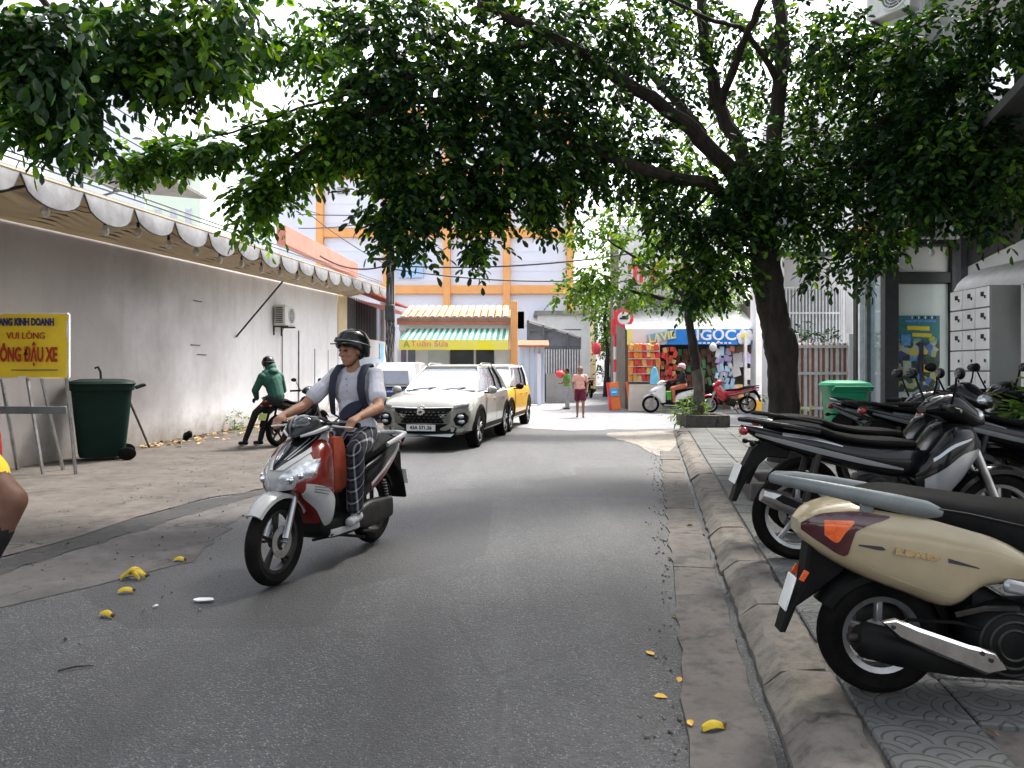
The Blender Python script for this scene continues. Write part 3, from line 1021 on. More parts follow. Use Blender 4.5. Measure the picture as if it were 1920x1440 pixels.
# the house past the wall: cream gable, barred window, tin roof
hs_ = thing('street_house', 'low house beyond the white wall with barred window and tin roof', 'house', (wall_x(26.5), 26.5, 0), WA)
mb = MB(); mb.box((-.15, 4.0, 1.35), (.3, 8.0, 2.7)); mb.build('lower_wall', M['white_wall'], hs_)
mb = MB(); mb.box((-.15, .55, 3.55), (.3, 1.1, 1.7)); mb.build('cream_wall', M['cream'], hs_)
mb = MB(); mb.box((-.5, 4.4, 3.5), (.1, 6.2, 1.6)); mb.build('window_opening', M['dark_frame'], hs_)
for k in range(24):
    mb = MB(); mb.tube([(-.1, 1.5 + k * .25, 2.72), (-.1, 1.5 + k * .25, 4.25)], .02, 5); mb.build('window_bar', M['grey_plastic'] if k < 5 else M['dark_metal'], hs_)
mb = MB(); mb.box((-.15, 7.8, 2.6), (.32, .4, 5.2)); mb.build('pillar', M['white_wall'], hs_)
mb = MB(); mb.box((.35, 4.5, 4.42), (1.5, 7.4, .05), (0, rad(14), 0)); mb.build('tin_roof', M['brick_red'], hs_)
mb = MB(); mb.box((.62, 5.4, 4.0), (1.5, 5.6, .05), (0, rad(12), 0)); mb.build('tin_canopy', mat('faded_red_sheet', (.62, .3, .27), .7, col2=(.5, .2, .17), vscale=4), hs_)
mb = MB(); mb.box((.03, 6.4, 2.1), (.02, .75, .95)); nb = mb.build('notice_board', mat('pale_blue_board', (.25, .55, .72), .6, col2=(.4, .65, .78), vscale=5), hs_)
mb = MB(); mb.box((.06, 4.3, .95), (.05, 3.6, 1.9), bev=.01); mb.build('gate', mat('pale_blue_gate', (.6, .7, .78), .6, col2=(.52, .62, .72), vscale=1.5), hs_)

# red tiled parapet and dark roof sheets seen above the awning
pr = MB(); pr.box((0, 0, -.45), (.3, 8.5, .6), bev=.01)
o = pr.build('parapet', mat('salmon_paint', (.52, .22, .17), .85, col2=(.44, .18, .14), vscale=2, bump=.2, bscale=20)); o.location = (wall_x(28) - .9, 27.6, 6.1); o.rotation_euler = (0, 0, WA)
tag(o, 'pinkish red roof parapet rising behind the scalloped awning', 'parapet')
rs = thing('roof_sheet', 'dark grey overhanging roof sheet above the middle of the awning', 'roof', P(265, 345, 17))
mb = MB(); mb.box((0, 0, 0), (2.2, 2.0, .06), (0, rad(5), 0)); mb.build('sheet', M['dirty_sheet'], rs)
mb = MB(); mb.bar((-.9, -.8, -.05), (-.9, -.8, -.75), .05); mb.bar((.7, -.8, -.1), (-.9, -.8, -.6), .04); mb.build('strut', M['grey_plastic'], rs)
# corrugated shed wall top left
sh = thing('corrugated_shed', 'grey corrugated metal shed wall behind the awning at the upper left', 'shed', (-10.5, 12.5, 0))
mb = MB(); rr = []
for k in range(61):
    z = 3.6 + k * .06
    rr.append([(.0 + .025 * math.cos(k * PI / 2.0), -3.2, z), (.0 + .025 * math.cos(k * PI / 2.0), 2.4, z)])
vs = [p for r_ in rr for p in r_]; fs = [(2 * i, 2 * i + 1, 2 * i + 3, 2 * i + 2) for i in range(60)]
mb.add(vs, fs); mb.build('cladding', M['dirty_sheet'], sh, ang=80)
mb = MB(); mb.box((-.6, -.4, 2.0), (1.0, 5.6, 4.0)); mb.build('base', M['grey_conc'], sh)
mb = MB(); mb.tube([(.12, -.1, 3.6), (.12, -.1, 7.4)], .03, 6); mb.build('downpipe', M['white_metal'], sh)

# sign board on a stand
sb = thing('sign_board', 'yellow Vietnamese no-parking notice board on a spindly metal stand', 'sign', (-6.52, 10.15, .009))
yel = mat('yellow_vinyl', (.78, .56, .03), .45, col2=(.66, .45, .02), vscale=1.8, bump=.5, bscale=4)
W0, W1, B0, B1 = -.60, .49, 1.30, 2.16
mb = MB()
mb.grid(lambda a, b: (Vector((W0 + (W1 - W0) * a, -.03 - .010 * math.sin(a * 9 + b * 4) - .012 * math.sin(b * 5 - a * 6), B0 + (B1 - B0) * b)), Vector((0, -1, 0))), 0, 1, 0, 1, 20, 14, thick=.01)
mb.build('panel', yel, sb)
for (a, b) in (((W0, B0), (W1, B0)), ((W0, B1), (W1, B1)), ((W0, B0), (W0, B1)), ((W1, B0), (W1, B1))):
    mb = MB(); mb.bar((a[0], 0, a[1]), (b[0], 0, b[1]), .035); mb.build('frame_bar', M['white_metal'], sb)
darkred = mat('red_lettering', (.36, .02, .015), .6, col2=(.28, .02, .015), vscale=9)
navy = mat('navy_lettering', (.02, .025, .10), .6, col2=(.03, .03, .12), vscale=9)
def sbt(s_, size, m_, x, z, sx=1, bold=.006):
    me = text_mesh(s_, size, m_, .003, bold)
    o_ = link('lettering', me, sb); o_.matrix_local = face_matrix((x, -.062, z), (1, 0, 0), (0, 0, 1)) @ Matrix.Diagonal((sx, 1, 1, 1))
sbt('ĐANG KINH DOANH', .135, navy, -.07, 2.045, .62)
sbt('VUI LÒNG', .125, darkred, -.05, 1.86, .9, .001)
sbt('KHÔNG ĐẬU XE', .27, darkred, -.10, 1.60, .46, .008)
mb = MB(); mb.bar((-.25, -.056, 1.40), (.38, -.056, 1.40), .008, .012); mb.build('underline', navy, sb)
for (x0, x1, y1) in ((.46, .66, -.12), (-.07, .22, -.12), (-.5, -.45, -.12), (.12, .24, .3), (-.42, -.4, .3)):
    mb = MB(); mb.bar((x0, 0, B0), (x1, y1, 0.0), .032); mb.build('leg', M['steel'], sb)
mb = MB(); mb.box((-.1, -.1, .86), (1.25, .03, .10), bev=.005); mb.build('cross_panel', M['grey_plastic'], sb)

# wheelie bins
def wheelie_bin(name, label, loc, rz, body_m, lid_m, h=1.06, open_lid=False):
    o = thing(name, label, 'bin', loc, rz, 'wheeled rubbish bins')
    mb = MB(); rings = []
    for (z, hx, hy) in ((.05, .20, .24), (.10, .215, .255), (h * .55, .25, .30), (h * .9, .275, .33), (h * .905, .30, .355), (h * .975, .305, .36), (h * .98, .285, .34)):
        ring = []
        for k in range(28):
            a = 2 * PI * k / 28
            c_, s_ = math.cos(a), math.sin(a)
            ring.append((hx * math.copysign(abs(c_) ** .45, c_), hy * math.copysign(abs(s_) ** .45, s_), z))
        rings.append(ring)
    mb.loft(rings)
    mb.build('body', body_m, o)
    mb = MB(); rings = []
    for (z, hx, hy) in ((h * .975, .312, .37), (h * .99, .318, .378), (h * 1.02, .30, .355), (h * 1.05, .2, .24), (h * 1.055, .0, .0)):
        ring = []
        for k in range(28):
            a = 2 * PI * k / 28
            c_, s_ = math.cos(a), math.sin(a)
            ring.append((hx * math.copysign(abs(c_) ** .45, c_), -.005 + hy * math.copysign(abs(s_) ** .45, s_), z))
        rings.append(ring)
    mb.loft(rings, cap=False)
    mb.build('lid', lid_m, o)
    mb = MB(); mb.tube([(-.26, .36, h * .93), (-.26, .46, h * .97), (.26, .46, h * .97), (.26, .36, h * .93)], .02, 8); mb.build('handle', lid_m, o)
    for s_ in (-1, 1):
        mb = MB(); mb.lathe([(0, -.03), (.075, -.03), (.1, -.02), (.1, .02), (.075, .03), (0, .03)], (s_ * .27, .27, .1), 'X', 18); mb.build('wheel', M['rubber'], o)
    mb = MB(); mb.tube([(-.26, .27, .1), (.26, .27, .1)], .014, 6); mb.build('axle', M['dark_metal'], o)
    return o
dkgreen = mat('dark_green_plastic', (.004, .018, .014), .6, spec=.1, col2=(.008, .022, .018), vscale=4, bump=.1, bscale=60)
dkgreen2 = mat('dark_green_lid', (.005, .014, .012), .6, spec=.1, col2=(.008, .018, .015), vscale=4)
b1 = wheelie_bin('rubbish_bin', 'dark green wheeled rubbish bin beside the yellow sign board', (-6.45, 11.75, .009), rad(-62), dkgreen, dkgreen2, 1.2)
b1.scale = (1.28, 1.28, 1.0)
mb = MB(); mb.tube([(-6.62, 12.05, 1.1), (-6.64, 12.05, 1.38), (-6.68, 12.05, 1.46), (-6.73, 12.05, 1.44)], .018, 6)
tag(mb.build('umbrella_handle', M['dark_metal']), 'hooked dark handle sticking up out of the dark green bin', 'handle')
mb = MB(); mb.tube([P(240, 745, 12.3), G(280, 838, .02)], .02, 6)
tag(mb.build('broom_stick', M['bark_pale']), 'thin leaning stick propped against the dark green bin', 'stick')
mb = MB()
for k in range(7): mb.ball((G(352, 822, .05) + Vector((rk.uniform(-.06, .06), rk.uniform(-.06, .06), rk.uniform(-.02, .12)))), (.06, .06, .07), nu=7, nv=5)
tag(mb.build('rubbish_bag', M['black_plastic']), 'small crumpled black bag lying at the foot of the wall', 'rubbish bag')
# wall foot litter and weeds
mb = MB()
for k in range(240):
    Yq = rk.uniform(13.5, 22.0); d = abs(rk.gauss(0, .45)) + .05
    c = wp(Yq, d, .015 + rk.random() * .02)
    mb.box(c, (rk.uniform(.03, .13), rk.uniform(.02, .07), .006), (rk.uniform(-.4, .4), rk.uniform(-.4, .4), rk.random() * 6))
lt = mb.build('dry_leaves', mat('dry_leaf', (.26, .13, .05), .9, col2=(.42, .3, .14), vscale=3)); lt['kind'] = 'stuff'
# ================================================================== CENTRE: buildings at the junction
ob = thing('orange_building', 'pale lavender multi-storey building with a grid of orange columns and beams', 'building', (-11.4, 45, 0))
def obx(px): return (px - 960) / 1400 * 45 + 11.4
def obz(py): return CAM_H - (py - 695) / 1400 * 45
xr = obx(1074); 
mb = MB(); mb.box((xr / 2, 5, 8.2), (xr - .2, 9.6, 16.4)); mb.build('wall', M['pale_wall'], ob)
for px in (600, 726, 838, 950, 1069):
    mb = MB(); mb.box((obx(px), .05, 8.2), (.42, .5, 16.5), bev=.02); mb.build('column', M['orange'], ob)
for py in (543, 437, 325, 212):
    mb = MB(); mb.box((xr / 2, .1, obz(py)), (xr, .4, .52), bev=.02); mb.build('beam', M['orange'], ob)
for (px, py) in ((642, 357), (785, 350), (1010, 360)):
    mb = MB(); mb.box((obx(px), .15, obz(py)), (.75, .12, .5), bev=.02)
    v = mb.build('vent', M['white_metal'], ob)
    mb = MB()
    for k in range(4): mb.box((obx(px), .07, obz(py) - .16 + .11 * k), (.65, .05, .04))
    mb.build('slat', M['grey_plastic'], v)
for r_ in range(3):       # shuttered bays, very pale
    for c, (pa, pb) in enumerate(((600, 726), (726, 838), (838, 950), (950, 1069))):
        za, zb = obz(543 - 108 * r_) + .26, obz(435 - 108 * r_) - .26
        xa, xb = obx(pa) + .21, obx(pb) - .21
        mb = MB()
        mb.box(((xa + xb) / 2, .17, (za + zb) / 2), (xb - xa - .02, .06, zb - za - .02))
        for k in range(5): mb.box(((xa + xb) / 2, .13, za + (zb - za) * (k + .5) / 5), (xb - xa - .1, .03, .03))
        mb.build('bay_panel', M['pale_wall'], ob, smooth=False)
mb = MB(); mb.box((obx(770), .0, obz(502)), (1.5, .12, 1.2), bev=.01); mb.build('sign_panel', mat('sky_blue_panel', (.3, .5, .8), .6, col2=(.45, .6, .85), vscale=3), ob)
mb = MB(); mb.box((xr - .1, 5, 1.2), (1.2, 9.6, 2.4)); mb.build('side_wing', M['orange'], ob)

# small shop with yellow banner and striped awning
shp = thing('corner_shop', 'small shop with tiled roof, green striped awning and yellow banner', 'shop', (-4.3, 28, 0))
def sx(px, Y=28): return (px - 960) / 1400 * Y + 4.3
def sz(py, Y=28): return CAM_H - (py - 695) / 1400 * Y
x0, x1 = sx(748), sx(958)
mb = MB(); mb.box(((x0 + x1) / 2, 3.2, 1.75), (x1 - x0, .3, 3.5)); mb.box((x0 + .1, 1.8, 1.75), (.2, 3, 3.5)); mb.box((x1 - .1, 1.8, 1.75), (.2, 3, 3.5)); mb.build('wall', M['white_wall'], shp)
mb = MB(); mb.box(((x0 + x1) / 2, .15, sz(607)), (x1 - x0, .3, .5)); mb.build('fascia', M['white_wall'], shp)
rt = MB(); rt.box(((x0 + x1) / 2, 1.2, sz(585) - .06), (x1 - x0 + .1, 2.6, .06), (rad(14), 0, 0)); roof = rt.build('roof', M['brick_red'], shp)
for r_ in range(5):
    for c in range(15):
        mb = MB()
        xx = x0 + .12 + c * (x1 - x0 - .1) / 15
        yy = -.1 + r_ * .5
        rg = [[(xx + .11 * (k - 2) / 2 + .05, yy + j * .53, sz(597) + yy * .25 + .08 + j * .12 - r_ * .0 + .035 * math.cos((k - 2) * .75)) for k in range(5)] for j in (0, 1)]
        mb.loft(rg, cap=False, closed=False)
        mb.build('roof_tile', M['roof_tile'], roof)
mb = MB(); mb.box(((x0 + x1) / 2, -.12, sz(600)), (x1 - x0 + .1, .12, .12)); mb.build('gutter', mat('brown_gutter', (.2, .12, .1), .7, col2=(.28, .18, .14), vscale=3), shp)
mb = MB(); mb.box(((x0 + x1) / 2, -.14, sz(605)), (x1 - x0 + .1, .05, .16)); mb.build('drip_board', M['brick_red'], shp)
awg = mat('awning_green', (.03, .17, .14), .7, col2=(.05, .22, .18), vscale=5); awl = mat('awning_pale', (.5, .62, .5), .7, col2=(.42, .55, .43), vscale=5)
nst = 36
for k in range(nst):
    mb = MB()
    a, b = sx(764) + (sx(955) - sx(764)) * k / nst, sx(764) + (sx(955) - sx(764)) * (k + 1) / nst
    a2, b2 = sx(748, 27) + (sx(952, 27) - sx(748, 27)) * k / nst, sx(748, 27) + (sx(952, 27) - sx(748, 27)) * (k + 1) / nst
    mb.loft([[(a, -.06, sz(616)), (b, -.06, sz(616)), (b, -.06, sz(616) - .02), (a, -.06, sz(616) - .02)], [(a2, -1.0, sz(637, 27)), (b2, -1.0, sz(637, 27)), (b2, -1.0, sz(637, 27) - .02), (a2, -1.0, sz(637, 27) - .02)]])
    mb.build('awning_stripe', awg if k % 2 == 0 else awl, shp, smooth=False)
yb = mat('yellow_banner', (.88, .78, .03), .6, col2=(.82, .74, .2), vscale=1.3)
bn = MB(); bn.grid(lambda a, b: (Vector((sx(748, 27) + (sx(953, 27) - sx(748, 27)) * a, -1.02 - .015 * math.sin(a * 21), sz(656, 27) + (sz(637, 27) - sz(656, 27)) * b)), Vector((0, -1, 0))), 0, 1, 0, 1, 30, 3, thick=.01)
banner = bn.build('banner', yb, shp)
pinkish = mat('pink_lettering', (.75, .28, .3), .6, col2=(.66, .22, .25), vscale=5); olive = mat('olive_mark', (.45, .4, .05), .6, col2=(.4, .33, .05), vscale=5)
put_text('A', .36, olive, (sx(762, 26.9) - 4.3, 26.94, sz(646, 27)), (1, 0, 0), (0, 0, 1), banner)
put_text('Tuấn Sửa', .3, pinkish, (sx(805, 26.9) - 4.3, 26.94, sz(645, 27)), (1, 0, 0), (0, 0, 1), banner, sx=1.15)
for o_ in kids(banner):
    o_.data.transform(Matrix.Translation(-shp.location))
# front: openings
def slab(px0, px1, py0, py1, m_, nm, y=.02, th=.08):
    mb = MB(); a, b = sx(px0), sx(px1); za, zb = sz(py1), sz(py0)
    mb.box(((a + b) / 2, y, (za + zb) / 2), (b - a, th, zb - za), bev=.008)
    return mb.build(nm, m_, shp)
slab(745, 752, 655, 766, M['white_wall'], 'pillar'); 
slab(752, 762, 655, 766, mat('purple_shutter', (.16, .13, .22), .6, col2=(.2, .17, .26), vscale=5), 'shutter'); slab(762, 765, 655, 766, M['white_wall'], 'pillar'); slab(765, 779, 655, 766, mat('grey_shutter', (.15, .15, .2), .6, col2=(.19, .19, .24), vscale=5), 'shutter')
slab(779, 803, 655, 766, M['white_wall'], 'pier'); slab(803, 842, 655, 766, mat('frosted_door', (.55, .58, .57), .25, col2=(.48, .52, .5), vscale=2), 'door')
slab(844, 888, 655, 700, M['glass_dark'], 'window'); slab(889, 892, 655, 700, M['white_metal'], 'mullion', 0, .1); slab(893, 926, 655, 700, M['glass_dark'], 'window'); slab(842, 930, 700, 766, M['white_wall'], 'dado'); slab(927, 958, 655, 766, M['white_wall'], 'pier', .03)
mb = MB(); mb.box((sx(964), -.1, sz(566) / 2), (.26, .4, sz(566)), bev=.01); mb.build('orange_pillar', M['orange'], shp)
mb = MB()
for k in range(2): mb.box((sx(974), .1, sz(600) + .0), (.35, .4, .62))
mb.build('wall_box', M['white_metal'], shp)

# utility pole and cables
up = thing('utility_pole', 'grey concrete utility pole carrying a tangle of cables', 'pole', P(733, 770, 24.6).xy.to_3d())
mb = MB(); mb.lathe([(.15, 0), (.14, 2), (.105, 8.5), (0, 8.5)], n=12); mb.build('shaft', M['grey_conc'], up)
mb = MB()
for k in range(9):
    a = k * .9
    mb.tube([(.13 * math.cos(a), -.13 * abs(math.sin(a)), .2 + .3 * k), (.16 * math.cos(a + 1), -.17, 1.6 + .2 * k), (.14 * math.cos(a + 2), -.15, 3.0), (.12 * math.cos(a + 3), -.13, 6.2 - .1 * k)], .014, 5)
mb.build('cable_bundle', M['ink'], up)
for z_, h_ in ((1.25, .42), (3.3, .5)):
    mb = MB(); mb.box((0, -.2, z_), (.3, .2, h_), bev=.02); mb.build('junction_box', M['dark_frame'], up)
for z in (5.05, 6.45):
    mb = MB(); mb.box((0, -.16, z), (1.2, .08, .08)); ca_ = mb.build('cross_arm', M['dark_metal'], up)
    for k in range(5):
        mb = MB(); mb.lathe([(.03, 0), (.045, .05), (.03, .1), (0, .11)], (-.5 + .25 * k, -.16, z + .04), n=8); mb.build('insulator', M['white_metal'], ca_)
pole_x = up.location.x
def cable(label, a, b, sag, r=.016, n=16):
    mb = MB(); a, b = Vector(a), Vector(b)
    mb.tube([a.lerp(b, t) - Vector((0, 0, sag * 4 * t * (1 - t))) for t in np.linspace(0, 1, n)], r, 5)
    return tag(mb.build('overhead_cable', M['ink']), label, 'cable', 'overhead cables')
UPx, UPy = pole_x, 24.5
cable('upper of two thin cables rising to the upper left over the awning', P(180, 178, 15), P(600, 402, 27), .25, .014)
cable('lower of two thin cables rising to the upper left over the awning', P(180, 228, 15), P(560, 388, 25), .3, .013)
cable('thin cable along the awning top running down to the pole', P(560, 384, 25), P(733, 500, 24.5), .15)
cable('thick black cable from the pole to the right across the orange building', (UPx, UPy, 4.85), P(1190, 474, 24.5), .22, .03)
cable('lower thick black cable sagging from the pole to the trees', (UPx, UPy, 4.75), P(1130, 524, 26), .2, .026)
cable('cable from the pole climbing left past the orange column', (UPx, UPy, 6.4), P(560, 428, 26), .1)
cable('highest cable from the pole climbing left under the leaves', (UPx, UPy, 6.5), P(560, 402, 26), .02)
cable('sagging cable bundle between the pole and the red parapet', (UPx, UPy, 4.9), P(600, 480, 26), .3, .03)
cable('thin grey cable across the top windows of the orange building', (UPx, UPy, 6.5), P(1080, 372, 26), -.15, .01)

# sheet-metal shed and fence right of the shop
ms = thing('metal_shed', 'grey shed with a sloping tin roof and mesh sides at the alley mouth', 'shed', (.55, 33, 0))
def mx_(px, Y=33): return (px - 960) / 1400 * Y - .55
def mz(py, Y=33): return CAM_H - (py - 695) / 1400 * Y
a, b = mx_(988), mx_(1090)
mb = MB(); mb.loft([[(a, 0, mz(600)), (a, 5, mz(600)), (a, 5, mz(597)), (a, 0, mz(597))], [(b, 0, mz(632)), (b, 5, mz(632)), (b, 5, mz(628)), (b, 0, mz(628))]]); mb.build('roof', M['white_metal'], ms)
mb = MB(); mb.loft([[(a, .3, 0), (a, .36, 0), (a, .36, mz(603)), (a, .3, mz(603))], [(b, .3, 0), (b, .36, 0), (b, .36, mz(634)), (b, .3, mz(634))]]); mb.build('back_panel', mat('grey_mesh', (.16, .17, .19), .8, col2=(.22, .23, .26), vscale=2), ms)
for px in (990, 1019, 1064, 1088):
    mb = MB(); mb.bar((mx_(px), .1, 0), (mx_(px), .1, mz(600 + (px - 988) * .32)), .09); mb.build('post', M['grey_plastic'], ms)
for py in (618, 650):
    mb = MB(); mb.bar((a, .12, mz(py)), (b, .12, mz(py)), .06); mb.build('rail', M['grey_plastic'], ms)
for k in range(14):
    xx = mx_(1024) + (mx_(1088) - mx_(1024)) * k / 13
    mb = MB(); mb.bar((xx, -.1, mz(700)), (xx, -.1, mz(655)), .045); mb.build('grille_bar', M['white_metal'], ms)
mb = MB(); mb.box(((mx_(1024) + mx_(1090)) / 2, -.1, mz(700) / 2), (mx_(1090) - mx_(1024), .2, mz(700))); mb.build('plinth', M['ground'], ms)
gt = thing('sheet_gate', 'pale blue sheet-metal gate with a small red tiled cap', 'gate', (.32, 30.5, 0))
bl = mat('pale_blue_sheet', (.52, .62, .76), .6, col2=(.44, .54, .68), vscale=1.5, stretch=(3, 1, .3))
for k in range(5):
    a_ = (974 + k * 9.5 - 960) / 1400 * 30.5 - .32; b_ = a_ + 9.2 / 1400 * 30.5
    mb = MB(); mb.box(((a_ + b_) / 2, 0, 1.2), (b_ - a_, .06, 2.35), bev=.01); mb.build('panel', bl, gt)
mb = MB(); mb.box((.78, -.1, 1.0), (.16, .16, 2.2), bev=.01); mb.build('post', M['pale_wall'], gt)
mb = MB(); mb.box((.55, -.1, 2.5), (1.25, .7, .08), (rad(18), 0, 0)); mb.build('cap_roof', M['brick_red'], gt)

# alley houses
def block(label, x, y, wx, wy, h, m_, win=None, name='alley_house'):
    o = thing(name, label, 'house', (x, y, 0))
    mb = MB(); mb.box((0, 0, h / 2), (wx, wy, h)); mb.build('wall', m_, o)
    mb = MB(); mb.box((0, 0, h + .12), (wx + .4, wy + .4, .24)); mb.build('roof', M['grey_conc'], o)
    side, face = win if win else (0, None)
    for k in range(int(wy // 2.6)):
        for z in np.arange(1.5, h - 1, 3.2):
            if side:
                fr = MB(); fr.box((side * (wx / 2 + .02), -wy / 2 + 1.4 + 2.6 * k, z + .2), (.1, 1.2, 1.5), bev=.01); f_ = fr.build('window', M['dark_frame'], o)
                fr = MB(); fr.box((side * (wx / 2 + .06), -wy / 2 + 1.4 + 2.6 * k, z + .2), (.06, 1.0, 1.3)); fr.build('pane', M['glass_dark'], f_)
    if win and win[1]:
        for k in range(int(wx // 2.2)):
            for z in np.arange(1.5, h - 1, 3.2):
                fr = MB(); fr.box((-wx / 2 + 1.3 + 2.2 * k, -wy / 2 - .02, z + .2), (1.2, .1, 1.5), bev=.01); f_ = fr.build('window', M['dark_frame'], o)
                fr = MB(); fr.box((-wx / 2 + 1.3 + 2.2 * k, -wy / 2 - .06, z + .2), (1.0, .06, 1.3)); fr.build('pane', M['glass_dark'], f_)
    return o
block('pale grey alley house on the left past the metal shed', 3.0, 48, 3.0, 10, 4.6, M['white_wall'], (1, False))
block('cream alley house farther along on the left', 4.6, 62, 3.4, 12, 6.0, M['cream'], (1, False))
block('tall white house far down the alley on the left', 6.6, 80, 4.0, 16, 9.5, M['white_wall'], (1, True))
block('white alley house on the right behind the sign pole', 7.9, 40, 3.2, 14, 6.0, M['white_wall'], (-1, True))
block('pale lavender house on the right of the alley', 11.2, 60, 5, 18, 8.5, M['pale_wall'], (-1, True))
block('far house closing the end of the alley', 11.0, 100, 12, 8, 11, M['white_wall'], (0, True))

# pale high-rises behind the left wall
def tower(label, px0, px1, pytop, Y, m_, rows=0, d=12):
    xa, xb = (px0 - 960) / 1400 * Y, (px1 - 960) / 1400 * Y
    h = CAM_H - (pytop - 695) / 1400 * Y
    o = thing('tower_block', label, 'building', ((xa + xb) / 2, Y + d / 2, 0))
    mb = MB(); mb.box((0, 0, h / 2), (xb - xa, d, h)); mb.build('wall', m_, o)
    mb = MB(); mb.box((0, 0, h + .15), (xb - xa + .3, d + .3, .3)); mb.build('parapet', m_, o)
    for r_ in range(rows):
        for c in range(3):
            mb = MB(); mb.box(((xb - xa) * (c - 1) * .28, -d / 2 - .02, h - 2.2 - 3.2 * r_), ((xb - xa) * .12, .12, 1.3), bev=.02); f_ = mb.build('window', M['white_metal'], o)
            mb = MB(); mb.box(((xb - xa) * (c - 1) * .28, -d / 2 - .06, h - 2.2 - 3.2 * r_), ((xb - xa) * .1, .06, 1.1)); mb.build('pane', mat('pale_pane', (.5, .53, .6), .2, col2=(.42, .46, .54), vscale=2) if 'pale_pane' not in bpy.data.materials else bpy.data.materials['pale_pane'], f_)
    return o
tower('tall pale lavender tower block behind the awning at left', 90, 272, 20, 62, M['pale_wall'])
tower('pale green low block with turquoise band between the towers', 274, 376, 272, 56, mat('pale_green_wall', (.66, .74, .6), .9, col2=(.6, .7, .62), vscale=.5), 2)
tower('pale stepped building rising behind the turquoise block', 376, 520, 290, 66, M['pale_wall'], 0)
tower('pale narrow building left of the orange columns', 520, 596, 365, 52, M['pale_wall'], 0, 6)
mb = MB(); mb.box((-26.0, 55.7, 17.0), (4.2, .5, .9)); tag(mb.build('roof_band', mat('turquoise_trim', (.12, .5, .45), .7, col2=(.16, .56, .5), vscale=2)), 'turquoise roof band on the pale green block', 'trim')

# ================================================================== SHOP ON THE RIGHT (grocery with blue banner)
gs = thing('grocery_shop', 'open-fronted grocery with white canvas canopy and blue lettered banner', 'shop', (4.0, 27, 0))
def gx(px, Y=27): return (px - 960) / 1400 * Y - 4.0
def gz(py, Y=27): return CAM_H - (py - 695) / 1400 * Y
xa, xb = gx(1172), gx(1418)
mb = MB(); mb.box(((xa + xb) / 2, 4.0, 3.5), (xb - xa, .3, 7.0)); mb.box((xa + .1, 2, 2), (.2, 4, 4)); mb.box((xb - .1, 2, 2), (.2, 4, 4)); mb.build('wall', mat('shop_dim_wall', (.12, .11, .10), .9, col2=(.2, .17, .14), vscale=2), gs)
mb = MB(); mb.box(((xa + xb) / 2, 1.5, gz(500)), (xb - xa, .25, 3.6)); mb.build('upper_wall', M['white_wall'], gs)
mb = MB(); mb.loft([[(xa, 1.3, gz(572)), (xb, 1.3, gz(572)), (xb, 1.3, gz(572) - .05), (xa, 1.3, gz(572) - .05)], [(xa - .1, -.9, gz(616, 26)), (xb + .1, -.9, gz(616, 26)), (xb + .1, -.9, gz(616, 26) - .05), (xa - .1, -.9, gz(616, 26) - .05)]])
mb.build('canopy', M['white_metal'], gs)
blue = mat('blue_banner', (.02, .20, .62), .6, col2=(.04, .26, .7), vscale=2); ylw = mat('yellow_print', (.85, .75, .15), .6, col2=(.8, .7, .3), vscale=3); wht = mat('white_print', (.82, .82, .82), .6, col2=(.76, .76, .78), vscale=4); pale = mat('pale_print', (.8, .72, .66), .6, col2=(.75, .7, .75), vscale=3)
zt, zb_ = gz(617, 26), gz(646, 26)
def strip(px0, px1, m_, nm, y=-.95):
    mb = MB(); a, b = gx(px0, 26), gx(px1, 26)
    mb.grid(lambda u, v: (Vector((a + (b - a) * u, y - .02 * math.sin(u * 5 + a), zb_ + (zt - zb_) * v)), Vector((0, -1, 0))), 0, 1, 0, 1, 14, 3, thick=.012)
    return mb.build(nm, m_, gs)
ban = strip(1178, 1252, pale, 'banner'); ban2 = strip(1252, 1418, blue, 'banner')
strip(1176, 1190, ylw, 'banner_edge', -.97)
mb = MB(); mb.prism([(gx(1245, 26), zb_ + .0), (gx(1300, 26), zt - .06), (gx(1300, 26), zb_)], -1.0, -.985, 'xz'); mb.build('banner_flash', blue, gs)
mb = MB(); mb.prism([(gx(1213, 26), zb_ + .06), (gx(1268, 26), zb_ + .22), (gx(1268, 26), zt - .02), (gx(1213, 26), zt - .2)], -1.01, -.99, 'xz'); lp = mb.build('logo_panel', mat('logo_blue', (.25, .45, .7), .6, col2=(.2, .4, .66), vscale=3), gs)
def gtext(s_, size, m_, px, py, par, sx_=1.0, up=(0, 0, 1), right=(1, 0, 0), y=-1.03):
    me = text_mesh(s_, size, m_, .004, .012)
    o_ = link('lettering', me, par); o_.matrix_local = face_matrix((gx(px, 26), y, gz(py, 26)), right, up) @ Matrix.Diagonal((sx_, 1, 1, 1))
    return o_
gtext('LAVIE', .38, ylw, 1241, 632, lp, 1.0, (-.18, 0, 1), (1, 0, .18))
gtext('NGỌC', .50, wht, 1334, 629, ban2, 1.15)
mb = MB()
for k in range(9): mb.bar((gx(1302 + k * 8, 26), -1.0, gz(643, 26)), (gx(1307 + k * 8, 26), -1.0, gz(643, 26)), .012, .05)
mb.build('small_print', wht, gs)
mb = MB()
for k in range(6): mb.ball((gx(1398, 26) + .2 * math.cos(k), -.985, gz(632, 26) + .16 * math.sin(k)), (.13, .012, .13), nu=9, nv=5)
mb.build('flower_emblem', wht, gs)
mb = MB(); mb.ball((gx(1395, 26), -1.0, gz(631, 26)), (.13, .012, .13), nu=9, nv=5); mb.build('flower_centre', ylw, gs)
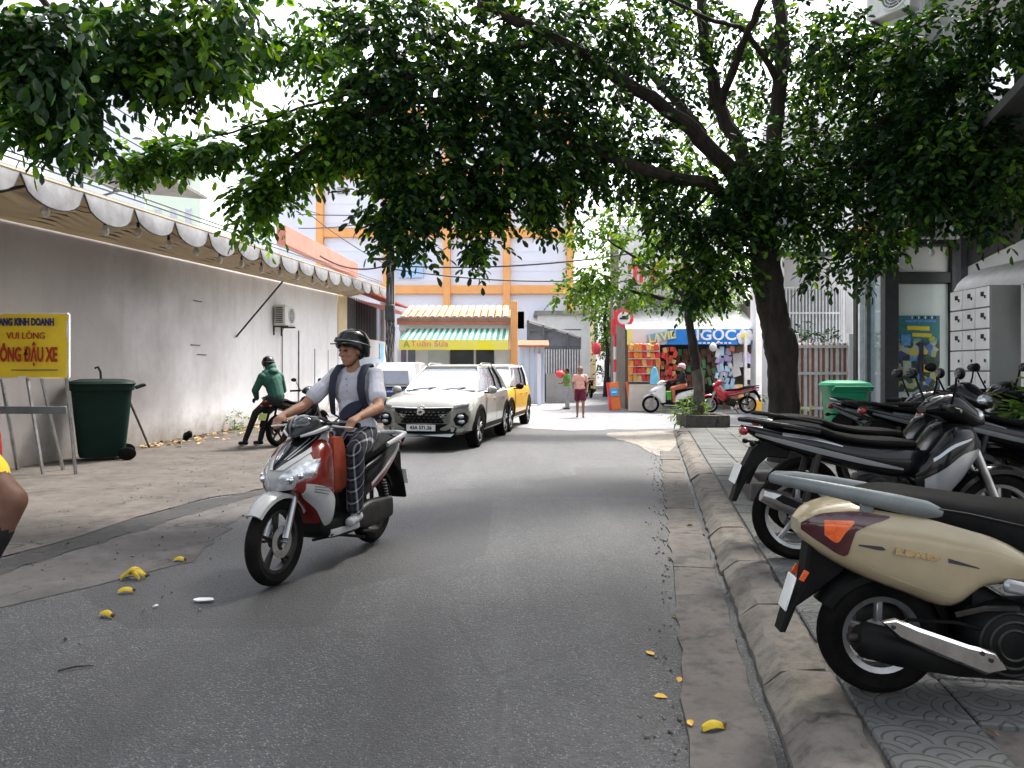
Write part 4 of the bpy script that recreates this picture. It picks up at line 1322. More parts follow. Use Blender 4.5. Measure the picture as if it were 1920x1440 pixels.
# red letter sign on the balcony above
rls = thing('red_letter_sign', 'row of large red letters on a frame above the grocery canopy', 'sign', (4.3, 27.6, gz(512)))
redp = mat('red_sign', (.62, .03, .04), .5, col2=(.75, .1, .12), vscale=3)
for k, ch in enumerate('THẾ GIỚI'):
    if ch == ' ': continue
    me = text_mesh(ch, .85, redp, .05, .02)
    o_ = link('letter', me, rls); o_.matrix_local = face_matrix((.25 + .43 * k, 0, 0), (1, 0, 0), (0, 0, 1))
mb = MB(); mb.bar((0, .08, -.36), (3.6, .08, -.36), .06); mb.bar((0, .08, .4), (3.6, .08, .4), .06); mb.build('frame', M['dark_frame'], rls)
bal = thing('balcony_rail', 'white balcony railing lined with plants above the grocery', 'railing', (4.2, 27.9, gz(566)))
for k in range(26):
    mb = MB(); mb.bar((.2 * k, 0, 0), (.2 * k, 0, .62), .03); mb.build('baluster', M['white_metal'], bal)
mb = MB(); mb.bar((0, 0, .64), (5.0, 0, .64), .05); mb.bar((0, 0, .02), (5.0, 0, .02), .05); mb.build('rail', M['white_metal'], bal)
# white pier with yellow foot
pie = thing('white_pier', 'white wall pier with a yellow painted foot right of the grocery', 'pier', (8.75, 26, 0))
mb = MB(); mb.box((.12, 0, 2.7), (.95, .6, 4.6)); mb.build('shaft', M['white_wall'], pie)
mb = MB(); mb.box((.12, -.02, .2), (1.0, .66, .4)); mb.build('foot', mat('yellow_ochre_paint', (.7, .42, .06), .8, col2=(.6, .36, .06), vscale=3), pie)
# goods: red display, counter, hanging bags, racks, posters
ct = thing('counter', 'beige tiled counter in front of the red snack display', 'counter', (gx(1205, 26) + 4.0, 25.6, 0))
mb = MB(); mb.box((0, 0, .48), (1.05, .6, .95), bev=.02); mb.build('body', mat('beige_panel', (.62, .55, .48), .7, col2=(.55, .48, .42), vscale=2), ct)
mb = MB(); mb.box((0, 0, .985), (1.1, .64, .05), bev=.01); mb.build('top', M['dark_frame'], ct)
ds = thing('snack_display', 'red and orange stepped display of snack packets on the counter', 'display stand', (gx(1205, 26) + 4.0, 25.75, 1.01))
cols = [(.75, .10, .05), (.8, .28, .06), (.78, .45, .12), (.7, .06, .07), (.82, .55, .2)]
pm = [mat('packet_%s' % n_, c_, .4, col2=tuple(x * .8 for x in c_), vscale=9) for n_, c_ in zip(('red', 'orange', 'amber', 'scarlet', 'gold'), cols)]
mb = MB(); mb.box((0, .12, .65), (1.05, .05, 1.3)); mb.build('back_board', pm[1], ds)
for r_ in range(5):
    mb = MB(); mb.box((0, 0, .02 + .26 * r_), (1.05, .2, .02)); mb.build('shelf', M['white_metal'], ds)
    for k in range(7):
        mb = MB(); mb.box((-.44 + .147 * k + rk.uniform(-.03, .03), -.02 + rk.uniform(-.03, .02), .14 + .26 * r_ + rk.uniform(-.03, .03)), (.15 * rk.uniform(.8, 1.3), .07, .24 * rk.uniform(.8, 1.25)), (rad(-6), rk.uniform(-.25, .25), rk.uniform(-.2, .2)), .02); mb.build('packet', pm[(0, 0, 1, 1, 3, 3, 1, 2, 4)[rk.randrange(9)]], ds)
bb = thing('blue_bag', 'light blue bag hanging at the end of the snack display', 'bag', P(1227, 705, 25.3))
mb = MB(); mb.prism([(-.16, -.28), (.16, -.28), (.12, .12), (.05, .3), (-.05, .3), (-.12, .12)], -.06, .06, 'xz', .025); mb.build('body', mat('light_blue_bag', (.12, .48, .75), .5, col2=(.25, .58, .8), vscale=6), bb)
mb = MB(); mb.tube([(-.05, 0, .28), (-.02, 0, .55), (.02, 0, .55), (.05, 0, .28)], .012, 5); mb.build('strap', M['ink'], bb)
mb = MB(); mb.box((gx(1318), 1.6, 1.4), (2.6, .1, 2.6)); mb.build('back_shelf', M['dark_frame'], gs)
hang_cols = [M['brick_red'], pm[3], pm[4], pm[0], mat('lilac_pack', (.42, .38, .66), .5, col2=(.5, .47, .7), vscale=4), mat('pale_blue_pack', (.42, .65, .8), .5, col2=(.5, .7, .82), vscale=4), mat('white_pack', (.7, .7, .72), .5, col2=(.6, .6, .62), vscale=4), mat('brown_pack', (.16, .09, .06), .6, col2=(.22, .12, .08), vscale=4), mat('green_pack', (.08, .3, .12), .5, col2=(.1, .35, .15), vscale=4)]
hg = random.Random(21)
def goods(label, px0, px1, py0, py1, Y, palette, nx, ny, nm='hanging_packets', grp=None):
    o = thing(nm, label, 'goods', P((px0 + px1) / 2, py1, Y), 0, grp)
    W = (px1 - px0) / 1400 * Y; H = (py1 - py0) / 1400 * Y
    for i in range(nx):
        for j in range(ny):
            mb = MB(); mb.box((-W / 2 + W * (i + .5 + hg.uniform(-.3, .3)) / nx, hg.uniform(-.12, .08), H * (j + .5 + hg.uniform(-.3, .3)) / ny), (W / nx * hg.uniform(.7, 1.25), .05, H / ny * hg.uniform(.7, 1.35)), (hg.uniform(-.15, .15), hg.uniform(-.35, .35), hg.uniform(-.4, .4)), .015)
            mb.build('packet', hang_cols[palette[hg.randrange(len(palette))]], o)
    mb = MB(); mb.bar((-W / 2, .08, H + .02), (W / 2, .08, H + .02), .025); mb.build('hanging_rail', M['dark_metal'], o)
goods('red and gold packets hanging in strips left of the young tree trunk', 1240, 1268, 652, 715, 26.2, (3, 0, 2, 1, 3), 4, 6)
goods('dark snack strips hanging behind the rider in the pink helmet', 1270, 1312, 652, 735, 27.4, (7, 7, 0, 8, 7), 5, 7)
goods('dark brown goods hanging right of the young tree trunk', 1316, 1340, 652, 720, 26.8, (7, 7, 7, 8), 3, 5)
goods('lilac and pale blue sachets hanging above the red motorbike', 1342, 1374, 655, 735, 26.4, (4, 5, 4, 6, 5), 4, 6)
goods('white and lilac wrapped packs hung beside the shop post', 1376, 1412, 665, 715, 26.5, (6, 4, 4, 6), 2, 2)
goods('maroon packets in a row under the blue banner', 1366, 1412, 648, 662, 26.3, (0, 7, 0, 6), 6, 1)
goods('cartons stacked low behind the red motorbike', 1350, 1412, 718, 765, 27.2, (6, 7, 2, 6), 4, 3, 'stacked_cartons')
mb = MB(); mb.bar((8.1, 25.9, 0), (8.1, 25.9, 2.6), .09); tag(mb.build('canopy_post', M['white_metal']), 'slim white post holding the right end of the blue banner', 'post')
mb = MB(); mb.bar((gx(1234, 26) + 4, 25.95, 0), (gx(1234, 26) + 4, 25.95, 2.6), .08); tag(mb.build('canopy_post', M['white_metal']), 'white post beside the blue bag and snack display', 'post')
mb = MB(); mb.ball(P(1337, 651, 25.6), (.13, .13, .15), nu=12, nv=8); tag(mb.build('lamp_globe', M['white_metal']), 'white globe lamp hanging under the blue banner', 'lamp')

# traffic sign on a red and white pole, barrier boards
tp = thing('traffic_sign', 'round red-rimmed no-car traffic sign on a red and white striped pole', 'traffic sign', (P(1153, 715, 26.7).x, 26.7, .004))
for k in range(9):
    mb = MB(); mb.tube([(0, 0, .45 * k), (0, 0, .45 * (k + 1) - .004)], .05, 10)
    mb.build('pole_band', M['white_paint'] if k % 2 == 0 else redp, tp)
sgn = P(1169, 597, 26.7) - Vector((tp.location.x, 26.7, 0))
mb = MB(); mb.lathe([(.0, 0), (.24, 0), (.24, .02), (0, .02)], sgn + Vector((0, -.12, 0)), 'Y', 28); mb.build('face', M['white_paint'], tp)
mb = MB(); mb.lathe([(.23, -.005), (.34, -.005), (.34, .025), (.23, .025)], sgn + Vector((0, -.12, 0)), 'Y', 28, close=True); mb.build('rim', redp, tp)
mb = MB(); s0 = sgn + Vector((0, -.13, 0))
mb.prism([(s0.x - .15, s0.z - .05), (s0.x + .15, s0.z - .05), (s0.x + .15, s0.z + .01), (s0.x + .09, s0.z + .02), (s0.x + .06, s0.z + .08), (s0.x - .06, s0.z + .08), (s0.x - .09, s0.z + .02), (s0.x - .15, s0.z + .01)], s0.y - .008, s0.y, 'xz'); mb.build('car_symbol', M['ink'], tp)
mb = MB(); mb.bar((0, -.06, sgn.z), (sgn.x, -.08, sgn.z), .04); mb.build('bracket', M['white_metal'], tp)
mb = MB(); mb.box((-.06, -.09, 2.95), (.2, .04, .6), (0, 0, rad(30)), .01); mb.build('red_plate', redp, tp)
br = thing('barrier_board', 'orange and red folding barrier with a blue round sign', 'barrier', G(1160, 771), rad(-12))
org = mat('orange_barrier', (.8, .22, .05), .5, col2=(.72, .15, .05), vscale=3)
mb = MB(); mb.box((-.17, 0, .52), (.42, .04, .96), (rad(-7), rad(-7), 0), .015); mb.build('front_board', org, br)
mb = MB(); mb.box((-.33, -.02, .52), (.09, .05, .96), (rad(-7), rad(-7), 0), .01); mb.build('edge_strip', redp, br)
mb = MB(); mb.box((.34, .12, .52), (.09, .06, 1.0), (rad(9), rad(-8), 0), .01); mb.build('back_leg', org, br)
mb = MB(); mb.box((-.15, -.05, .66), (.28, .02, .28), (rad(-7), rad(-7), 0), .09); mb.build('blue_sign', mat('sign_blue', (.03, .33, .7), .5, col2=(.06, .4, .75), vscale=4), br)
mb = MB(); mb.box((-.15, -.068, .66), (.17, .01, .045), (rad(-7), rad(-7), 0)); mb.build('white_bar', M['white_paint'], br)
ln = thing('red_lantern', 'red round lantern hanging over the alley', 'lantern', P(1118, 653, 34))
mb = MB(); mb.lathe([(.0, -.3), (.1, -.29), (.2, -.14), (.22, 0), (.2, .14), (.1, .26), (0, .27)], n=14); mb.build('shade', redp, ln)
mb = MB(); mb.tube([(0, 0, .26), (0, 0, 2.5)], .01, 4); mb.tube([(-2.0, 0, 2.6), (0, 0, 2.5), (2.4, 0, 2.65)], .012, 4); mb.build('cord', M['ink'], ln)
# ================================================================== RIGHT SIDE: fence, glass shopfront, canopies, lockers
fe = thing('slat_fence', 'white and terracotta slatted gate behind the big tree trunk', 'fence', (0, 18.5, .12))
def fx(px, Y=18.5): return (px - 960) / 1400 * Y
def fz(py, Y=18.5): return CAM_H - .12 - (py - 695) / 1400 * Y
terra = mat('terracotta_slat', (.34, .14, .08), .7, col2=(.26, .1, .06), vscale=5)
for k in range(22):
    px = 1490 + k * 5
    mb = MB(); wide = k % 4 == 0
    mb.box((fx(px), 0 if wide else .04, (fz(642) - .02) / 2 + .02), (.075 if wide else .05, .06, fz(642 if wide else 646)), bev=.006)
    mb.build('slat', M['white_metal'] if k % 2 == 0 else terra, fe)
for py in (650, 700, 765):
    mb = MB(); mb.bar((fx(1486), -.04, fz(py)), (fx(1598), -.04, fz(py)), .07); mb.build('rail', M['white_metal'], fe)
for px in (1487, 1596):
    mb = MB(); mb.box((fx(px), 0, 1.1), (.2, .2, 2.2), bev=.01); mb.build('post', M['white_wall'], fe)
hb = thing('fenced_house', 'white house with a grey barred balcony behind the slatted gate', 'house', (7.8, 22.5, 0))
mb = MB(); mb.box((2.3, 1.0, 4.6), (3.8, 2, 9.2)); mb.build('wall', M['white_wall'], hb)
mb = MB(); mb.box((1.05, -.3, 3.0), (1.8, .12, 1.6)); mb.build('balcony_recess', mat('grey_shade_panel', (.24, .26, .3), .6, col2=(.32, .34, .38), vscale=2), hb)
for k in range(20):
    mb = MB(); mb.bar((fx(1468, 22) - 7.8 + k * .098, -.5, 2.15), (fx(1468, 22) - 7.8 + k * .098, -.5, 3.85), .035); mb.build('balcony_bar', M['white_metal'], hb)
for z in (2.15, 3.1, 3.85):
    mb = MB(); mb.bar((fx(1466, 22) - 7.8, -.5, z), (fx(1574, 22) - 7.8, -.5, z), .05); mb.build('balcony_rail', M['white_metal'], hb)
mb = MB(); mb.box((.6, -1.0, 4.75), (2.6, 2.2, .12), (rad(8), 0, 0)); mb.build('canopy', M['dark_frame'], hb)
mb = MB(); mb.box((.2, -.12, 6.2), (1.8, .1, 1.6), bev=.02); w_ = mb.build('window', M['white_metal'], hb)
mb = MB(); mb.box((.2, -.18, 6.2), (1.6, .06, 1.4)); mb.build('pane', M['glass_dark'], w_)
mb = MB(); mb.box((fx(1588, 20) - 7.8, -3.0, 2.3), (.35, .35, 4.6), bev=.01); mb.build('porch_pillar', M['white_wall'], hb)
# dark covered car roof glimpsed over the gate -> shaded hedge of pot plants handled with the greenery

# glass shopfront that faces the camera
gb = thing('glass_shopfront', 'dark framed glass shopfront with a colourful poster at the right edge of the street', 'shopfront', (7.5, 14.9, .12))
def bx_(px, Y=14.9): return (px - 960) / 1400 * Y - 7.5
def bz(py, Y=14.9): return CAM_H - .12 - (py - 695) / 1400 * Y
def bpart(px0, px1, py0, py1, m_, nm, y=0.0, th=.12, par=None, bev=.01):
    mb = MB(); a, b = bx_(px0), bx_(px1); za, zb2 = bz(py1), bz(py0)
    mb.box(((a + b) / 2, y, (za + zb2) / 2), (b - a, th, zb2 - za), bev=bev)
    return mb.build(nm, m_, par or gb)
bpart(1655, 1681, 288, 790, M['dark_frame'], 'post', 0, .2)
bpart(1779, 1800, 458, 790, M['dark_frame'], 'post', 0, .2)
bpart(1681, 1779, 511, 531, M['dark_frame'], 'transom', 0, .16)
bpart(1681, 1800, 450, 461, M['dark_frame'], 'sill_beam', 0, .2)
pgreen = mat('pale_green_film', (.62, .69, .65), .22, coat=.5, col2=(.56, .63, .59), vscale=1.2)
bpart(1681, 1779, 462, 510, mat('white_fascia_panel', (.76, .78, .76), .5, col2=(.7, .72, .7), vscale=2), 'fascia_panel', .03, .05)
bpart(1685, 1779, 532, 790, pgreen, 'glass_pane', .03, .03)
mb = MB(); mb.box((bx_(1730), .0, bz(553)), (.34, .012, .045), bev=.02)
bpart(1661, 1681, 790, 815, M['grey_conc'], 'stone_foot', -.02, .26)
win_red = mat('maroon_blind', (.26, .03, .07), .3, coat=.6, col2=(.2, .03, .06), vscale=1.5)
bpart(1666, 1706, 312, 446, win_red, 'upper_blind', .02, .05)
bpart(1707, 1742, 312, 446, mat('grey_blind', (.12, .12, .13), .3, coat=.6, col2=(.16, .16, .17), vscale=1.5), 'upper_blind', .02, .05)
bpart(1664, 1745, 446, 450, M['white_metal'], 'window_ledge', -.06, .2)
bpart(1660, 1746, 296, 311, M['dark_frame'], 'window_head', 0, .2)
bpart(1742, 1750, 311, 446, M['dark_frame'], 'window_jamb', 0, .18)
mb = MB(); mb.box((1.42, 1.9, 4.6), (.9, 3.0, 9.2)); mb.build('interior_block', mat('dim_interior', (.2, .22, .21), .8, col2=(.16, .17, .17), vscale=1), gb)
# poster: flat print of a busy game-like street scene in blue, teal and yellow blocks
def poster_mat():
    m, t, b, co = new_mat('poster_print', .4, .4)
    sep = t.nodes.new('ShaderNodeSeparateXYZ'); t.links.new(co, sep.inputs[0])
    v1 = t.nodes.new('ShaderNodeTexVoronoi'); v1.inputs['Scale'].default_value = 8.5; t.links.new(co, v1.inputs['Vector'])
    s2 = t.nodes.new('ShaderNodeSeparateColor'); t.links.new(v1.outputs['Color'], s2.inputs[0])
    r = t.nodes.new('ShaderNodeValToRGB'); r.color_ramp.interpolation = 'CONSTANT'
    els = [(0, (.02, .04, .03)), (.22, (.03, .07, .04)), (.36, (.30, .34, .14)), (.5, (.05, .06, .16)), (.62, (.35, .38, .3)), (.74, (.06, .14, .36)), (.84, (.02, .03, .02)), (.93, (.5, .4, .05))]
    for i, (p, c) in enumerate(els):
        e = r.color_ramp.elements[i] if i < 2 else r.color_ramp.elements.new(p)
        e.position = p; e.color = (*c, 1)
    t.links.new(s2.outputs[0], r.inputs[0])
    n_ = noise_(t, co, 14, 5)
    up_ = mixc(t, rng(t, n_, .4, .6), (.02, .13, .20), (.03, .20, .14))
    k = rng(t, sep.outputs[2], .95, 1.1)
    base = mixc(t, k, r.outputs[0], up_)
    t.links.new(base, b.inputs['Base Color'])
    return m
pz0, pz1 = bz(735), bz(592); pxa, pxb = bx_(1684), bx_(1761)
mb = MB(); mb.box((0, 0, (pz1 - pz0) / 2), (pxb - pxa, .012, pz1 - pz0))
po = mb.build('poster', poster_mat(), gb, smooth=False); po.location = ((pxa + pxb) / 2, -.015, pz0)
ox = po.location
Hh = pz1 - pz0; Wp = pxb - pxa
def pp(x, z, w_, h, m_, nm='print_patch', tilt=0):
    mb = MB(); mb.box((x * Wp / 2, -.012, z * Hh), (w_ * Wp / 2, .008, h * Hh), (0, tilt, 0), .003)
    return mb.build(nm, m_, po)
pblue = mat('print_blue', (.05, .12, .4), .4, col2=(.1, .3, .55), vscale=14); pyel = mat('print_yellow', (.62, .42, .02), .4, col2=(.55, .5, .05), vscale=14); pcy = mat('print_cyan', (.15, .4, .6), .4, col2=(.06, .16, .45), vscale=12)
pp(.05, .93, 1.5, .035, pblue); pp(-.05, .835, 1.1, .055, pyel, 'print_title', rad(2)); pp(.12, .745, .95, .05, pyel, 'print_title', rad(3)); pp(.6, .70, .3, .05, mat('print_lime', (.4, .45, .03), .4, col2=(.3, .4, .05), vscale=12)); pp(-.66, .68, .45, .14, pcy)
pp(.35, .31, .42, .1, pyel, 'print_star'); pp(-.3, .44, .34, .07, pcy); pp(-.1, .2, .22, .07, pcy); pp(-.6, .33, .4, .16, mat('print_pale', (.4, .46, .38), .4, col2=(.3, .36, .3), vscale=20)); pp(.1, .4, .22, .5, mat('print_dark', (.02, .025, .04), .4, col2=(.04, .04, .06), vscale=10))
for k in range(8): pp(-.35 + .16 * k, .975, .06, .035, M['ink'] if k % 2 else M['plate_white'], 'print_letter')
# street side glass of the shopfront
sg = thing('side_glass', 'pale blue side glass panel reflecting the street left of the dark post', 'window', (7.42, 15.0, .12))
mb = MB(); mb.loft([[(0, 0, 0), (.9, 3.0, 0), (.93, 2.98, 0), (.03, -.02, 0)], [(0, 0, 3.2), (.9, 3.0, 3.2), (.93, 2.98, 3.2), (.03, -.02, 3.2)]]); mb.build('pane', mat('blue_side_glass', (.28, .4, .44), .07, coat=1.0, col2=(.36, .46, .5), vscale=.8), sg)
for (t0, m_) in ((.42, M['grey_plastic']), (.72, M['white_metal']), (.85, M['dark_frame'])):
    mb = MB(); mb.bar((.9 * t0 - .05, 3 * t0, 0), (.9 * t0 - .05, 3 * t0, 6.2 if t0 > .5 else 3.2), .09 if t0 < .8 else .16); mb.build('mullion', m_, sg)
mb = MB(); mb.loft([[(.0, 0, 3.6), (.9, 3.0, 3.6), (.95, 2.98, 3.6), (.05, -.02, 3.6)], [(0, 0, 7), (.9, 3.0, 7), (.95, 2.98, 7), (.05, -.02, 7)]]); mb.build('upper_pane', mat('pale_upper_glass', (.5, .5, .53), .15, coat=1.0, col2=(.4, .37, .37), vscale=1.2), sg)
mb = MB(); mb.box((.35, 1.4, 4.2), (.3, 1.2, .5), (0, 0, rad(-17))); mb.build('orange_sticker', pm[1], sg)

# near white wall with canopy and grey upper storeys
nb_ = thing('white_frontage', 'white shop fascia with a grey lintel stripe under a dark canopy at far right', 'building', (8.55, 14.0, 0))
d_ = Vector((7.6 - 8.55, 11.1 - 14.0, 0)); dn = d_.normalized(); nrm_ = Vector((-dn.y, dn.x, 0)) * -1
nrm_ = Vector((dn.y, -dn.x, 0))
if nrm_.x > 0: nrm_ = -nrm_
def nf(s_, off, z): p = dn * s_ + nrm_ * off; return Vector((p.x, p.y, z))
def nslab(s0, s1, z0, z1, o0, o1, m_, nm):
    mb = MB(); mb.loft([[nf(s0, o0, z0), nf(s0, o1, z0), nf(s0, o1, z1), nf(s0, o0, z1)], [nf(s1, o0, z0), nf(s1, o1, z0), nf(s1, o1, z1), nf(s1, o0, z1)]])
    return mb.build(nm, m_, nb_, fix=True)
nslab(0, 9.5, .1, 3.35, -.3, 0, M['white_wall'], 'wall')
nslab(.3, 2.2, 2.55, 2.78, .004, .04, mat('grey_lintel', (.16, .16, .175), .7, col2=(.2, .2, .21), vscale=3), 'lintel_stripe')
nslab(-.35, 0, .1, 3.9, -.1, .12, mat('slate_column', (.12, .12, .135), .7, col2=(.16, .16, .17), vscale=3), 'corner_column')
nslab(0, 9.5, 3.36, 3.75, -.3, .02, M['dark_frame'], 'soffit_band')
nslab(-1.0, 9.5, 3.76, 12, -.5, -.1, M['grey_conc'], 'upper_wall')
for k in range(2):
    for j in range(2):
        f_ = nslab(1.2 + 3.4 * k, 2.8 + 3.4 * k, 5.4 + 3.2 * j, 7.0 + 3.2 * j, -.1, .0, M['dark_frame'], 'window')
        mb = MB(); mb.loft([[nf(1.3 + 3.4 * k, .0, 5.5 + 3.2 * j), nf(1.3 + 3.4 * k, .02, 5.5 + 3.2 * j), nf(1.3 + 3.4 * k, .02, 6.9 + 3.2 * j), nf(1.3 + 3.4 * k, 0, 6.9 + 3.2 * j)], [nf(2.7 + 3.4 * k, .0, 5.5 + 3.2 * j), nf(2.7 + 3.4 * k, .02, 5.5 + 3.2 * j), nf(2.7 + 3.4 * k, .02, 6.9 + 3.2 * j), nf(2.7 + 3.4 * k, .0, 6.9 + 3.2 * j)]]); mb.build('pane', M['glass_dark'], f_, fix=True)
mb = MB(); mb.loft([[nf(-.6, -.1, 4.9), nf(9.5, -.1, 4.9), nf(9.5, -.1, 4.84), nf(-.6, -.1, 4.84)], [nf(-.9, 1.5, 4.05), nf(9.5, 1.5, 4.05), nf(9.5, 1.5, 3.95), nf(-.9, 1.5, 3.95)]]); mb.build('canopy', mat('dark_canopy', (.055, .06, .058), .7, col2=(.09, .09, .085), vscale=2), nb_, fix=True)
mb = MB(); mb.tube([nf(2.3, .3, 12), nf(2.3, .3, 4.6)], .045, 8); mb.build('downpipe', M['grey_plastic'], nb_)
mb = MB(); mb.tube([nf(1.6, .05, 3.05), nf(1.6, .2, 3.05), nf(1.6, .25, 3.2)], .02, 6); mb.build('wall_hook', M['ink'], nb_)
mb = MB(); mb.tube([P(1742, 452, 13.2), P(1747, 470, 13.2)], .03, 6); mb.ball(P(1747, 474, 13.2), (.05, .05, .06), nu=8, nv=6); tag(mb.build('security_camera', M['white_metal']), 'small pale lamp fitting under the corner of the dark canopy', 'lamp')
mb = MB()
for k in range(7):
    a = PI * k / 6
ca = thing('curved_hood', 'small white curved hood over the top of the parcel locker', 'hood', nf(4.9, .25, 2.42) + Vector((8.55, 14, 0)))
mb = MB(); rg = []
for k in range(9):
    a = PI / 2 * k / 8
    rg.append([(-.75 * math.sin(a), dy, .42 * math.cos(a)) for dy in (-.8, .8)] + [(-.72 * math.sin(a), dy, .39 * math.cos(a)) for dy in (.8, -.8)])
mb.loft(rg); mb.build('shell', M['white_metal'], ca, fix=True)
ac2 = aircon(20.7, 2.92, 'white air conditioner outdoor unit high up at the top right edge')
ac2.location = P(1686, 8, 13.0); ac2.rotation_euler = (0, 0, rad(215))

# parcel lockers
lk = thing('parcel_locker', 'tall white locker bank with rows of small square doors', 'locker', (4.66, 7.3, .12))
mb = MB(); mb.box((.17, .33, 1.06), (.30, .66, 2.12), bev=.006); mb.build('cabinet', mat('locker_shaded_side', (.16, .165, .155), .6, col2=(.2, .2, .19), vscale=2), lk)  # dark grey cabinet: the shade on its side is put into the colour
locker_w = mat('locker_door_white', (.84, .84, .82), .45, col2=(.76, .75, .72), vscale=4, island=.06)
num = 1
for r_ in range(10):
    for c in range(3):
        mb = MB(); mb.box((.012, .115 + .215 * c, .12 + .21 * r_), (.02, .2, .196), bev=.004)
        dr = mb.build('locker_door', locker_w, lk)
        mb = MB(); mb.box((-.003, .115 + .215 * c - .06, .12 + .21 * r_), (.014, .016, .03), bev=.003); mb.build('lock', M['ink'], dr)
        if r_ >= 7:
            mb = MB(); mb.box((-.0005, .10 + .215 * c, .15 + .21 * r_), (.005, .05, .045), bev=.001); mb.build('door_tag', M['ink'], dr)
# folded parasol / mop on a white pole, pot plant
mp_ = thing('folded_parasol', 'dark folded parasol hanging upside down beside the locker on a white pole', 'parasol', (5.0, 7.05, .12))
mb = MB(); mb.tube([(-.06, 0, .25), (.0, 0, 2.2)], .016, 8); mb.build('pole', M['white_metal'], mp_)
mb = MB(); mb.lathe([(.0, 2.26), (.10, 2.24), (.16, 2.1), (.13, 1.85), (.07, 1.6), (.02, 1.5), (0, 1.5)], (.02, 0, 0), n=14); mb.build('canopy', mat('parasol_cloth', (.03, .025, .02), .9, col2=(.06, .05, .04), vscale=14, bump=.6, bscale=30), mp_)
mb = MB(); mb.lathe([(0, 0), (.22, 0), (.2, .08), (.05, .12), (.04, .3), (0, .3)], (-.06, 0, 0), n=14); mb.build('foot', M['dark_frame'], mp_)
pl = thing('potted_plant', 'leafy potted plant in front of the locker side at the right edge', 'plant', (4.75, 6.6, .12))
mb = MB(); mb.lathe([(0, 0), (.15, 0), (.2, .36), (.22, .38), (.19, .40), (.17, .34), (0, .34)], n=18); mb.build('pot', M['brick_red'], pl)

# low brick tree pit by the kerb
tpit = thing('tree_pit', 'low brown brick planter box beside the kerb behind the parked bikes', 'planter', G(1420, 940, .12) + Vector((.46, .35, 0)), kang)
for (c, d) in (((0, -.4, .09), (.9, .1, .18)), ((0, .4, .09), (.9, .1, .18)), ((-.4, 0, .09), (.1, .7, .18)), ((.4, 0, .09), (.1, .7, .18))):
    mb = MB(); mb.box(c, d, bev=.012); mb.build('side', M['gutter_stone'], tpit)
mb = MB(); mb.box((0, 0, .04), (.7, .7, .1)); mb.build('soil', M['shoulder'], tpit)

# green bin
brightgreen = mat('green_plastic', (.012, .26, .13), .38, col2=(.015, .22, .115), vscale=2, bump=.06, bscale=50)
brightgreen2 = mat('green_lid', (.015, .29, .145), .38, col2=(.02, .25, .13), vscale=3)
wheelie_bin('rubbish_bin', 'bright green wheeled rubbish bin beside the big tree trunk', (4.9, 11.0, .12), rad(172), brightgreen, brightgreen2, 1.08)

# ================================================================== TREES
class Leaves:
    def __init__(s, seed): s.r = np.random.RandomState(seed); s.v = []; s.n = 0
    def add(s, base, d, L, W):
        """many leaves: base Nx3, d Nx3 unit directions, L N lengths"""
        N = len(base)
        up = s.r.normal(0, .55, (N, 3)) + np.array([0, 0, 1.0])
        side = np.cross(d, up); side /= np.linalg.norm(side, axis=1)[:, None] + 1e-9
        nr = np.cross(side, d)
        Lc_ = L[:, None]; Wc = (L * W)[:, None]
        lift = s.r.uniform(.05, .2, N)[:, None] * Wc
        curl = -s.r.uniform(.0, .18, N)[:, None] * Lc_
        b = base
        t = base + d * Lc_ + nr * curl
        l1 = base + d * Lc_ * .32 - side * Wc * .38 + nr * (lift + curl * .15)
        l2 = base + d * Lc_ * .72 - side * Wc * .47 + nr * (lift + curl * .5)
        r1 = base + d * Lc_ * .32 + side * Wc * .38 + nr * (lift + curl * .15)
        r2 = base + d * Lc_ * .72 + side * Wc * .47 + nr * (lift + curl * .5)
        s.v.append(np.stack([b, t, l2, l1, r1, r2], 1).reshape(-1, 3)); s.n += N
    def spray(s, c, r, n, leaflets=9, L=.1, W=.5, droop=.5, rach=.3, outw=.7):
        """n compound leaves inside the ellipsoid c, r"""
        c = np.array(c); r = np.array(r if hasattr(r, '__len__') else (r, r, r))
        q = s.r.normal(0, 1, (n, 3)); q /= np.linalg.norm(q, axis=1)[:, None]
        rr = s.r.uniform(.15, 1, (n, 1)) ** .5
        base = c + q * rr * r
        d = q * outw + s.r.normal(0, .5, (n, 3)) + np.array([0, 0, -droop]); d /= np.linalg.norm(d, axis=1)[:, None]
        up = np.array([0, 0, 1.0]); side = np.cross(d, up); side /= np.linalg.norm(side, axis=1)[:, None] + 1e-9
        rl = rach * s.r.uniform(.6, 1.2, (n, 1))
        for k in range(leaflets):
            t = .2 + .8 * (k // 2 * 2 + 1) / leaflets
            sg = 1 if k % 2 else -1
            p = base + d * rl * t + np.array([0, 0, -1]) * (rl * t * t * .35)
            if k == leaflets - 1: dd = d + np.array([0, 0, -.4])
            else: dd = d * .45 + side * sg * .8 + np.array([0, 0, -.35]) + s.r.normal(0, .22, (n, 3))
            dd = dd / np.linalg.norm(dd, axis=1)[:, None]
            s.add(p, dd, L * s.r.uniform(.7, 1.25, n), W)
    def mesh(s, name, m_):
        V = np.concatenate(s.v); N = s.n
        me = bpy.data.meshes.new(name)
        me.vertices.add(len(V)); me.vertices.foreach_set('co', V.astype(np.float32).ravel())
        idx = (np.arange(N)[:, None] * 6 + np.array([0, 1, 2, 3, 0, 4, 5, 1])[None]).ravel()
        me.loops.add(N * 8); me.loops.foreach_set('vertex_index', idx.astype(np.int32))
        me.polygons.add(N * 2); me.polygons.foreach_set('loop_start', (np.arange(N * 2) * 4).astype(np.int32))
        try: me.polygons.foreach_set('loop_total', np.full(N * 2, 4, np.int32))
        except Exception: pass
        me.materials.append(m_); me.update(calc_edges=True); me.validate()
        return me

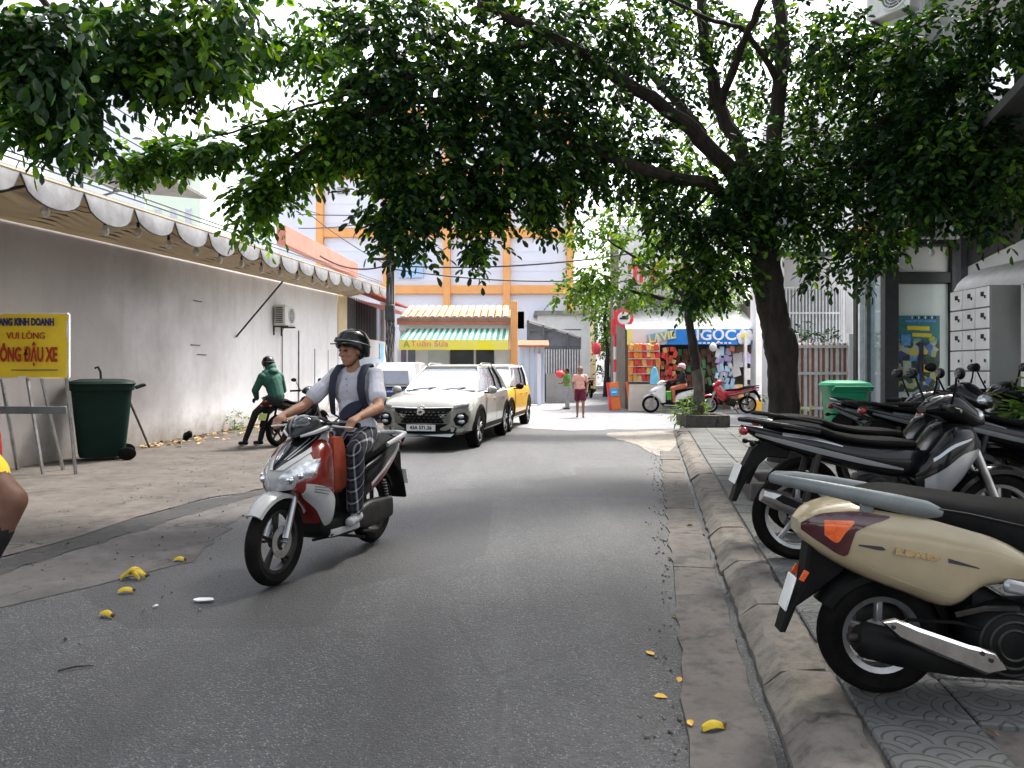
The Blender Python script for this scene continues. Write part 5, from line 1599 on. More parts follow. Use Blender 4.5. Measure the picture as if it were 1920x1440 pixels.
def limb(mb, pts, r0, r1, n=9, wob=.03, seed=1):
    rr = random.Random(seed)
    m_ = max(8, len(pts) * 4)
    c = catmull([tuple(p) for p in pts], m_)
    path = [Vector(p) + Vector((rr.gauss(0, wob * .3), rr.gauss(0, wob * .3), rr.gauss(0, wob * .3))) for p in c]
    rs = [(r0 + (r1 - r0) * (i / (m_ - 1)) ** .8) * rr.uniform(.93, 1.07) for i in range(m_)]
    mb.tube(path, rs, n)
    return path

def W3(px, py, Y): return P(px, py, Y)
# ---- the big tree on the right-hand pavement
bt = thing('street_tree', 'big dark street tree with forked trunk leaning over the road from the right pavement', 'tree', (3.83, 10.5, .12))
BL = Matrix.Translation(bt.location).inverted()
mb = MB()
trunk_pts = [(1476, 872, 10.5), (1472, 800, 10.5), (1467, 700, 10.5), (1455, 620, 10.5), (1441, 540, 10.45), (1432, 460, 10.4), (1425, 400, 10.4)]
path = [BL @ W3(*q) for q in trunk_pts]
cc_ = catmull([tuple(p) for p in path], 80)
rr_ = random.Random(9)
mb.tube([Vector(p) for p in cc_], [.215 + .06 * max(0, 1 - i / 14) - .035 * i / 80 + rr_.uniform(-.004, .004) for i in range(80)], 40)
mb.ball(BL @ W3(1480, 668, 10.4), (.11, .12, .42), nu=12, nv=8)
tk = mb.build('trunk', M['bark'], bt)
from mathutils import noise as mnoise
for v_ in tk.data.vertices:
    q_ = Vector((v_.co.x * 11, v_.co.y * 11, v_.co.z * 2.4)); c_ = Vector((cc_[min(79, max(0, int((v_.co.z - cc_[0][2]) / (cc_[-1][2] - cc_[0][2]) * 79)))][0], cc_[min(79, max(0, int((v_.co.z - cc_[0][2]) / (cc_[-1][2] - cc_[0][2]) * 79)))][1], v_.co.z))
    v_.co += (v_.co - c_).normalized() * (mnoise.noise(q_) * .03 + mnoise.noise(q_ * 2.7) * .014)
limbs = [
    ([(1428, 430, 10.4), (1392, 350, 10.4), (1330, 275, 10.2), (1250, 205, 9.9), (1150, 140, 9.4), (1040, 70, 8.8), (900, 10, 8.2)], .15, .05),
    ([(1425, 420, 10.4), (1340, 352, 10.2), (1250, 330, 9.8), (1160, 300, 9.4), (1060, 250, 9.0), (930, 210, 8.6), (780, 190, 8.3), (640, 240, 8.1), (500, 330, 8.0)], .10, .025),
    ([(1428, 400, 10.4), (1400, 300, 10.5), (1350, 200, 10.6), (1325, 90, 10.7), (1310, -60, 10.8)], .13, .07),
    ([(1432, 400, 10.5), (1450, 280, 10.7), (1462, 160, 10.8), (1466, 60, 10.9), (1455, -80, 11)], .12, .09),
    ([(1440, 420, 10.4), (1490, 360, 10.1), (1545, 300, 9.8), (1620, 250, 9.3), (1720, 190, 8.8), (1850, 130, 8.3)], .085, .03),
    ([(1330, 275, 10.2), (1280, 200, 10.6), (1200, 120, 11), (1120, 30, 11.4), (1050, -60, 12)], .08, .04),
    ([(1350, 200, 10.6), (1390, 90, 9.8), (1430, 0, 9.0), (1480, -120, 8)], .06, .04),
    ([(1462, 160, 10.8), (1400, 60, 10.2), (1340, 40, 9.6), (1250, 0, 9)], .05, .02),
    ([(1040, 70, 8.8), (900, 110, 8.4), (760, 150, 8.2), (600, 190, 8.0), (420, 250, 7.9), (240, 290, 7.8)], .03, .008),
    ([(1060, 250, 9.0), (940, 310, 8.6), (830, 360, 8.3), (770, 430, 8.1)], .035, .012),
    ([(1060, 250, 9.0), (990, 320, 8.8), (930, 400, 8.6), (895, 500, 8.5)], .03, .01),
    ([(1545, 300, 9.8), (1600, 350, 9.6), (1640, 430, 9.4)], .03, .012),
    ([(1340, 352, 10.2), (1280, 420, 10.2), (1240, 470, 10.2)], .03, .012)]
for i, (pts, r0, r1) in enumerate(limbs):
    mb = MB(); limb(mb, [BL @ W3(*q) for q in pts], r0, r1, 9, .04, i); mb.build('limb', M['bark'], bt)
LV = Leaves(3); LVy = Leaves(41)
def blob(px, py, Y, rpx, n, ry=None, **kw):
    c = BL @ W3(px, py, Y); r_ = rpx / 1400 * Y; rz = (ry or rpx) / 1400 * Y
    LV.spray(c, (r_, min(r_, .8) * 1.0, rz), n, **kw)
# along thin leafy branches at the left
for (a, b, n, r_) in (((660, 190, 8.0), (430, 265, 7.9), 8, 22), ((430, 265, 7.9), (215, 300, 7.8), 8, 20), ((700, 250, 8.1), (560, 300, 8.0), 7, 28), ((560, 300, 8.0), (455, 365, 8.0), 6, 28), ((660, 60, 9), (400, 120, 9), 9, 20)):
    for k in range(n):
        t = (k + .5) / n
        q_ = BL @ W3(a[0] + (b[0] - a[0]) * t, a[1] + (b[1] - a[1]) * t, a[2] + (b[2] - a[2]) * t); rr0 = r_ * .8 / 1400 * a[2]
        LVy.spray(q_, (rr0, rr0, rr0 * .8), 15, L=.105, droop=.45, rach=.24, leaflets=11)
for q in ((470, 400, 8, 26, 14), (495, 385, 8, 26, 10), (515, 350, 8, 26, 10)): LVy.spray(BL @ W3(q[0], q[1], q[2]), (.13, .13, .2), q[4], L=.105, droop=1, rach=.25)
main = [
    (680, 30, 8.5, 40, 16), (715, 130, 8.3, 60, 30), (690, 235, 8.1, 50, 24), (715, 310, 8.2, 46, 22), (760, 60, 8.6, 90, 44), (800, 180, 8.3, 95, 55), (800, 300, 8.2, 80, 44), (770, 380, 8.1, 56, 26),
    (745, 445, 8.1, 34, 12), (775, 470, 8.1, 28, 9), (720, 415, 8.1, 34, 10), (850, 390, 8.3, 50, 20), (900, 70, 8.7, 95, 48), (920, 180, 8.5, 90, 52), (930, 290, 8.5, 80, 44), (910, 380, 8.5, 42, 16), (898, 440, 8.5, 30, 12), (895, 490, 8.5, 22, 8),
    (930, 410, 8.5, 26, 8), (1010, 60, 8.9, 90, 44), (1020, 170, 8.9, 85, 46), (1010, 280, 8.9, 70, 34), (1020, 370, 8.9, 44, 20), (1010, 410, 8.9, 26, 8), (1045, 395, 8.9, 24, 7), (1110, 60, 9.3, 85, 38), (1110, 200, 9.4, 80, 34), (1110, 290, 9.5, 60, 24), (1080, 320, 9.4, 40, 14),
    (1200, 40, 9.6, 80, 34), (1200, 250, 10, 60, 18), (1180, 340, 10, 55, 18), (1260, 400, 10.2, 60, 20), (1220, 110, 10.2, 60, 16), (1290, 130, 10.6, 60, 16), (1240, 330, 10.2, 45, 12),
    (1300, 30, 10.4, 70, 26), (1330, 420, 10.4, 60, 26), (1290, 470, 10.4, 44, 16), (1350, 490, 10.3, 55, 26), (1330, 550, 10.3, 44, 20), (1300, 590, 10.4, 34, 14), (1370, 560, 10.2, 40, 18), (1250, 470, 10.4, 34, 10), (1390, 450, 10.0, 40, 16), (1420, 330, 9.9, 60, 24), (1400, 60, 10.8, 60, 18), (1490, 40, 11, 60, 16),
    (1500, 160, 11.2, 60, 18), (1560, 90, 10.4, 80, 34), (1560, 210, 10.6, 60, 20), (1390, 200, 11.6, 60, 14), (1290, 300, 11.8, 60, 12), (1510, 270, 10.8, 45, 12), (1470, 340, 10.0, 60, 24), (1520, 370, 9.9, 50, 20), (1470, 440, 10.0, 34, 12), (1515, 450, 9.8, 34, 12), (1540, 520, 9.8, 28, 8), (1600, 440, 9.4, 50, 24), (1640, 470, 9.3, 40, 16), (1620, 510, 9.3, 26, 8), (1580, 380, 9.5, 45, 14),
    (1590, 60, 9.6, 60, 30), (1660, 100, 9.4, 50, 24), (1680, 170, 9.0, 90, 50), (1650, 260, 9.2, 70, 36), (1720, 300, 8.6, 80, 48), (1700, 380, 8.5, 50, 22), (1760, 90, 8.6, 90, 48), (1790, 200, 8.3, 80, 46), (1800, 310, 8.2, 70, 40), (1860, 395, 8.2, 50, 24), (1900, 30, 8.0, 60, 30), (1770, 390, 8.4, 44, 18), (1640, 330, 9.2, 50, 20), (1900, 330, 7.8, 50, 18)]
for (px, py, Y, r_, n) in main:
    if py > 300: py -= 34 + (26 if (px > 1230 and px < 1430 and py > 440) else 0)
    blob(px, py, Y, r_ * .86, int(n * 2.5), droop=.45, leaflets=11, rach=.34, L=.105)
# unseen crown above the picture, added to shade the road and the photographer
rv = np.random.RandomState(8)
for k in range(58):
    x = rv.uniform(-3.5, 6.0); y = rv.uniform(-3.5, 5.5)
    z = max(5.9 + rv.uniform(0, 2.6), CAM_H + .53 * y + 1.9)
    LV.spray(np.array((x, y, z)) - np.array(bt.location), (1.1, 1.1, .7), 46, droop=.5)
for k in range(64):      # upper crown out of view, added to darken the near road
    x = rv.uniform(-2.5, 7.0); y = rv.uniform(4.0, 9.5)
    z = CAM_H + .53 * y + rv.uniform(1.9, 4.0)
    LV.spray(np.array((x, y, z)) - np.array(bt.location), (1.1, 1.1, .6), 44, droop=.4, L=.115)
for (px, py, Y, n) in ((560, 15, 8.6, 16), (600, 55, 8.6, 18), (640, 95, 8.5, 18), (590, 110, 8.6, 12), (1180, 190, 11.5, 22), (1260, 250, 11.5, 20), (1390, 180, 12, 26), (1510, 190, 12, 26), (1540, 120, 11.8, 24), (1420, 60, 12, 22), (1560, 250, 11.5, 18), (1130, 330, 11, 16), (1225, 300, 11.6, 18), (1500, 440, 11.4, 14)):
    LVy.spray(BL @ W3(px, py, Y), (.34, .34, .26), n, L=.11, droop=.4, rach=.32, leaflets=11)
crown = link('crown', LV.mesh('crown', M['leaf']), bt); crown['kind'] = 'stuff'
young = link('sun_tinted_foliage', LVy.mesh('sun_tinted_foliage', M['leaf_sun_tint']), bt); young['kind'] = 'stuff'  # sunlit sprays of the same crown, brightened by leaf colour

# ---- the tree at the left whose boughs hang into the top left corner
lt_ = thing('overhanging_tree', 'large-leaved tree whose boughs hang into the upper left corner', 'tree', (-6.1, 3.2, .01))
LT = Matrix.Translation(lt_.location).inverted()
mb = MB(); limb(mb, [(0, 0, 0), (.05, .1, 1.8), (.2, .3, 3.6), (.5, .6, 5.0)], .2, .12, 12, .05, 3); mb.build('trunk', M['bark'], lt_)
for i, pts in enumerate(([(-6.1 + .5, 3.8, 5.0), (-4.9, 5.0, 5.2), (-4.3, 6.0, 4.9), (-3.8, 6.6, 4.2), (-3.75, 6.8, 3.5)], [(-5.6, 3.8, 5.0), (-4.6, 5.2, 5.6), (-3.6, 6.4, 5.4), (-2.6, 6.9, 4.6)], [(-5.6, 3.7, 5.0), (-4.2, 4.0, 6.2), (-2.4, 4.2, 6.4)])):
    mb = MB(); limb(mb, [LT @ Vector(p) for p in pts], .07, .015, 8, .05, 20 + i); mb.build('limb', M['bark'], lt_)
LV2 = Leaves(6)
def blob2(px, py, Y, rpx, n, ry=None, **kw):
    py -= 40 if py > 120 else 10
    c = LT @ W3(px, py, Y); r_ = rpx / 1400 * Y
    LV2.spray(c, (r_, min(r_, .6), (ry or rpx) / 1400 * Y), n, **kw)
kw2 = dict(L=.115, W=.48, leaflets=9, rach=.3, droop=.8)
for (px, py, Y, r_, n) in ((20, 30, 6.2, 60, 26), (80, 80, 6.3, 60, 28), (40, 150, 6.3, 50, 22), (110, 150, 6.2, 50, 24), (130, 40, 6.3, 50, 20), (90, 220, 6.2, 40, 17), (140, 220, 6.2, 34, 14), (145, 275, 6.2, 26, 9), (20, 190, 6.5, 30, 9), (60, 250, 6.3, 30, 8),
                       (230, 20, 6.8, 60, 26), (310, 40, 6.8, 70, 34), (400, 20, 6.8, 70, 32), (270, 110, 6.8, 55, 26), (350, 110, 6.8, 55, 30), (420, 80, 6.8, 50, 22), (340, 155, 6.8, 40, 18), (220, 110, 6.8, 34, 12), (455, 40, 6.8, 30, 9), (250, 160, 6.8, 30, 10)):
    blob2(px, py, Y, r_ * .85, int(n * 1.5), **kw2)
for k in range(26):  # more unseen leaves overhead, added to shade the foreground
    x = rv.uniform(-7.5, -1.0); y = rv.uniform(-3.0, 5.0); z = max(5.4 + rv.uniform(0, 1.8), CAM_H + .53 * y + 2.0)
    LV2.spray(np.array((x, y, z)) - np.array(lt_.location), (1.2, 1.2, .7), 34, **kw2)
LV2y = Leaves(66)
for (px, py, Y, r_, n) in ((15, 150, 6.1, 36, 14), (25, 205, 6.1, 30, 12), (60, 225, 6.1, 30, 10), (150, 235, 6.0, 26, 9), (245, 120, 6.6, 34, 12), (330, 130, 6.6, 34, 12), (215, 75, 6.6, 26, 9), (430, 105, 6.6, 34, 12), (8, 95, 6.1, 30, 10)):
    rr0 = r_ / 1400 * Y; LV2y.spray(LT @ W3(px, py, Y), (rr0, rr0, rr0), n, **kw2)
c4 = link('sun_tinted_foliage', LV2y.mesh('sun_tinted_foliage', M['leaf_sun_tint']), lt_); c4['kind'] = 'stuff'  # paler leaf colour stands in for sun on these sprays
c2 = link('crown', LV2.mesh('crown', M['leaf']), lt_); c2['kind'] = 'stuff'
# nearest leaves, one object each
one = Leaves(1); one.add(np.array([[0., 0., 0.]]), np.array([[0., 1., 0.]]), np.array([1.0]), .5)
leaf_me = one.mesh('leaf', M['leaf'])
rl = random.Random(77)
for (px, py, Y, r_, n) in ((140, 215, 5.9, 40, 30), (160, 60, 5.9, 36, 30), (60, 170, 5.9, 55, 34), (400, 80, 6.3, 55, 40), (450, 30, 6.3, 40, 26), (350, 120, 6.3, 50, 30), (140, 150, 5.8, 26, 22)):
    for k in range(n):
        c = LT @ W3(px + rl.gauss(0, r_ * .5), py + rl.gauss(0, r_ * .6), Y + rl.uniform(-.2, .2))
        o = link('leaf', leaf_me, lt_); o.location = c
        dv = Vector((rl.gauss(0, .6), rl.gauss(0, .6), -1.0)).normalized()
        o.rotation_euler = (dv.to_track_quat('Y', 'Z').to_matrix() @ Matrix.Rotation(rl.uniform(0, 6.28), 3, 'Y')).to_euler()
        s_ = rl.uniform(.1, .15); o.scale = (s_, s_, s_)
# ---- young tree in the planter
yt = thing('young_tree', 'slim street tree with a limewashed foot growing in the square planter', 'tree', (P(1306, 780, 17.2).x, 17.2, .3))
YL = Matrix.Translation(yt.location).inverted()
mb = MB(); pth = [Vector((0, 0, -.1))] + [YL @ W3(*q) for q in ((1311, 740, 17.2), (1306, 690, 17.2), (1299, 640, 17.2))]
mb.tube([Vector(p) for p in catmull([tuple(q) for q in pth[:3]], 8)], [.16, .15, .14, .135, .13, .13, .13, .125], 12); mb.build('limewashed_foot', M['bark_pale'], yt)
mb = MB(); limb(mb, [YL @ W3(*q) for q in ((1306.5, 694, 17.2), (1299, 640, 17.2), (1290, 590, 17.2), (1285, 540, 17.2), (1290, 470, 17.2))], .125, .07, 10, .03, 5); mb.build('trunk', M['bark'], yt)
for i, pts in enumerate(([(1287, 560, 17.2), (1240, 520, 17.4), (1170, 470, 17.6), (1100, 430, 17.8)], [(1287, 570, 17.2), (1200, 550, 17.6), (1120, 540, 18), (1060, 545, 18.2)], [(1288, 540, 17.2), (1330, 500, 17), (1370, 450, 17)], [(1290, 500, 17.2), (1260, 420, 17.3), (1230, 360, 17.4)])):
    mb = MB(); limb(mb, [YL @ W3(*q) for q in pts], .06, .015, 8, .04, 40 + i); mb.build('limb', M['bark'], yt)
LV3 = Leaves(12)
def blob3(px, py, Y, rpx, n, ry=None, **kw):
    c = YL @ W3(px, py, Y); r_ = rpx / 1400 * Y
    LV3.spray(c, (r_, min(r_, .7), (ry or rpx * .7) / 1400 * Y), n, **kw)
for (px, py, r_, n) in ((1110, 420, 40, 16), (1160, 400, 40, 14), (1080, 440, 28, 9), (1140, 450, 36, 14), (1190, 460, 34, 12), (1130, 500, 34, 14), (1100, 510, 24, 8), (1060, 545, 24, 12), (1090, 535, 26, 13), (1130, 530, 30, 14), (1170, 530, 30, 12), (1210, 510, 30, 12), (1230, 460, 36, 16), (1260, 430, 36, 16), (1240, 530, 26, 9), (1290, 540, 34, 16), (1320, 560, 36, 22), (1310, 600, 26, 14), (1350, 530, 36, 20), (1295, 490, 36, 18), (1340, 590, 24, 10), (1200, 555, 22, 8), (1180, 390, 30, 8)):
    if py > 520 and px > 1220: py -= 30
    blob3(px, py, 17.4, r_, int(n * (1.9 if px < 1240 else 1.2)), L=.13, droop=.35, rach=.32)
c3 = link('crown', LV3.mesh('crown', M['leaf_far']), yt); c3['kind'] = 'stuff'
pt = thing('planter', 'square concrete planter on the pavement corner around the slim tree', 'planter', (P(1318, 790, 17.2).x, 17.25, .12))
mb = MB(); mb.box((0, -.45, .14), (1.0, .1, .28), bev=.015); mb.build('front_slab', M['gutter_stone'], pt)
mb = MB(); mb.box((0, .45, .14), (1.0, .1, .28), bev=.015); mb.build('back_slab', M['gutter_stone'], pt)
for s_ in (-1, 1):
    mb = MB(); mb.box((s_ * .45, 0, .14), (.1, .8, .28), bev=.015); mb.build('side_slab', M['gutter_stone'], pt)
mb = MB(); mb.box((0, 0, .1), (.82, .82, .2)); mb.build('soil', M['shoulder'], pt)

def bush(name, label, loc, blobs, m_, seed, **kw):
    o = thing(name, label, 'plant', loc)
    lv = Leaves(seed); mb = MB()
    for (x, y, z, r_, n) in blobs:
        lv.spray((x, y, z), r_, n, **kw)
        mb.tube([(x * .3, y * .3, 0), (x, y, z)], [.012, .006], 5)
    mb.build('stem', M['bark'], o)
    f_ = link('foliage', lv.mesh('foliage', m_), o); f_['kind'] = 'stuff'
    return o
kb = dict(L=.09, W=.55, leaflets=5, rach=.15, droop=.1)
bush('planter_shrub', 'bright green shrub growing in the square planter', (pt.location.x - .15, 17.2, .3), [(-.2, 0, .2, .26, 22), (.1, -.1, .18, .24, 20), (-.05, .1, .42, .24, 18), (-.35, -.1, .1, .2, 12)], M['shrub_leaf'], 2, **kb)
bush('hedge_plant', 'low leafy plants between the big trunk and the green bin', (4.55, 12.6, .12), [(-.2, 0, .3, .3, 26), (.2, 0, .35, .3, 26), (0, .1, .6, .25, 18), (.45, 0, .25, .25, 16)], M['shrub_leaf'], 4, **kb)
bush('porch_plant', 'dark leafy plants on top of the slatted gate', (7.7, 19.6, 2.0), [(-.4, 0, .15, .3, 24), (.2, 0, .25, .35, 28), (.6, 0, .2, .3, 20), (0, 0, .5, .25, 16)], M['leaf'], 5, **kb)
bush('balcony_plant', 'row of leafy plants along the balcony above the grocery', (6.2, 27.7, 3.9), [(-1.9 + .5 * k, 0, .15 + .1 * math.sin(k * 2), .34, 22) for k in range(9)], M['leaf_far'], 7, L=.14, W=.5, leaflets=5, rach=.25, droop=.2)
lv = Leaves(9); lv.spray((0, 0, .75), (.34, .3, .4), 90, L=.16, W=.22, leaflets=5, rach=.2, droop=-.2)
f_ = link('foliage', lv.mesh('foliage', M['shrub_leaf']), pl); f_['kind'] = 'stuff'
bush('wall_weed', 'scruffy weed sprouting at the foot of the white wall', wp(17.6, .15, .01), [(0, 0, .25, .2, 16), (.1, .3, .15, .18, 12), (.05, -.3, .12, .16, 10)], M['shrub_leaf'], 8, L=.07, W=.4, leaflets=5, rach=.2, droop=-.3)
bush('kerb_weed', 'straggly flowering weed in front of the white scooter', G(1258, 790, 0), [(0, 0, .2, .2, 12), (.2, 0, .22, .18, 10)], M['shrub_leaf'], 13, L=.07, W=.3, leaflets=5, rach=.2, droop=-.3)
def crown_tree(label, x, y, blobs, h, m_, seed, **kw):
    o = thing('alley_tree', label, 'tree', (x, y, 0))
    mb = MB(); limb(mb, [(0, 0, 0), (.1, 0, h * .4), (0, .1, h * .7), (.1, 0, h)], .16, .06, 9, .06, seed); mb.build('trunk', M['bark'], o)
    lv = Leaves(seed)
    for b in blobs: lv.spray(b[:3], b[3], b[4], **kw)
    c = link('crown', lv.mesh('crown', m_), o); c['kind'] = 'stuff'
    return o
kc = dict(L=.2, W=.55, leaflets=7, rach=.4, droop=.4)
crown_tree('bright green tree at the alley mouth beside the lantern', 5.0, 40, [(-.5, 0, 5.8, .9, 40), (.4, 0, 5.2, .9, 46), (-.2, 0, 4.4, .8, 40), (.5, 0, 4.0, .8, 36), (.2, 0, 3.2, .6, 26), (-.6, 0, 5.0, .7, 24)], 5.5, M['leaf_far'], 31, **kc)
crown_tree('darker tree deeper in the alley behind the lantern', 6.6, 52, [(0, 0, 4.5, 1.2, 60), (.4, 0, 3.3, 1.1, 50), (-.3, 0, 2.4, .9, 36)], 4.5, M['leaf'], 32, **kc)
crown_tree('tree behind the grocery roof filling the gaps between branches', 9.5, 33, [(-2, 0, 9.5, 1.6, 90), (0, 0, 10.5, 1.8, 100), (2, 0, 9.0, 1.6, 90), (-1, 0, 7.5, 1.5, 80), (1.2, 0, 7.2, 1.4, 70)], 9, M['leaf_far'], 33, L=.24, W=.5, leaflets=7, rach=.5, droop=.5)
# ================================================================== VEHICLES
class Body:
    """soft superelliptic hull along local x, described by top, bottom and half-width curves"""
    def __init__(s, zt, zb, w, p=.62, yc=0.0):
        s.zt, s.zb, s.w, s.n, s.p, s.yc = keyfun(zt), keyfun(zb), keyfun(w), 2 / p, p, yc
        s.x0, s.x1 = zt[0][0], zt[-1][0]
    def pt(s, x, t):
        c, q = math.cos(t), math.sin(t)
        zt, zb, w_ = s.zt(x), s.zb(x), s.w(x)
        return Vector((x, s.yc + w_ * math.copysign(abs(c) ** s.p, c), (zt + zb) / 2 + (zt - zb) / 2 * math.copysign(abs(q) ** s.p, q)))
    def hull(s, mb, n=22, m=24):
        mb.loft([[s.pt(s.x0 + (s.x1 - s.x0) * i / n, 2 * PI * k / m) for k in range(m)] for i in range(n + 1)])
        return mb
    def side(s, x, z, sg):
        zt, zb, w_ = s.zt(x), s.zb(x), s.w(x)
        h = max((zt - zb) / 2, 1e-3)
        q = max(-.985, min(.985, (z - (zt + zb) / 2) / h))
        return Vector((x, s.yc + sg * w_ * (1 - abs(q) ** s.n) ** (1 / s.n), (zt + zb) / 2 + h * q))
    def patch(s, mb, sg, lo, hi, off=.004, thick=.008, nu=16, nv=5):
        flo, fhi = keyfun(lo), keyfun(hi)
        xa, xb = lo[0][0], lo[-1][0]
        def fn(u, v):
            x = xa + (xb - xa) * u
            z = flo(x) + (fhi(x) - flo(x)) * v
            p = s.side(x, z, sg)
            e = .004
            dx = s.side(x + e, z, sg) - s.side(x - e, z, sg); dz = s.side(x, z + e, sg) - s.side(x, z - e, sg)
            n_ = dx.cross(dz)
            n_ = n_.normalized() if n_.length > 1e-9 else Vector((0, sg, 0))
            if n_.y * sg < 0: n_ = -n_
            return p, n_
        if sg < 0: mb.grid(fn, 0, 1, 0, 1, nu, nv, thick, off)
        else: mb.grid(fn, 1, 0, 0, 1, nu, nv, thick, off)
        return mb

def wheel(par, name, x, R, w_, rr, nsp, m_rim, disc=True, twin=False):
    mb = MB()
    prof = [(rr - .004, -w_ * .30), (rr + .012, -w_ * .46), (rr + (R - rr) * .55, -w_ * .52), (R - .016, -w_ * .40), (R - .003, -w_ * .18), (R, 0), (R - .003, w_ * .18), (R - .016, w_ * .40), (rr + (R - rr) * .55, w_ * .52), (rr + .012, w_ * .46), (rr - .004, w_ * .30)]
    mb.lathe(prof, (0, 0, 0), 'Y', 40, close=True)
    t = mb.build(name, M['rubber'], par); t.location = (x, 0, R)
    mb = MB()
    mb.lathe([(rr - .022, -w_ * .28), (rr + .008, -w_ * .36), (rr + .008, -w_ * .32), (rr - .012, -w_ * .2), (rr - .012, w_ * .2), (rr + .008, w_ * .32), (rr + .008, w_ * .36), (rr - .022, w_ * .28)], (0, 0, 0), 'Y', 40, close=True)
    mb.build('rim', m_rim, t)
    mb = MB(); mb.lathe([(0, -w_ * .42), (.03, -w_ * .42), (.045, -w_ * .3), (.045, w_ * .3), (.03, w_ * .42), (0, w_ * .42)], (0, 0, 0), 'Y', 20); mb.build('hub', m_rim, t)
    for k in range(nsp):
        a = 2 * PI * k / nsp + .3
        mb = MB()
        for da in ((-.11, .11) if twin else (0,)):
            c_, s_ = math.cos(a + da), math.sin(a + da); c0, s0 = math.cos(a), math.sin(a)
            mb.bar((.03 * c0, 0, .03 * s0), ((rr - .012) * c_, 0, (rr - .012) * s_), w_ * .3, .026 if not twin else .018, .005)
        mb.build('spoke', m_rim, t)
    if disc:
        for sg in ((1,)):
            mb = MB(); mb.lathe([(.055, -.002), (.105, -.002), (.105, .002), (.055, .002)], (0, sg * w_ * .55, 0), 'Y', 30, close=True); mb.build('brake_disc', M['steel'], t)
    return t

def fender(par, name, x, zc, Ri, w_, a0, a1, m_, th=.012):
    """arched mudguard; angles in degrees from +x, counter-clockwise seen from the left"""
    mb = MB(); rings = []
    for k in range(17):
        a = rad(a0 + (a1 - a0) * k / 16)
        e = .82 + .18 * math.sin(PI * k / 16)
        ring = []
        for (yy, dr) in ((-1, -.035), (-.96, -.008), (-.6, .012), (0, .02), (.6, .012), (.96, -.008), (1, -.035), (.9, -.035), (.55, -.004), (0, .006), (-.55, -.004), (-.9, -.035)):
            r_ = Ri + dr + th
            ring.append((x + r_ * math.cos(a), yy * w_ / 2 * e, zc + r_ * math.sin(a)))
        rings.append(ring)
    mb.loft(rings); return mb.build(name, m_, par, fix=True)

def mirror(par, sg, base, tip, m_=None, w_=.12, h_=.075):
    mb = MB(); b, t = Vector(base), Vector(tip)
    mb.tube([b, b.lerp(t, .5) + Vector((0, sg * .02, .02)), t], [.008, .007, .007], 6)
    s = mb.build('mirror_stem', M['black_plastic'], par)
    mb = MB(); mb.ball(t + Vector((0, sg * w_ * .35, .01)), (.022, w_ / 2, h_ / 2), (0, 0, sg * .15), 14, 8); mb.build('mirror_shell', M['black_plastic'], s)
    mb = MB(); mb.ball(t + Vector((-.016, sg * w_ * .35, .01)), (.008, w_ / 2 * .88, h_ / 2 * .86), (0, 0, sg * .15), 14, 6); mb.build('mirror_glass', M['mirror'], s)
    return s

def grip_set(par, x, z, hw, m_bar):
    for sg in (-1, 1):
        mb = MB(); mb.tube([(x + .05, sg * .06, z), (x + .02, sg * .17, z + .01), (x - .03, sg * (hw - .13), z)], .012, 8); h = mb.build('handlebar', m_bar, par)
        mb = MB(); mb.tube([(x - .03, sg * (hw - .14), z), (x - .06, sg * hw, z - .005)], .017, 10); mb.tube([(x - .06, sg * (hw - .004), z - .005), (x - .062, sg * (hw + .014), z - .005)], .02, 10); mb.build('grip', M['black_plastic'], h)
        mb = MB(); mb.tube([(x + .02, sg * (hw - .16), z - .004), (x + .035, sg * (hw - .08), z - .012), (x + .0, sg * (hw - .005), z - .018)], [.009, .008, .006], 6); mb.build('brake_lever', M['steel'], h)
        mb = MB(); mb.box((x - .022, sg * (hw - .165), z), (.05, .05, .045), bev=.01); mb.build('switch_box', M['black_plastic'], h)

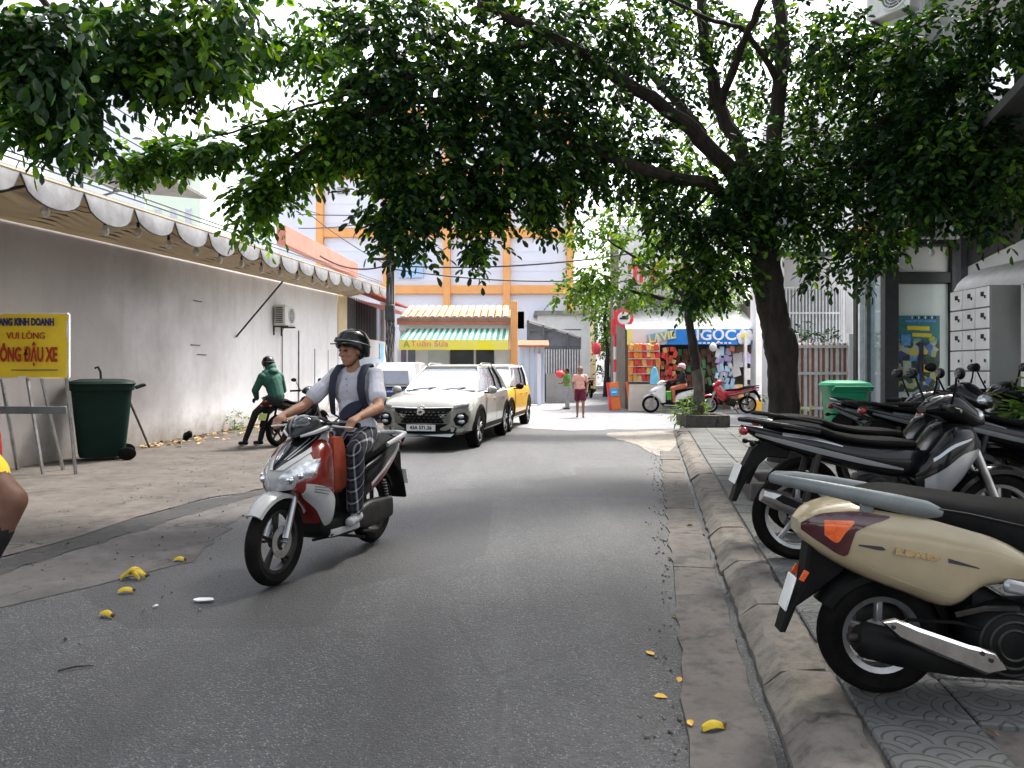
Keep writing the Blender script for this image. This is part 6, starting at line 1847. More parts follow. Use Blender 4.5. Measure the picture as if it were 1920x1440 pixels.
def scooter(o, st):
    """step-through scooter; local x forward, rear axle at x = 0"""
    wb, R, Rf = st['wb'], st['R'], st['Rf']
    xf = wb
    bodyc, seatc = st['body'], M['vinyl']
    wheel(o, 'rear_wheel', 0, R, st['tw'] + .01, R - st['tyre'], 5, st['rim'], False)
    wheel(o, 'front_wheel', xf, Rf, st['tw'], Rf - st['tyre'], 5, st['rim'], True, st.get('twin', False))
    # under-seat body
    B = Body(st['zt'], st['zb'], st['w'], st.get('p', .62))
    mb = MB(); B.hull(mb, 30, 28); mb.build('rear_body', bodyc, o)
    S = Body(st['szt'], st['szb'], st['sw'], .7)
    mb = MB(); S.hull(mb, 26, 20); mb.build('seat', seatc, o)
    # floor tunnel and underbody
    F = Body([(.30, .50), (.42, .42), (.55, .36), (xf - .45, .36), (xf - .34, .44)], [(.30, .22), (.42, .19), (.55, .19), (xf - .45, .21), (xf - .34, .28)], [(.30, .12), (.42, .15), (.55, .165), (xf - .45, .16), (xf - .34, .13)], .45)
    mb = MB(); F.hull(mb, 14, 20); mb.build('floorboard', st['floor'], o)
    for sg in (-1, 1):
        mb = MB(); F.patch(mb, sg, [(.36, .225), (xf - .42, .235)], [(.36, .265), (xf - .42, .285)], .004, .008, 10, 2); mb.build('sill_strip', st.get('sill', M['silver_paint']), o)
    # leg shield
    Lg = Body([(xf - .47, .90), (xf - .38, .945), (xf - .26, .90), (xf - .12, .76), (xf - .05, .70)], [(xf - .47, .28), (xf - .38, .30), (xf - .26, .44), (xf - .12, .56), (xf - .05, .60)], [(xf - .47, .15), (xf - .38, .205), (xf - .26, .215), (xf - .12, .175), (xf - .05, .13)], .55)
    mb = MB(); Lg.hull(mb, 18, 28); mb.build('leg_shield', st['shield'], o)
    if 'wing' in st:
        for sg in (-1, 1):
            mb = MB(); Lg.patch(mb, sg, [(xf - .455, .30), (xf - .38, .32), (xf - .26, .455), (xf - .10, .585)], [(xf - .455, .40), (xf - .36, .55), (xf - .24, .62), (xf - .10, .655)], .006, .014, 18, 6); mb.build('side_wing', st['wing'], o)
            for j in range(3):
                mb = MB(); d = .018 * j
                Lg.patch(mb, sg, [(xf - .33 + d, .59 - d), (xf - .16, .625 - d * .9)], [(xf - .33 + d, .597 - d), (xf - .16, .632 - d * .9)], .0085, .004, 8, 1); mb.build('wing_stripe', M['grey_plastic'], o)
    # front apron surface
    xc = keyfun([(0, xf - .33), (.35, xf - .17), (.7, xf + .02), (.85, xf + .02), (1, xf - .06)])
    zc = keyfun([(0, .955), (.35, .855), (.7, .70), (.85, .635), (1, .575)])
    hw = keyfun([(0, .085), (.25, .145), (.55, .19), (.75, .185), (1, .10)])
    def ap(u, v):
        return Vector((xc(v) - (.17 + .05 * v) * abs(u) ** 2.0, hw(v) * u, zc(v) + .02 * abs(u) ** 2))
    def apn(u, v):
        e = .01
        n_ = (ap(u + e, v) - ap(u - e, v)).cross(ap(u, v - e) - ap(u, v + e))
        n_.normalize()
        return ap(u, v), (n_ if n_.x > 0 else -n_)
    mb = MB(); mb.grid(apn, -1, 1, 1, 0, 20, 20, .02, .012); mb.build('front_apron', st['apron'], o)
    def apatch(nm, m_, ulo, uhi, v0, v1, off=.017, nu=8, nv=12):
        a, b = keyfun(ulo), keyfun(uhi)
        mb = MB(); mb.grid(lambda p, q: apn(a(q) + (b(q) - a(q)) * p, q), 0, 1, v1, v0, nu, nv, .008, off)
        return mb.build(nm, m_, o)
    if st.get('vee'):
        apatch('centre_shield', st['vee'], [(0, -.86), (.3, -.68), (.62, -.05)], [(0, .86), (.3, .68), (.62, .05)], 0.01, .61, .018, 14)
        for sg in (-1, 1):
            lo = [(0, .86), (.3, .68), (.62, .04)]; hi = [(0, .99), (.3, .86), (.68, .16)]
            apatch('white_edge', st['edge'], [(v, sg * u if sg > 0 else -u2) for (v, u), (_, u2) in zip(lo, hi)] if sg < 0 else lo, [(v, -u) for (v, u) in lo] if sg < 0 else hi, .02, .62, .020, 4)
            for j in range(2):
                a_ = .25 + .22 * j
                apatch('chrome_line', M['silver_paint'], [(.08, sg * (a_ + .3) - .02), (.5, sg * a_ * .45 - .02)], [(.08, sg * (a_ + .3) + .02), (.5, sg * a_ * .45 + .02)], .09, .5, .021, 2)
    for sg in (-1, 1):
        a, b = (.10, .93)
        lo = [(.52, .80), (.62, .42), (.72, .16), (.88, .12)]; hi = [(.52, .97), (.62, .97), (.72, .93), (.88, .70)]
        if sg > 0: hl = apatch('headlight', M['clear_lens'], lo, hi, .53, .87, .019, 10)
        else: hl = apatch('headlight', M['clear_lens'], [(v, -u) for v, u in hi], [(v, -u) for v, u in lo], .53, .87, .019, 10)
        mb = MB()
        for (u, v, r_) in ((.45, .74, .035), (.68, .70, .028)):
            p, n_ = apn(sg * u, v); mb.ball(p + n_ * .014, (r_ * .5, r_, r_ * .8), None, 12, 8)
        mb.build('reflector', M['chrome'], hl)
    apatch('chin', M['black_plastic'], [(.88, -.9), (1, -.9)], [(.88, .9), (1, .9)], .885, .995, .018, 8, 4)
    # steering head, fork, fender
    mb = MB()
    for sg in (-1, 1):
        mb.tube([(xf - .16, sg * .055, .62), (xf - .01, sg * .07, Rf + .02)], [.021, .025], 10)
    mb.tube([(xf - .16, -.06, .6), (xf - .16, .06, .6)], .03, 8); mb.tube([(xf - .01, -.085, Rf), (xf - .01, .085, Rf)], .012, 8)
    mb.build('fork', M['alloy'], o)
    fender(o, 'front_fender', xf, Rf, Rf + .02, .135, 40, 150, st['fender'])
    # handlebar fairing
    H = Body([(xf - .52, 1.03), (xf - .44, 1.075), (xf - .36, 1.085), (xf - .27, 1.03), (xf - .20, .965)], [(xf - .52, .99), (xf - .44, .955), (xf - .36, .935), (xf - .27, .93), (xf - .20, .945)], [(xf - .52, .08), (xf - .44, .15), (xf - .36, .15), (xf - .27, .11), (xf - .20, .03)], .85)
    mb = MB(); H.hull(mb, 16, 24); mb.build('handlebar_cover', st['cover'], o)
    if st.get('edge'):
        for sg in (-1, 1):
            mb = MB(); mb.tube([H.side(x, z, sg) + Vector((.004, sg * .004, .002)) for x, z in ((xf - .5, 1.005), (xf - .44, 1.01), (xf - .36, 1.0), (xf - .28, .975), (xf - .215, .95))], [.008, .014, .016, .014, .008], 6); mb.build('cover_trim', st['edge'], o)
        mb = MB(); mb.ball((xf - .30, 0, 1.045), (.07, .075, .035), (0, rad(35), 0), 14, 8); mb.build('meter_visor', M['glass_dark'], o)
    grip_set(o, xf - .42, 1.02, .335, M['dark_metal'])
    if st.get('mirrors', True):
        for sg in (-1, 1): mirror(o, sg, (xf - .42, sg * .17, 1.04), (xf - .44, sg * .29, 1.21))
    # engine, belt case, muffler
    E = Body([(-.06, R + .09), (.1, R + .10), (.3, R + .11), (.5, R + .06)], [(-.06, R - .08), (.1, R - .09), (.3, R - .10), (.5, R - .06)], [(-.06, .05), (.1, .055), (.3, .06), (.5, .05)], .5, .115)
    mb = MB(); E.hull(mb, 10, 18); mb.build('belt_case', M['dark_metal'], o)
    mb = MB(); mb.lathe([(0, -.09), (.09, -.09), (.13, -.07), (.15, -.03), (.15, .03), (.1, .1), (0, .1)], (.40, -.12, R + .03), 'Y', 26); mb.build('fan_cover', M['black_plastic'], o)
    mb = MB()
    for r_ in (.05, .08, .11): mb.lathe([(r_, 0), (r_ + .006, -.006), (r_ + .012, 0), (r_ + .006, .004)], (.40, -.212 + .012 * (r_ > .1), R + .03), 'Y', 24, close=True)
    mb.build('fan_grille', M['dark_metal'], o)
    mz = R
    mb = MB(); mb.tube([(.40, -.15, mz - .07), (.30, -.18, mz - .055), (.2, -.2, mz - .03), (-.02, -.212, mz + .015), (-.14, -.214, mz + .045), (-.17, -.214, mz + .053)], [.02, .045, .058, .066, .066, .045], 18); mf = mb.build('muffler', M['black_plastic'], o)
    mb = MB(); mb.tube([(-.165, -.214, mz + .052), (-.2, -.214, mz + .05)], .016, 10); mb.build('tail_pipe', M['dark_metal'], mf)
    mb = MB()
    mb.prism([(-.11, mz + .135), (-.06, mz + .148), (.02, mz + .115), (.2, mz + .055), (.29, mz + .035), (.335, mz - .03), (.26, mz - .05), (.08, mz + .02), (-.05, mz + .075)], -.292, -.262, 'xz', .011); sh_ = mb.build('heat_shield', M['chrome'] if st.get('bright', True) else M['dark_metal'], mf)
    mb = MB()
    for (x, z) in ((-.07, mz + .118), (.27, mz + .005), (.24, mz + .03)): mb.lathe([(0, -.004), (.008, -.004), (.008, .004), (0, .004)], (x, -.293, z), 'Y', 10)
    mb.build('bolt', M['dark_metal'], mf)
    mb = MB(); mb.tube([(.42, .16, R - .06), (.36, .2, .1), (.33, .26, .02)] if not st.get('riding') else [(.42, .15, R - .1), (.3, .16, R - .12), (.2, .165, R - .13)], .012, 8); mb.build('side_stand', M['dark_metal'], o)
    mb = MB(); mb.tube([(.34, -.12, .12), (.6, -.17, .13)], .012, 8); mb.tube([(.34, .12, .12), (.34, -.12, .12)], .012, 8); mb.build('centre_stand', M['dark_metal'], o)
    mb = MB(); mb.tube([(-.02, .12, R + .05), (.02, .12, R + .2), (.06, .11, st['zb'][len(st['zb']) // 2][1] + .05)], .026, 10)
    for k in range(7): mb.lathe([(.03, -.004), (.036, 0), (.03, .004)], (-.005 + .01 * k, .12, R + .09 + .024 * k), 'Z', 12, close=True)
    mb.build('shock_absorber', M['dark_metal'], o)
    # rear guard and plate
    fender(o, 'inner_fender', 0, R, R + .012, st['tw'] + .05, 15, 152, M['black_plastic'])
    mb = MB(); xr = st['zt'][0][0]; zr = st['zb'][1][1]; gk = st.get('gk', 1.0)
    mb.prism([(xr + .24, zr - .01), (xr + .04, zr + .02), (xr + .02, zr - .13), (xr - .055 * gk, zr - .30 * gk), (xr - .085 * gk, zr - .41 * gk), (xr - .06 * gk, zr - .41 * gk), (xr - .005, zr - .28 * gk), (xr + .07, zr - .17), (xr + .16, zr - .10)], -st.get('gw', .075), st.get('gw', .075), 'xz', .012); g_ = mb.build('rear_guard', M['black_plastic'], o)
    mb = MB(); mb.box((xr - .045 * gk * gk, 0, zr - .22 * gk), (.008, st.get('pw', .19), .14), (0, rad(17), 0), .003); pl_ = mb.build('number_plate', M['plate_white'], o)
    return B, S, Lg, ap, apn

# ---------------- beige scooter at the lower right
beige = mat('beige_pearl_paint', (.33, .275, .175), .28, .1, coat=.6, col2=(.27, .222, .138), vscale=3.5)
lead_st = dict(gw=.05, pw=.09, gk=.8, wb=1.275, R=.237, Rf=.25, tw=.1, tyre=.085, rim=M['alloy'], body=beige, floor=M['black_plastic'], shield=beige, apron=beige, fender=beige, cover=beige,
    zt=[(-.325, .69), (-.26, .74), (-.12, .77), (.05, .765), (.2, .735), (.34, .68), (.5, .58), (.66, .42)],
    zb=[(-.325, .635), (-.26, .57), (-.12, .49), (.05, .425), (.2, .375), (.33, .46), (.5, .475), (.66, .36)],
    w=[(-.325, .05), (-.26, .115), (-.12, .17), (.05, .195), (.2, .20), (.34, .20), (.5, .19), (.66, .15)], p=.5,
    szt=[(-.16, .755), (-.08, .80), (.05, .825), (.25, .80), (.45, .775), (.62, .76), (.72, .70)],
    szb=[(-.16, .74), (-.08, .72), (.05, .70), (.25, .64), (.45, .54), (.62, .48), (.72, .50)],
    sw=[(-.16, .10), (-.08, .145), (.05, .175), (.25, .185), (.45, .175), (.62, .15), (.72, .09)])
lead = thing('parked_scooter', 'beige pearl scooter with glowing-orange tail lens parked nearest at the lower right', 'scooter', (1.455, 2.97, .1235), rad(-3), 'motorbikes parked on the right pavement')
Bq, Sq, _, _, _ = scooter(lead, lead_st)
for sg in (-1, 1):
    mb = MB(); Bq.patch(mb, sg, [(-.318, .655), (-.262, .615), (-.18, .572), (-.15, .668), (-.03, .724)], [(-.318, .68), (-.262, .722), (-.18, .738), (-.15, .741), (-.03, .73)], .003, .012, 24, 6); tl = mb.build('tail_light', M['dark_red_lens'], lead)
    mb = MB(); Bq.patch(mb, sg, [(-.25, .648), (-.21, .622), (-.185, .66), (-.155, .70)], [(-.25, .703), (-.21, .706), (-.185, .708), (-.155, .709)], .006, .008, 10, 5); mb.build('turn_lens', M['orange_lens'], tl)
    mb = MB(); Bq.patch(mb, sg, [(-.14, .617), (-.06, .604), (-.05, .606)], [(-.14, .622), (-.06, .618), (-.05, .609)], .002, .005, 8, 1); Bq.patch(mb, sg, [(.17, .566), (.28, .545)], [(.17, .582), (.28, .549)], .002, .005, 8, 1); mb.build('badge_streak', M['ink'], lead)
    me = text_mesh('LEAD', .026, mat('gold_chrome', (.75, .62, .38), .2, 1.0, col2=(.55, .42, .22), vscale=40) if 'gold_chrome' not in bpy.data.materials else bpy.data.materials['gold_chrome'], .003, .003, spacing=1.15)
    lo_ = link('lettering', me, lead)
    pc = Bq.side(.06, .592, sg); pc.y += sg * .003
    lo_.matrix_local = face_matrix(pc, (1, 0, -.17) if sg < 0 else (-1, 0, .17), (.17, 0, 1) if sg < 0 else (.17, 0, 1)) @ Matrix.Diagonal((2.3, 1, 1, 1))
    mb = MB(); mb.tube([(.16, sg * .17, .745), (.1, sg * .172, .757), (0, sg * .172, .778), (-.14, sg * .165, .806), (-.28, sg * .13, .832), (-.38, sg * .07, .845), (-.415, 0, .848)], [.02, .034, .034, .03, .025, .022, .02], 14, flat=(.62, 1)); mb.build('grab_rail', M['grey_plastic'], lead)
    for xx in (-.1, .1):
        mb = MB(); mb.box((xx, sg * .14, .745), (.05, .03, .06), bev=.008); mb.build('rail_bracket', M['grey_plastic'], lead)
mb = MB(); Bq.patch(mb, -1, [(-.30, .64), (.0, .49), (.19, .432)], [(-.30, .652), (.0, .505), (.19, .447)], .001, .003, 12, 1); mb.build('body_edge', beige, lead)
mb = MB(); mb.box((.45, -.2, .47), (.17, .03, .05), (0, rad(12), 0), .012); mb.build('engine_trim', M['silver_paint'], lead)

mb = MB(); mb.tube([(.38, -.19, .30), (.2, -.20, .345), (.06, -.13, .33), (.02, -.1, .26)], .007, 6); mb.build('brake_cable', M['black_plastic'], lead)
mb = MB(); mb.tube([(.42, -.2, .40), (.3, -.205, .40), (.2, -.19, .37)], .011, 6); mb.build('breather_hose', M['dark_metal'], lead)
for sg in (-1, 1):
    mb = MB(); mb.box((-.305, sg * .052, .47), (.045, .006, .022), (0, rad(-60), 0), .002); mb.build('reflector', M['orange_lens'], lead)
    mb = MB(); Bq.patch(mb, sg, [(-.02, .752), (.12, .738), (.30, .685), (.45, .60)], [(-.02, .757), (.12, .743), (.30, .691), (.45, .606)], .0012, .003, 20, 1); mb.build('panel_seam', M['ink'], lead)
    mb = MB(); Bq.patch(mb, sg, [(.19, .385), (.27, .425), (.345, .468), (.5, .478)], [(.19, .393), (.27, .436), (.345, .479), (.5, .489)], .0012, .003, 16, 1); mb.build('panel_seam', M['ink'], lead)
    mb = MB(); q_ = Sq; mb.tube([q_.side(x, z, sg) + Vector((0, sg * .002, 0)) for x, z in ((-.1, .762), (.05, .775), (.25, .745), (.45, .70), (.6, .66))], .004, 5); mb.build('seat_piping', M['dark_metal'], lead)
# ---------------- sporty underbone motorbike
def underbone(o, st):
    R, wb = .29, 1.25
    xf = wb; bc = st['body']
    wheel(o, 'rear_wheel', 0, R, .10, .215, 5, st['rim'], True)
    wheel(o, 'front_wheel', xf, R, .085, .215, 5, st['rim'], True)
    B = Body([(-.36, .875), (-.27, .872), (-.1, .85), (.15, .81), (.4, .775), (.62, .755), (.75, .74)], [(-.36, .855), (-.27, .79), (-.1, .715), (.15, .64), (.4, .575), (.62, .545), (.75, .555)], [(-.36, .015), (-.27, .06), (-.1, .10), (.15, .135), (.4, .14), (.62, .11), (.75, .07)], .75)
    mb = MB(); B.hull(mb, 26, 24); mb.build('tail_body', bc, o)
    for sg in (-1, 1):
        mb = MB(); B.patch(mb, sg, [(-.28, .81), (-.1, .755), (.15, .69), (.4, .635), (.62, .60)], [(-.28, .825), (-.1, .785), (.15, .725), (.4, .665), (.62, .612)], .004, .008, 22, 3); mb.build('side_stripe', st['stripe'], o)
        mb = MB(); B.patch(mb, sg, [(-.12, .81), (.06, .785), (.24, .745)], [(-.12, .828), (.06, .805), (.24, .752)], .004, .006, 12, 2); mb.build('side_stripe', st['stripe'], o)
    S = Body([(-.22, .90), (-.1, .905), (.1, .885), (.22, .84), (.4, .81), (.6, .80), (.72, .78)], [(-.22, .87), (-.1, .85), (.1, .81), (.22, .78), (.4, .75), (.6, .735), (.72, .735)], [(-.22, .05), (-.1, .10), (.1, .13), (.22, .145), (.4, .14), (.6, .11), (.72, .07)], .75)
    mb = MB(); S.hull(mb, 22, 18); mb.build('seat', M['vinyl'], o)
    mb = MB()
    for sg in (-1, 1): mb.tube([(.1, sg * .13, .84), (-.1, sg * .13, .875), (-.3, sg * .08, .905), (-.37, 0, .91)], [.014, .016, .015, .014], 8)
    mb.build('grab_rail', st.get('rail', M['black_gloss']), o)
    mb = MB(); mb.ball((-.345, 0, .835), (.03, .06, .03), (0, rad(20), 0), 12, 8); mb.build('tail_light', M['red_lens'], o)
    for sg in (-1, 1):
        mb = MB(); mb.ball((-.31, sg * .1, .76), (.02, .035, .018), None, 10, 6); mb.tube([(-.24, 0, .76), (-.31, sg * .1, .76)], .008, 6); mb.build('turn_signal', M['orange_lens'] if st.get('amber') else M['black_plastic'], o)
    mb = MB(); mb.prism([(-.05, .73), (-.22, .78), (-.30, .72), (-.36, .60), (-.40, .48), (-.43, .38), (-.40, .38), (-.355, .48), (-.30, .58), (-.2, .67), (-.08, .66)], -.055, .055, 'xz', .01); mb.build('rear_guard', M['black_plastic'], o)
    mb = MB(); mb.box((-.398, 0, .56), (.006, .17, .13), (0, rad(20), 0), .002); mb.build('number_plate', st.get('plate', M['plate_white']), o)
    mb = MB()
    for sg in (-1, 1):
        mb.bar((0, sg * .085, R), (.46, sg * .07, .36), .03, .05, .008)
        mb.tube([(-.0, sg * .1, R + .04), (.1, sg * .11, .7)], .022, 10)
    mb.build('swing_arm', M['dark_metal'], o)
    mb = MB(); mb.tube([(.58, -.08, .25), (.35, -.13, .2), (.18, -.15, .27)], [.017, .018, .022], 10); ex = mb.build('exhaust_pipe', M['steel'], o)
    mb = MB(); mb.tube([(.2, -.15, .265), (.12, -.155, .30), (-.2, -.165, .42), (-.27, -.165, .445)], [.035, .052, .055, .04], 16); mb.build('silencer', st['pipe'], ex)
    mb = MB(); mb.prism([(.1, .35), (-.16, .455), (-.2, .43), (-.15, .40), (.1, .305)], -.232, -.214, 'xz', .006); mb.build('heat_shield', M['black_plastic'], ex)
    mb = MB(); mb.box((.55, 0, .36), (.3, .2, .24), (0, rad(-12), 0), .03); mb.tube([(.62, 0, .42), (.86, 0, .46)], [.09, .075], 14)
    for k in range(6): mb.lathe([(.075, -.004), (.10, 0), (.075, .004)], (.68 + .03 * k, 0, .432 + .004 * k), 'X', 16, close=True)
    mb.lathe([(0, -.02), (.07, -.02), (.09, .0), (.09, .04)], (.52, -.12, .36), 'Y', 20); mb.lathe([(0, .02), (.07, .02), (.09, .0), (.09, -.04)], (.52, .12, .36), 'Y', 20)
    mb.build('engine', M['dark_metal'], o)
    for sg in (-1, 1):
        mb = MB(); mb.tube([(.46, sg * .1, .27), (.46, sg * .24, .28)], .014, 8); mb.build('foot_peg', M['rubber'], o)
    # front cowl, leg shields
    Lg = Body([(.70, .62), (.82, .80), (.92, .90), (1.02, .90), (1.10, .80)], [(.70, .42), (.82, .40), (.92, .50), (1.02, .62), (1.10, .70)], [(.70, .10), (.82, .19), (.92, .205), (1.02, .16), (1.10, .09)], .6)
    mb = MB(); Lg.hull(mb, 16, 24); mb.build('leg_shield', st['shield'], o)
    for sg in (-1, 1):
        mb = MB(); Lg.patch(mb, sg, [(.78, .66), (.9, .76), (1.0, .80)], [(.78, .68), (.9, .78), (1.0, .81)], .004, .006, 10, 2); mb.build('shield_stripe', st['stripe'], o)
    for sg in (-1, 1):
        if 'panel' in st:
            mb = MB(); Lg.patch(mb, sg, [(.74, .45), (.84, .42), (.95, .54), (1.06, .68)], [(.74, .55), (.84, .63), (.95, .72), (1.06, .74)], .006, .012, 14, 6); mb.build('shield_panel', st['panel'], o)
    H = Body([(.78, 1.0), (.86, 1.06), (.95, 1.09), (1.06, 1.02), (1.15, .93)], [(.78, .96), (.86, .93), (.95, .90), (1.06, .86), (1.15, .88)], [(.78, .06), (.86, .11), (.95, .12), (1.06, .10), (1.15, .04)], .8)
    mb = MB(); H.hull(mb, 14, 22); mb.build('headlight_cowl', bc, o)
    mb = MB(); mb.ball((1.10, 0, .94), (.05, .085, .05), (0, rad(30), 0), 14, 10); mb.build('headlight', M['clear_lens'], o)
    mb = MB(); mb.ball((.87, 0, 1.05), (.07, .07, .02), (0, rad(-20), 0), 12, 6); mb.build('meter', M['glass_dark'], o)
    grip_set(o, .86, 1.0, .33, M['dark_metal'])
    for sg in (-1, 1): mirror(o, sg, (.88, sg * .17, 1.02), (.86, sg * .27, 1.2))
    mb = MB()
    for sg in (-1, 1): mb.tube([(1.03, sg * .085, .82), (1.24, sg * .085, R)], [.026, .028], 12)
    mb.tube([(1.24, -.11, R), (1.24, .11, R)], .012, 8)
    mb.build('fork', M['steel'], o)
    fender(o, 'front_fender', xf, R, R + .02, .13, 35, 170, bc)
    mb = MB(); mb.tube([(.5, .1, .22), (.42, .2, .1), (.38, .3, .015)], .013, 8); mb.build('side_stand', M['dark_metal'], o)
    return B
stA = dict(body=M['black_gloss'], stripe=M['silver_paint'], shield=M['black_gloss'], panel=M['silver_paint'], rim=M['alloy'], pipe=M['steel'], l1='43C1', l2='719.04')
bikeA = thing('parked_motorbike', 'blue-black sporty motorbike with silver side stripe right behind the beige scooter', 'motorbike', (1.93, 5.05, .1235), rad(-4), 'motorbikes parked on the right pavement')
underbone(bikeA, stA)
stB = dict(body=M['black_gloss'], stripe=M['grey_plastic'], shield=M['black_gloss'], rim=M['dark_metal'], pipe=M['dark_metal'], l1='92F1', l2='330.17')
bikeB = thing('parked_motorbike', 'all-black motorbike with raised pointed tail, second behind the beige scooter', 'motorbike', (2.27, 5.85, .1235), rad(-2), 'motorbikes parked on the right pavement')
underbone(bikeB, stB)
bikeC = copy_tree(bikeB); bikeC.location = (3.72, 6.15, .1235); bikeC.rotation_euler = (0, 0, rad(4))
bikeC['label'] = 'black motorbike cut by the right edge, parked beneath the parcel locker'
bikeD = copy_tree(bikeB); bikeD.location = (4.30, 8.05, .1235); bikeD.rotation_euler = (0, 0, rad(-78))
bikeD['label'] = 'black motorbike standing end-on between the others and the glass shopfront'
bikeD.location = (3.55, 7.55, .1235); bikeD.rotation_euler = (0, 0, rad(-62))
bikeE = copy_tree(bikeB); bikeE.location = (3.62, 6.95, .1235); bikeE.rotation_euler = (0, 0, rad(3)); bikeE['label'] = 'black motorbike farthest up the row, its seat just right of the green bin'

for b_ in (bikeC, bikeD, bikeE): b_.scale = (1.08, 1.08, 1.08)
for b_ in (bikeA, bikeB): b_.scale = (1.04, 1.04, 1.04)
# ---------------- red, white and black scooter ridden towards the camera
rwhite = mat('white_scooter_panel', (.36, .36, .36), .3, coat=.5, col2=(.29, .29, .285), vscale=5)
rred = mat('red_scooter_panel', (.11, .008, .008), .25, coat=.6, col2=(.16, .016, .008), vscale=3)
st_r = dict(riding=True, wb=1.30, R=.285, Rf=.285, tw=.09, tyre=.08, rim=M['dark_metal'], twin=True, body=M['black_gloss'], floor=M['black_plastic'], shield=rred, wing=rwhite, apron=rwhite, fender=rwhite, cover=M['black_gloss'], vee=M['black_gloss'], edge=rwhite, mirrors=False, bright=False, sill=rwhite,
    zt=[(-.42, .80), (-.33, .83), (-.1, .80), (.15, .74), (.35, .68), (.55, .50)],
    zb=[(-.42, .77), (-.33, .70), (-.1, .58), (.15, .47), (.35, .40), (.55, .34)],
    w=[(-.42, .03), (-.33, .08), (-.1, .13), (.15, .165), (.35, .16), (.55, .11)],
    szt=[(-.3, .835), (-.15, .865), (.05, .845), (.25, .80), (.5, .785), (.65, .72)],
    szb=[(-.3, .80), (-.15, .77), (.05, .74), (.25, .70), (.5, .64), (.65, .62)],
    sw=[(-.3, .06), (-.15, .11), (.05, .145), (.25, .155), (.5, .14), (.65, .08)])
RA = math.atan2(-.952, -.305)
rs_ = G(705, 1012); 
rider_bike = thing('ridden_scooter', 'red, white and black scooter being ridden towards the camera', 'scooter', (-1.15, 6.12, .0), RA)
Br, Sr, Lr, apr, apnr = scooter(rider_bike, st_r)
for sg in (-1, 1):
    for j, (m_, a, b) in enumerate(((rwhite, .0, .022), (rred, .026, .07))):
        mb = MB(); Br.patch(mb, sg, [(-.37, .775 - b), (-.1, .69 - b), (.15, .60 - b), (.3, .53 - b)], [(-.37, .775 - a), (-.1, .69 - a), (.15, .60 - a), (.3, .53 - a)], .004, .007, 16, 2); mb.build('side_stripe', m_, rider_bike)
    mb = MB(); mb.tube([(.02, sg * .15, .80), (-.18, sg * .16, .84), (-.36, sg * .12, .86), (-.43, 0, .865)], [.018, .022, .022, .02], 10); mb.build('grab_rail', rwhite, rider_bike)
mb = MB(); mb.ball((-.405, 0, .775), (.035, .075, .03), None, 12, 8); mb.build('tail_light', M['red_lens'], rider_bike)

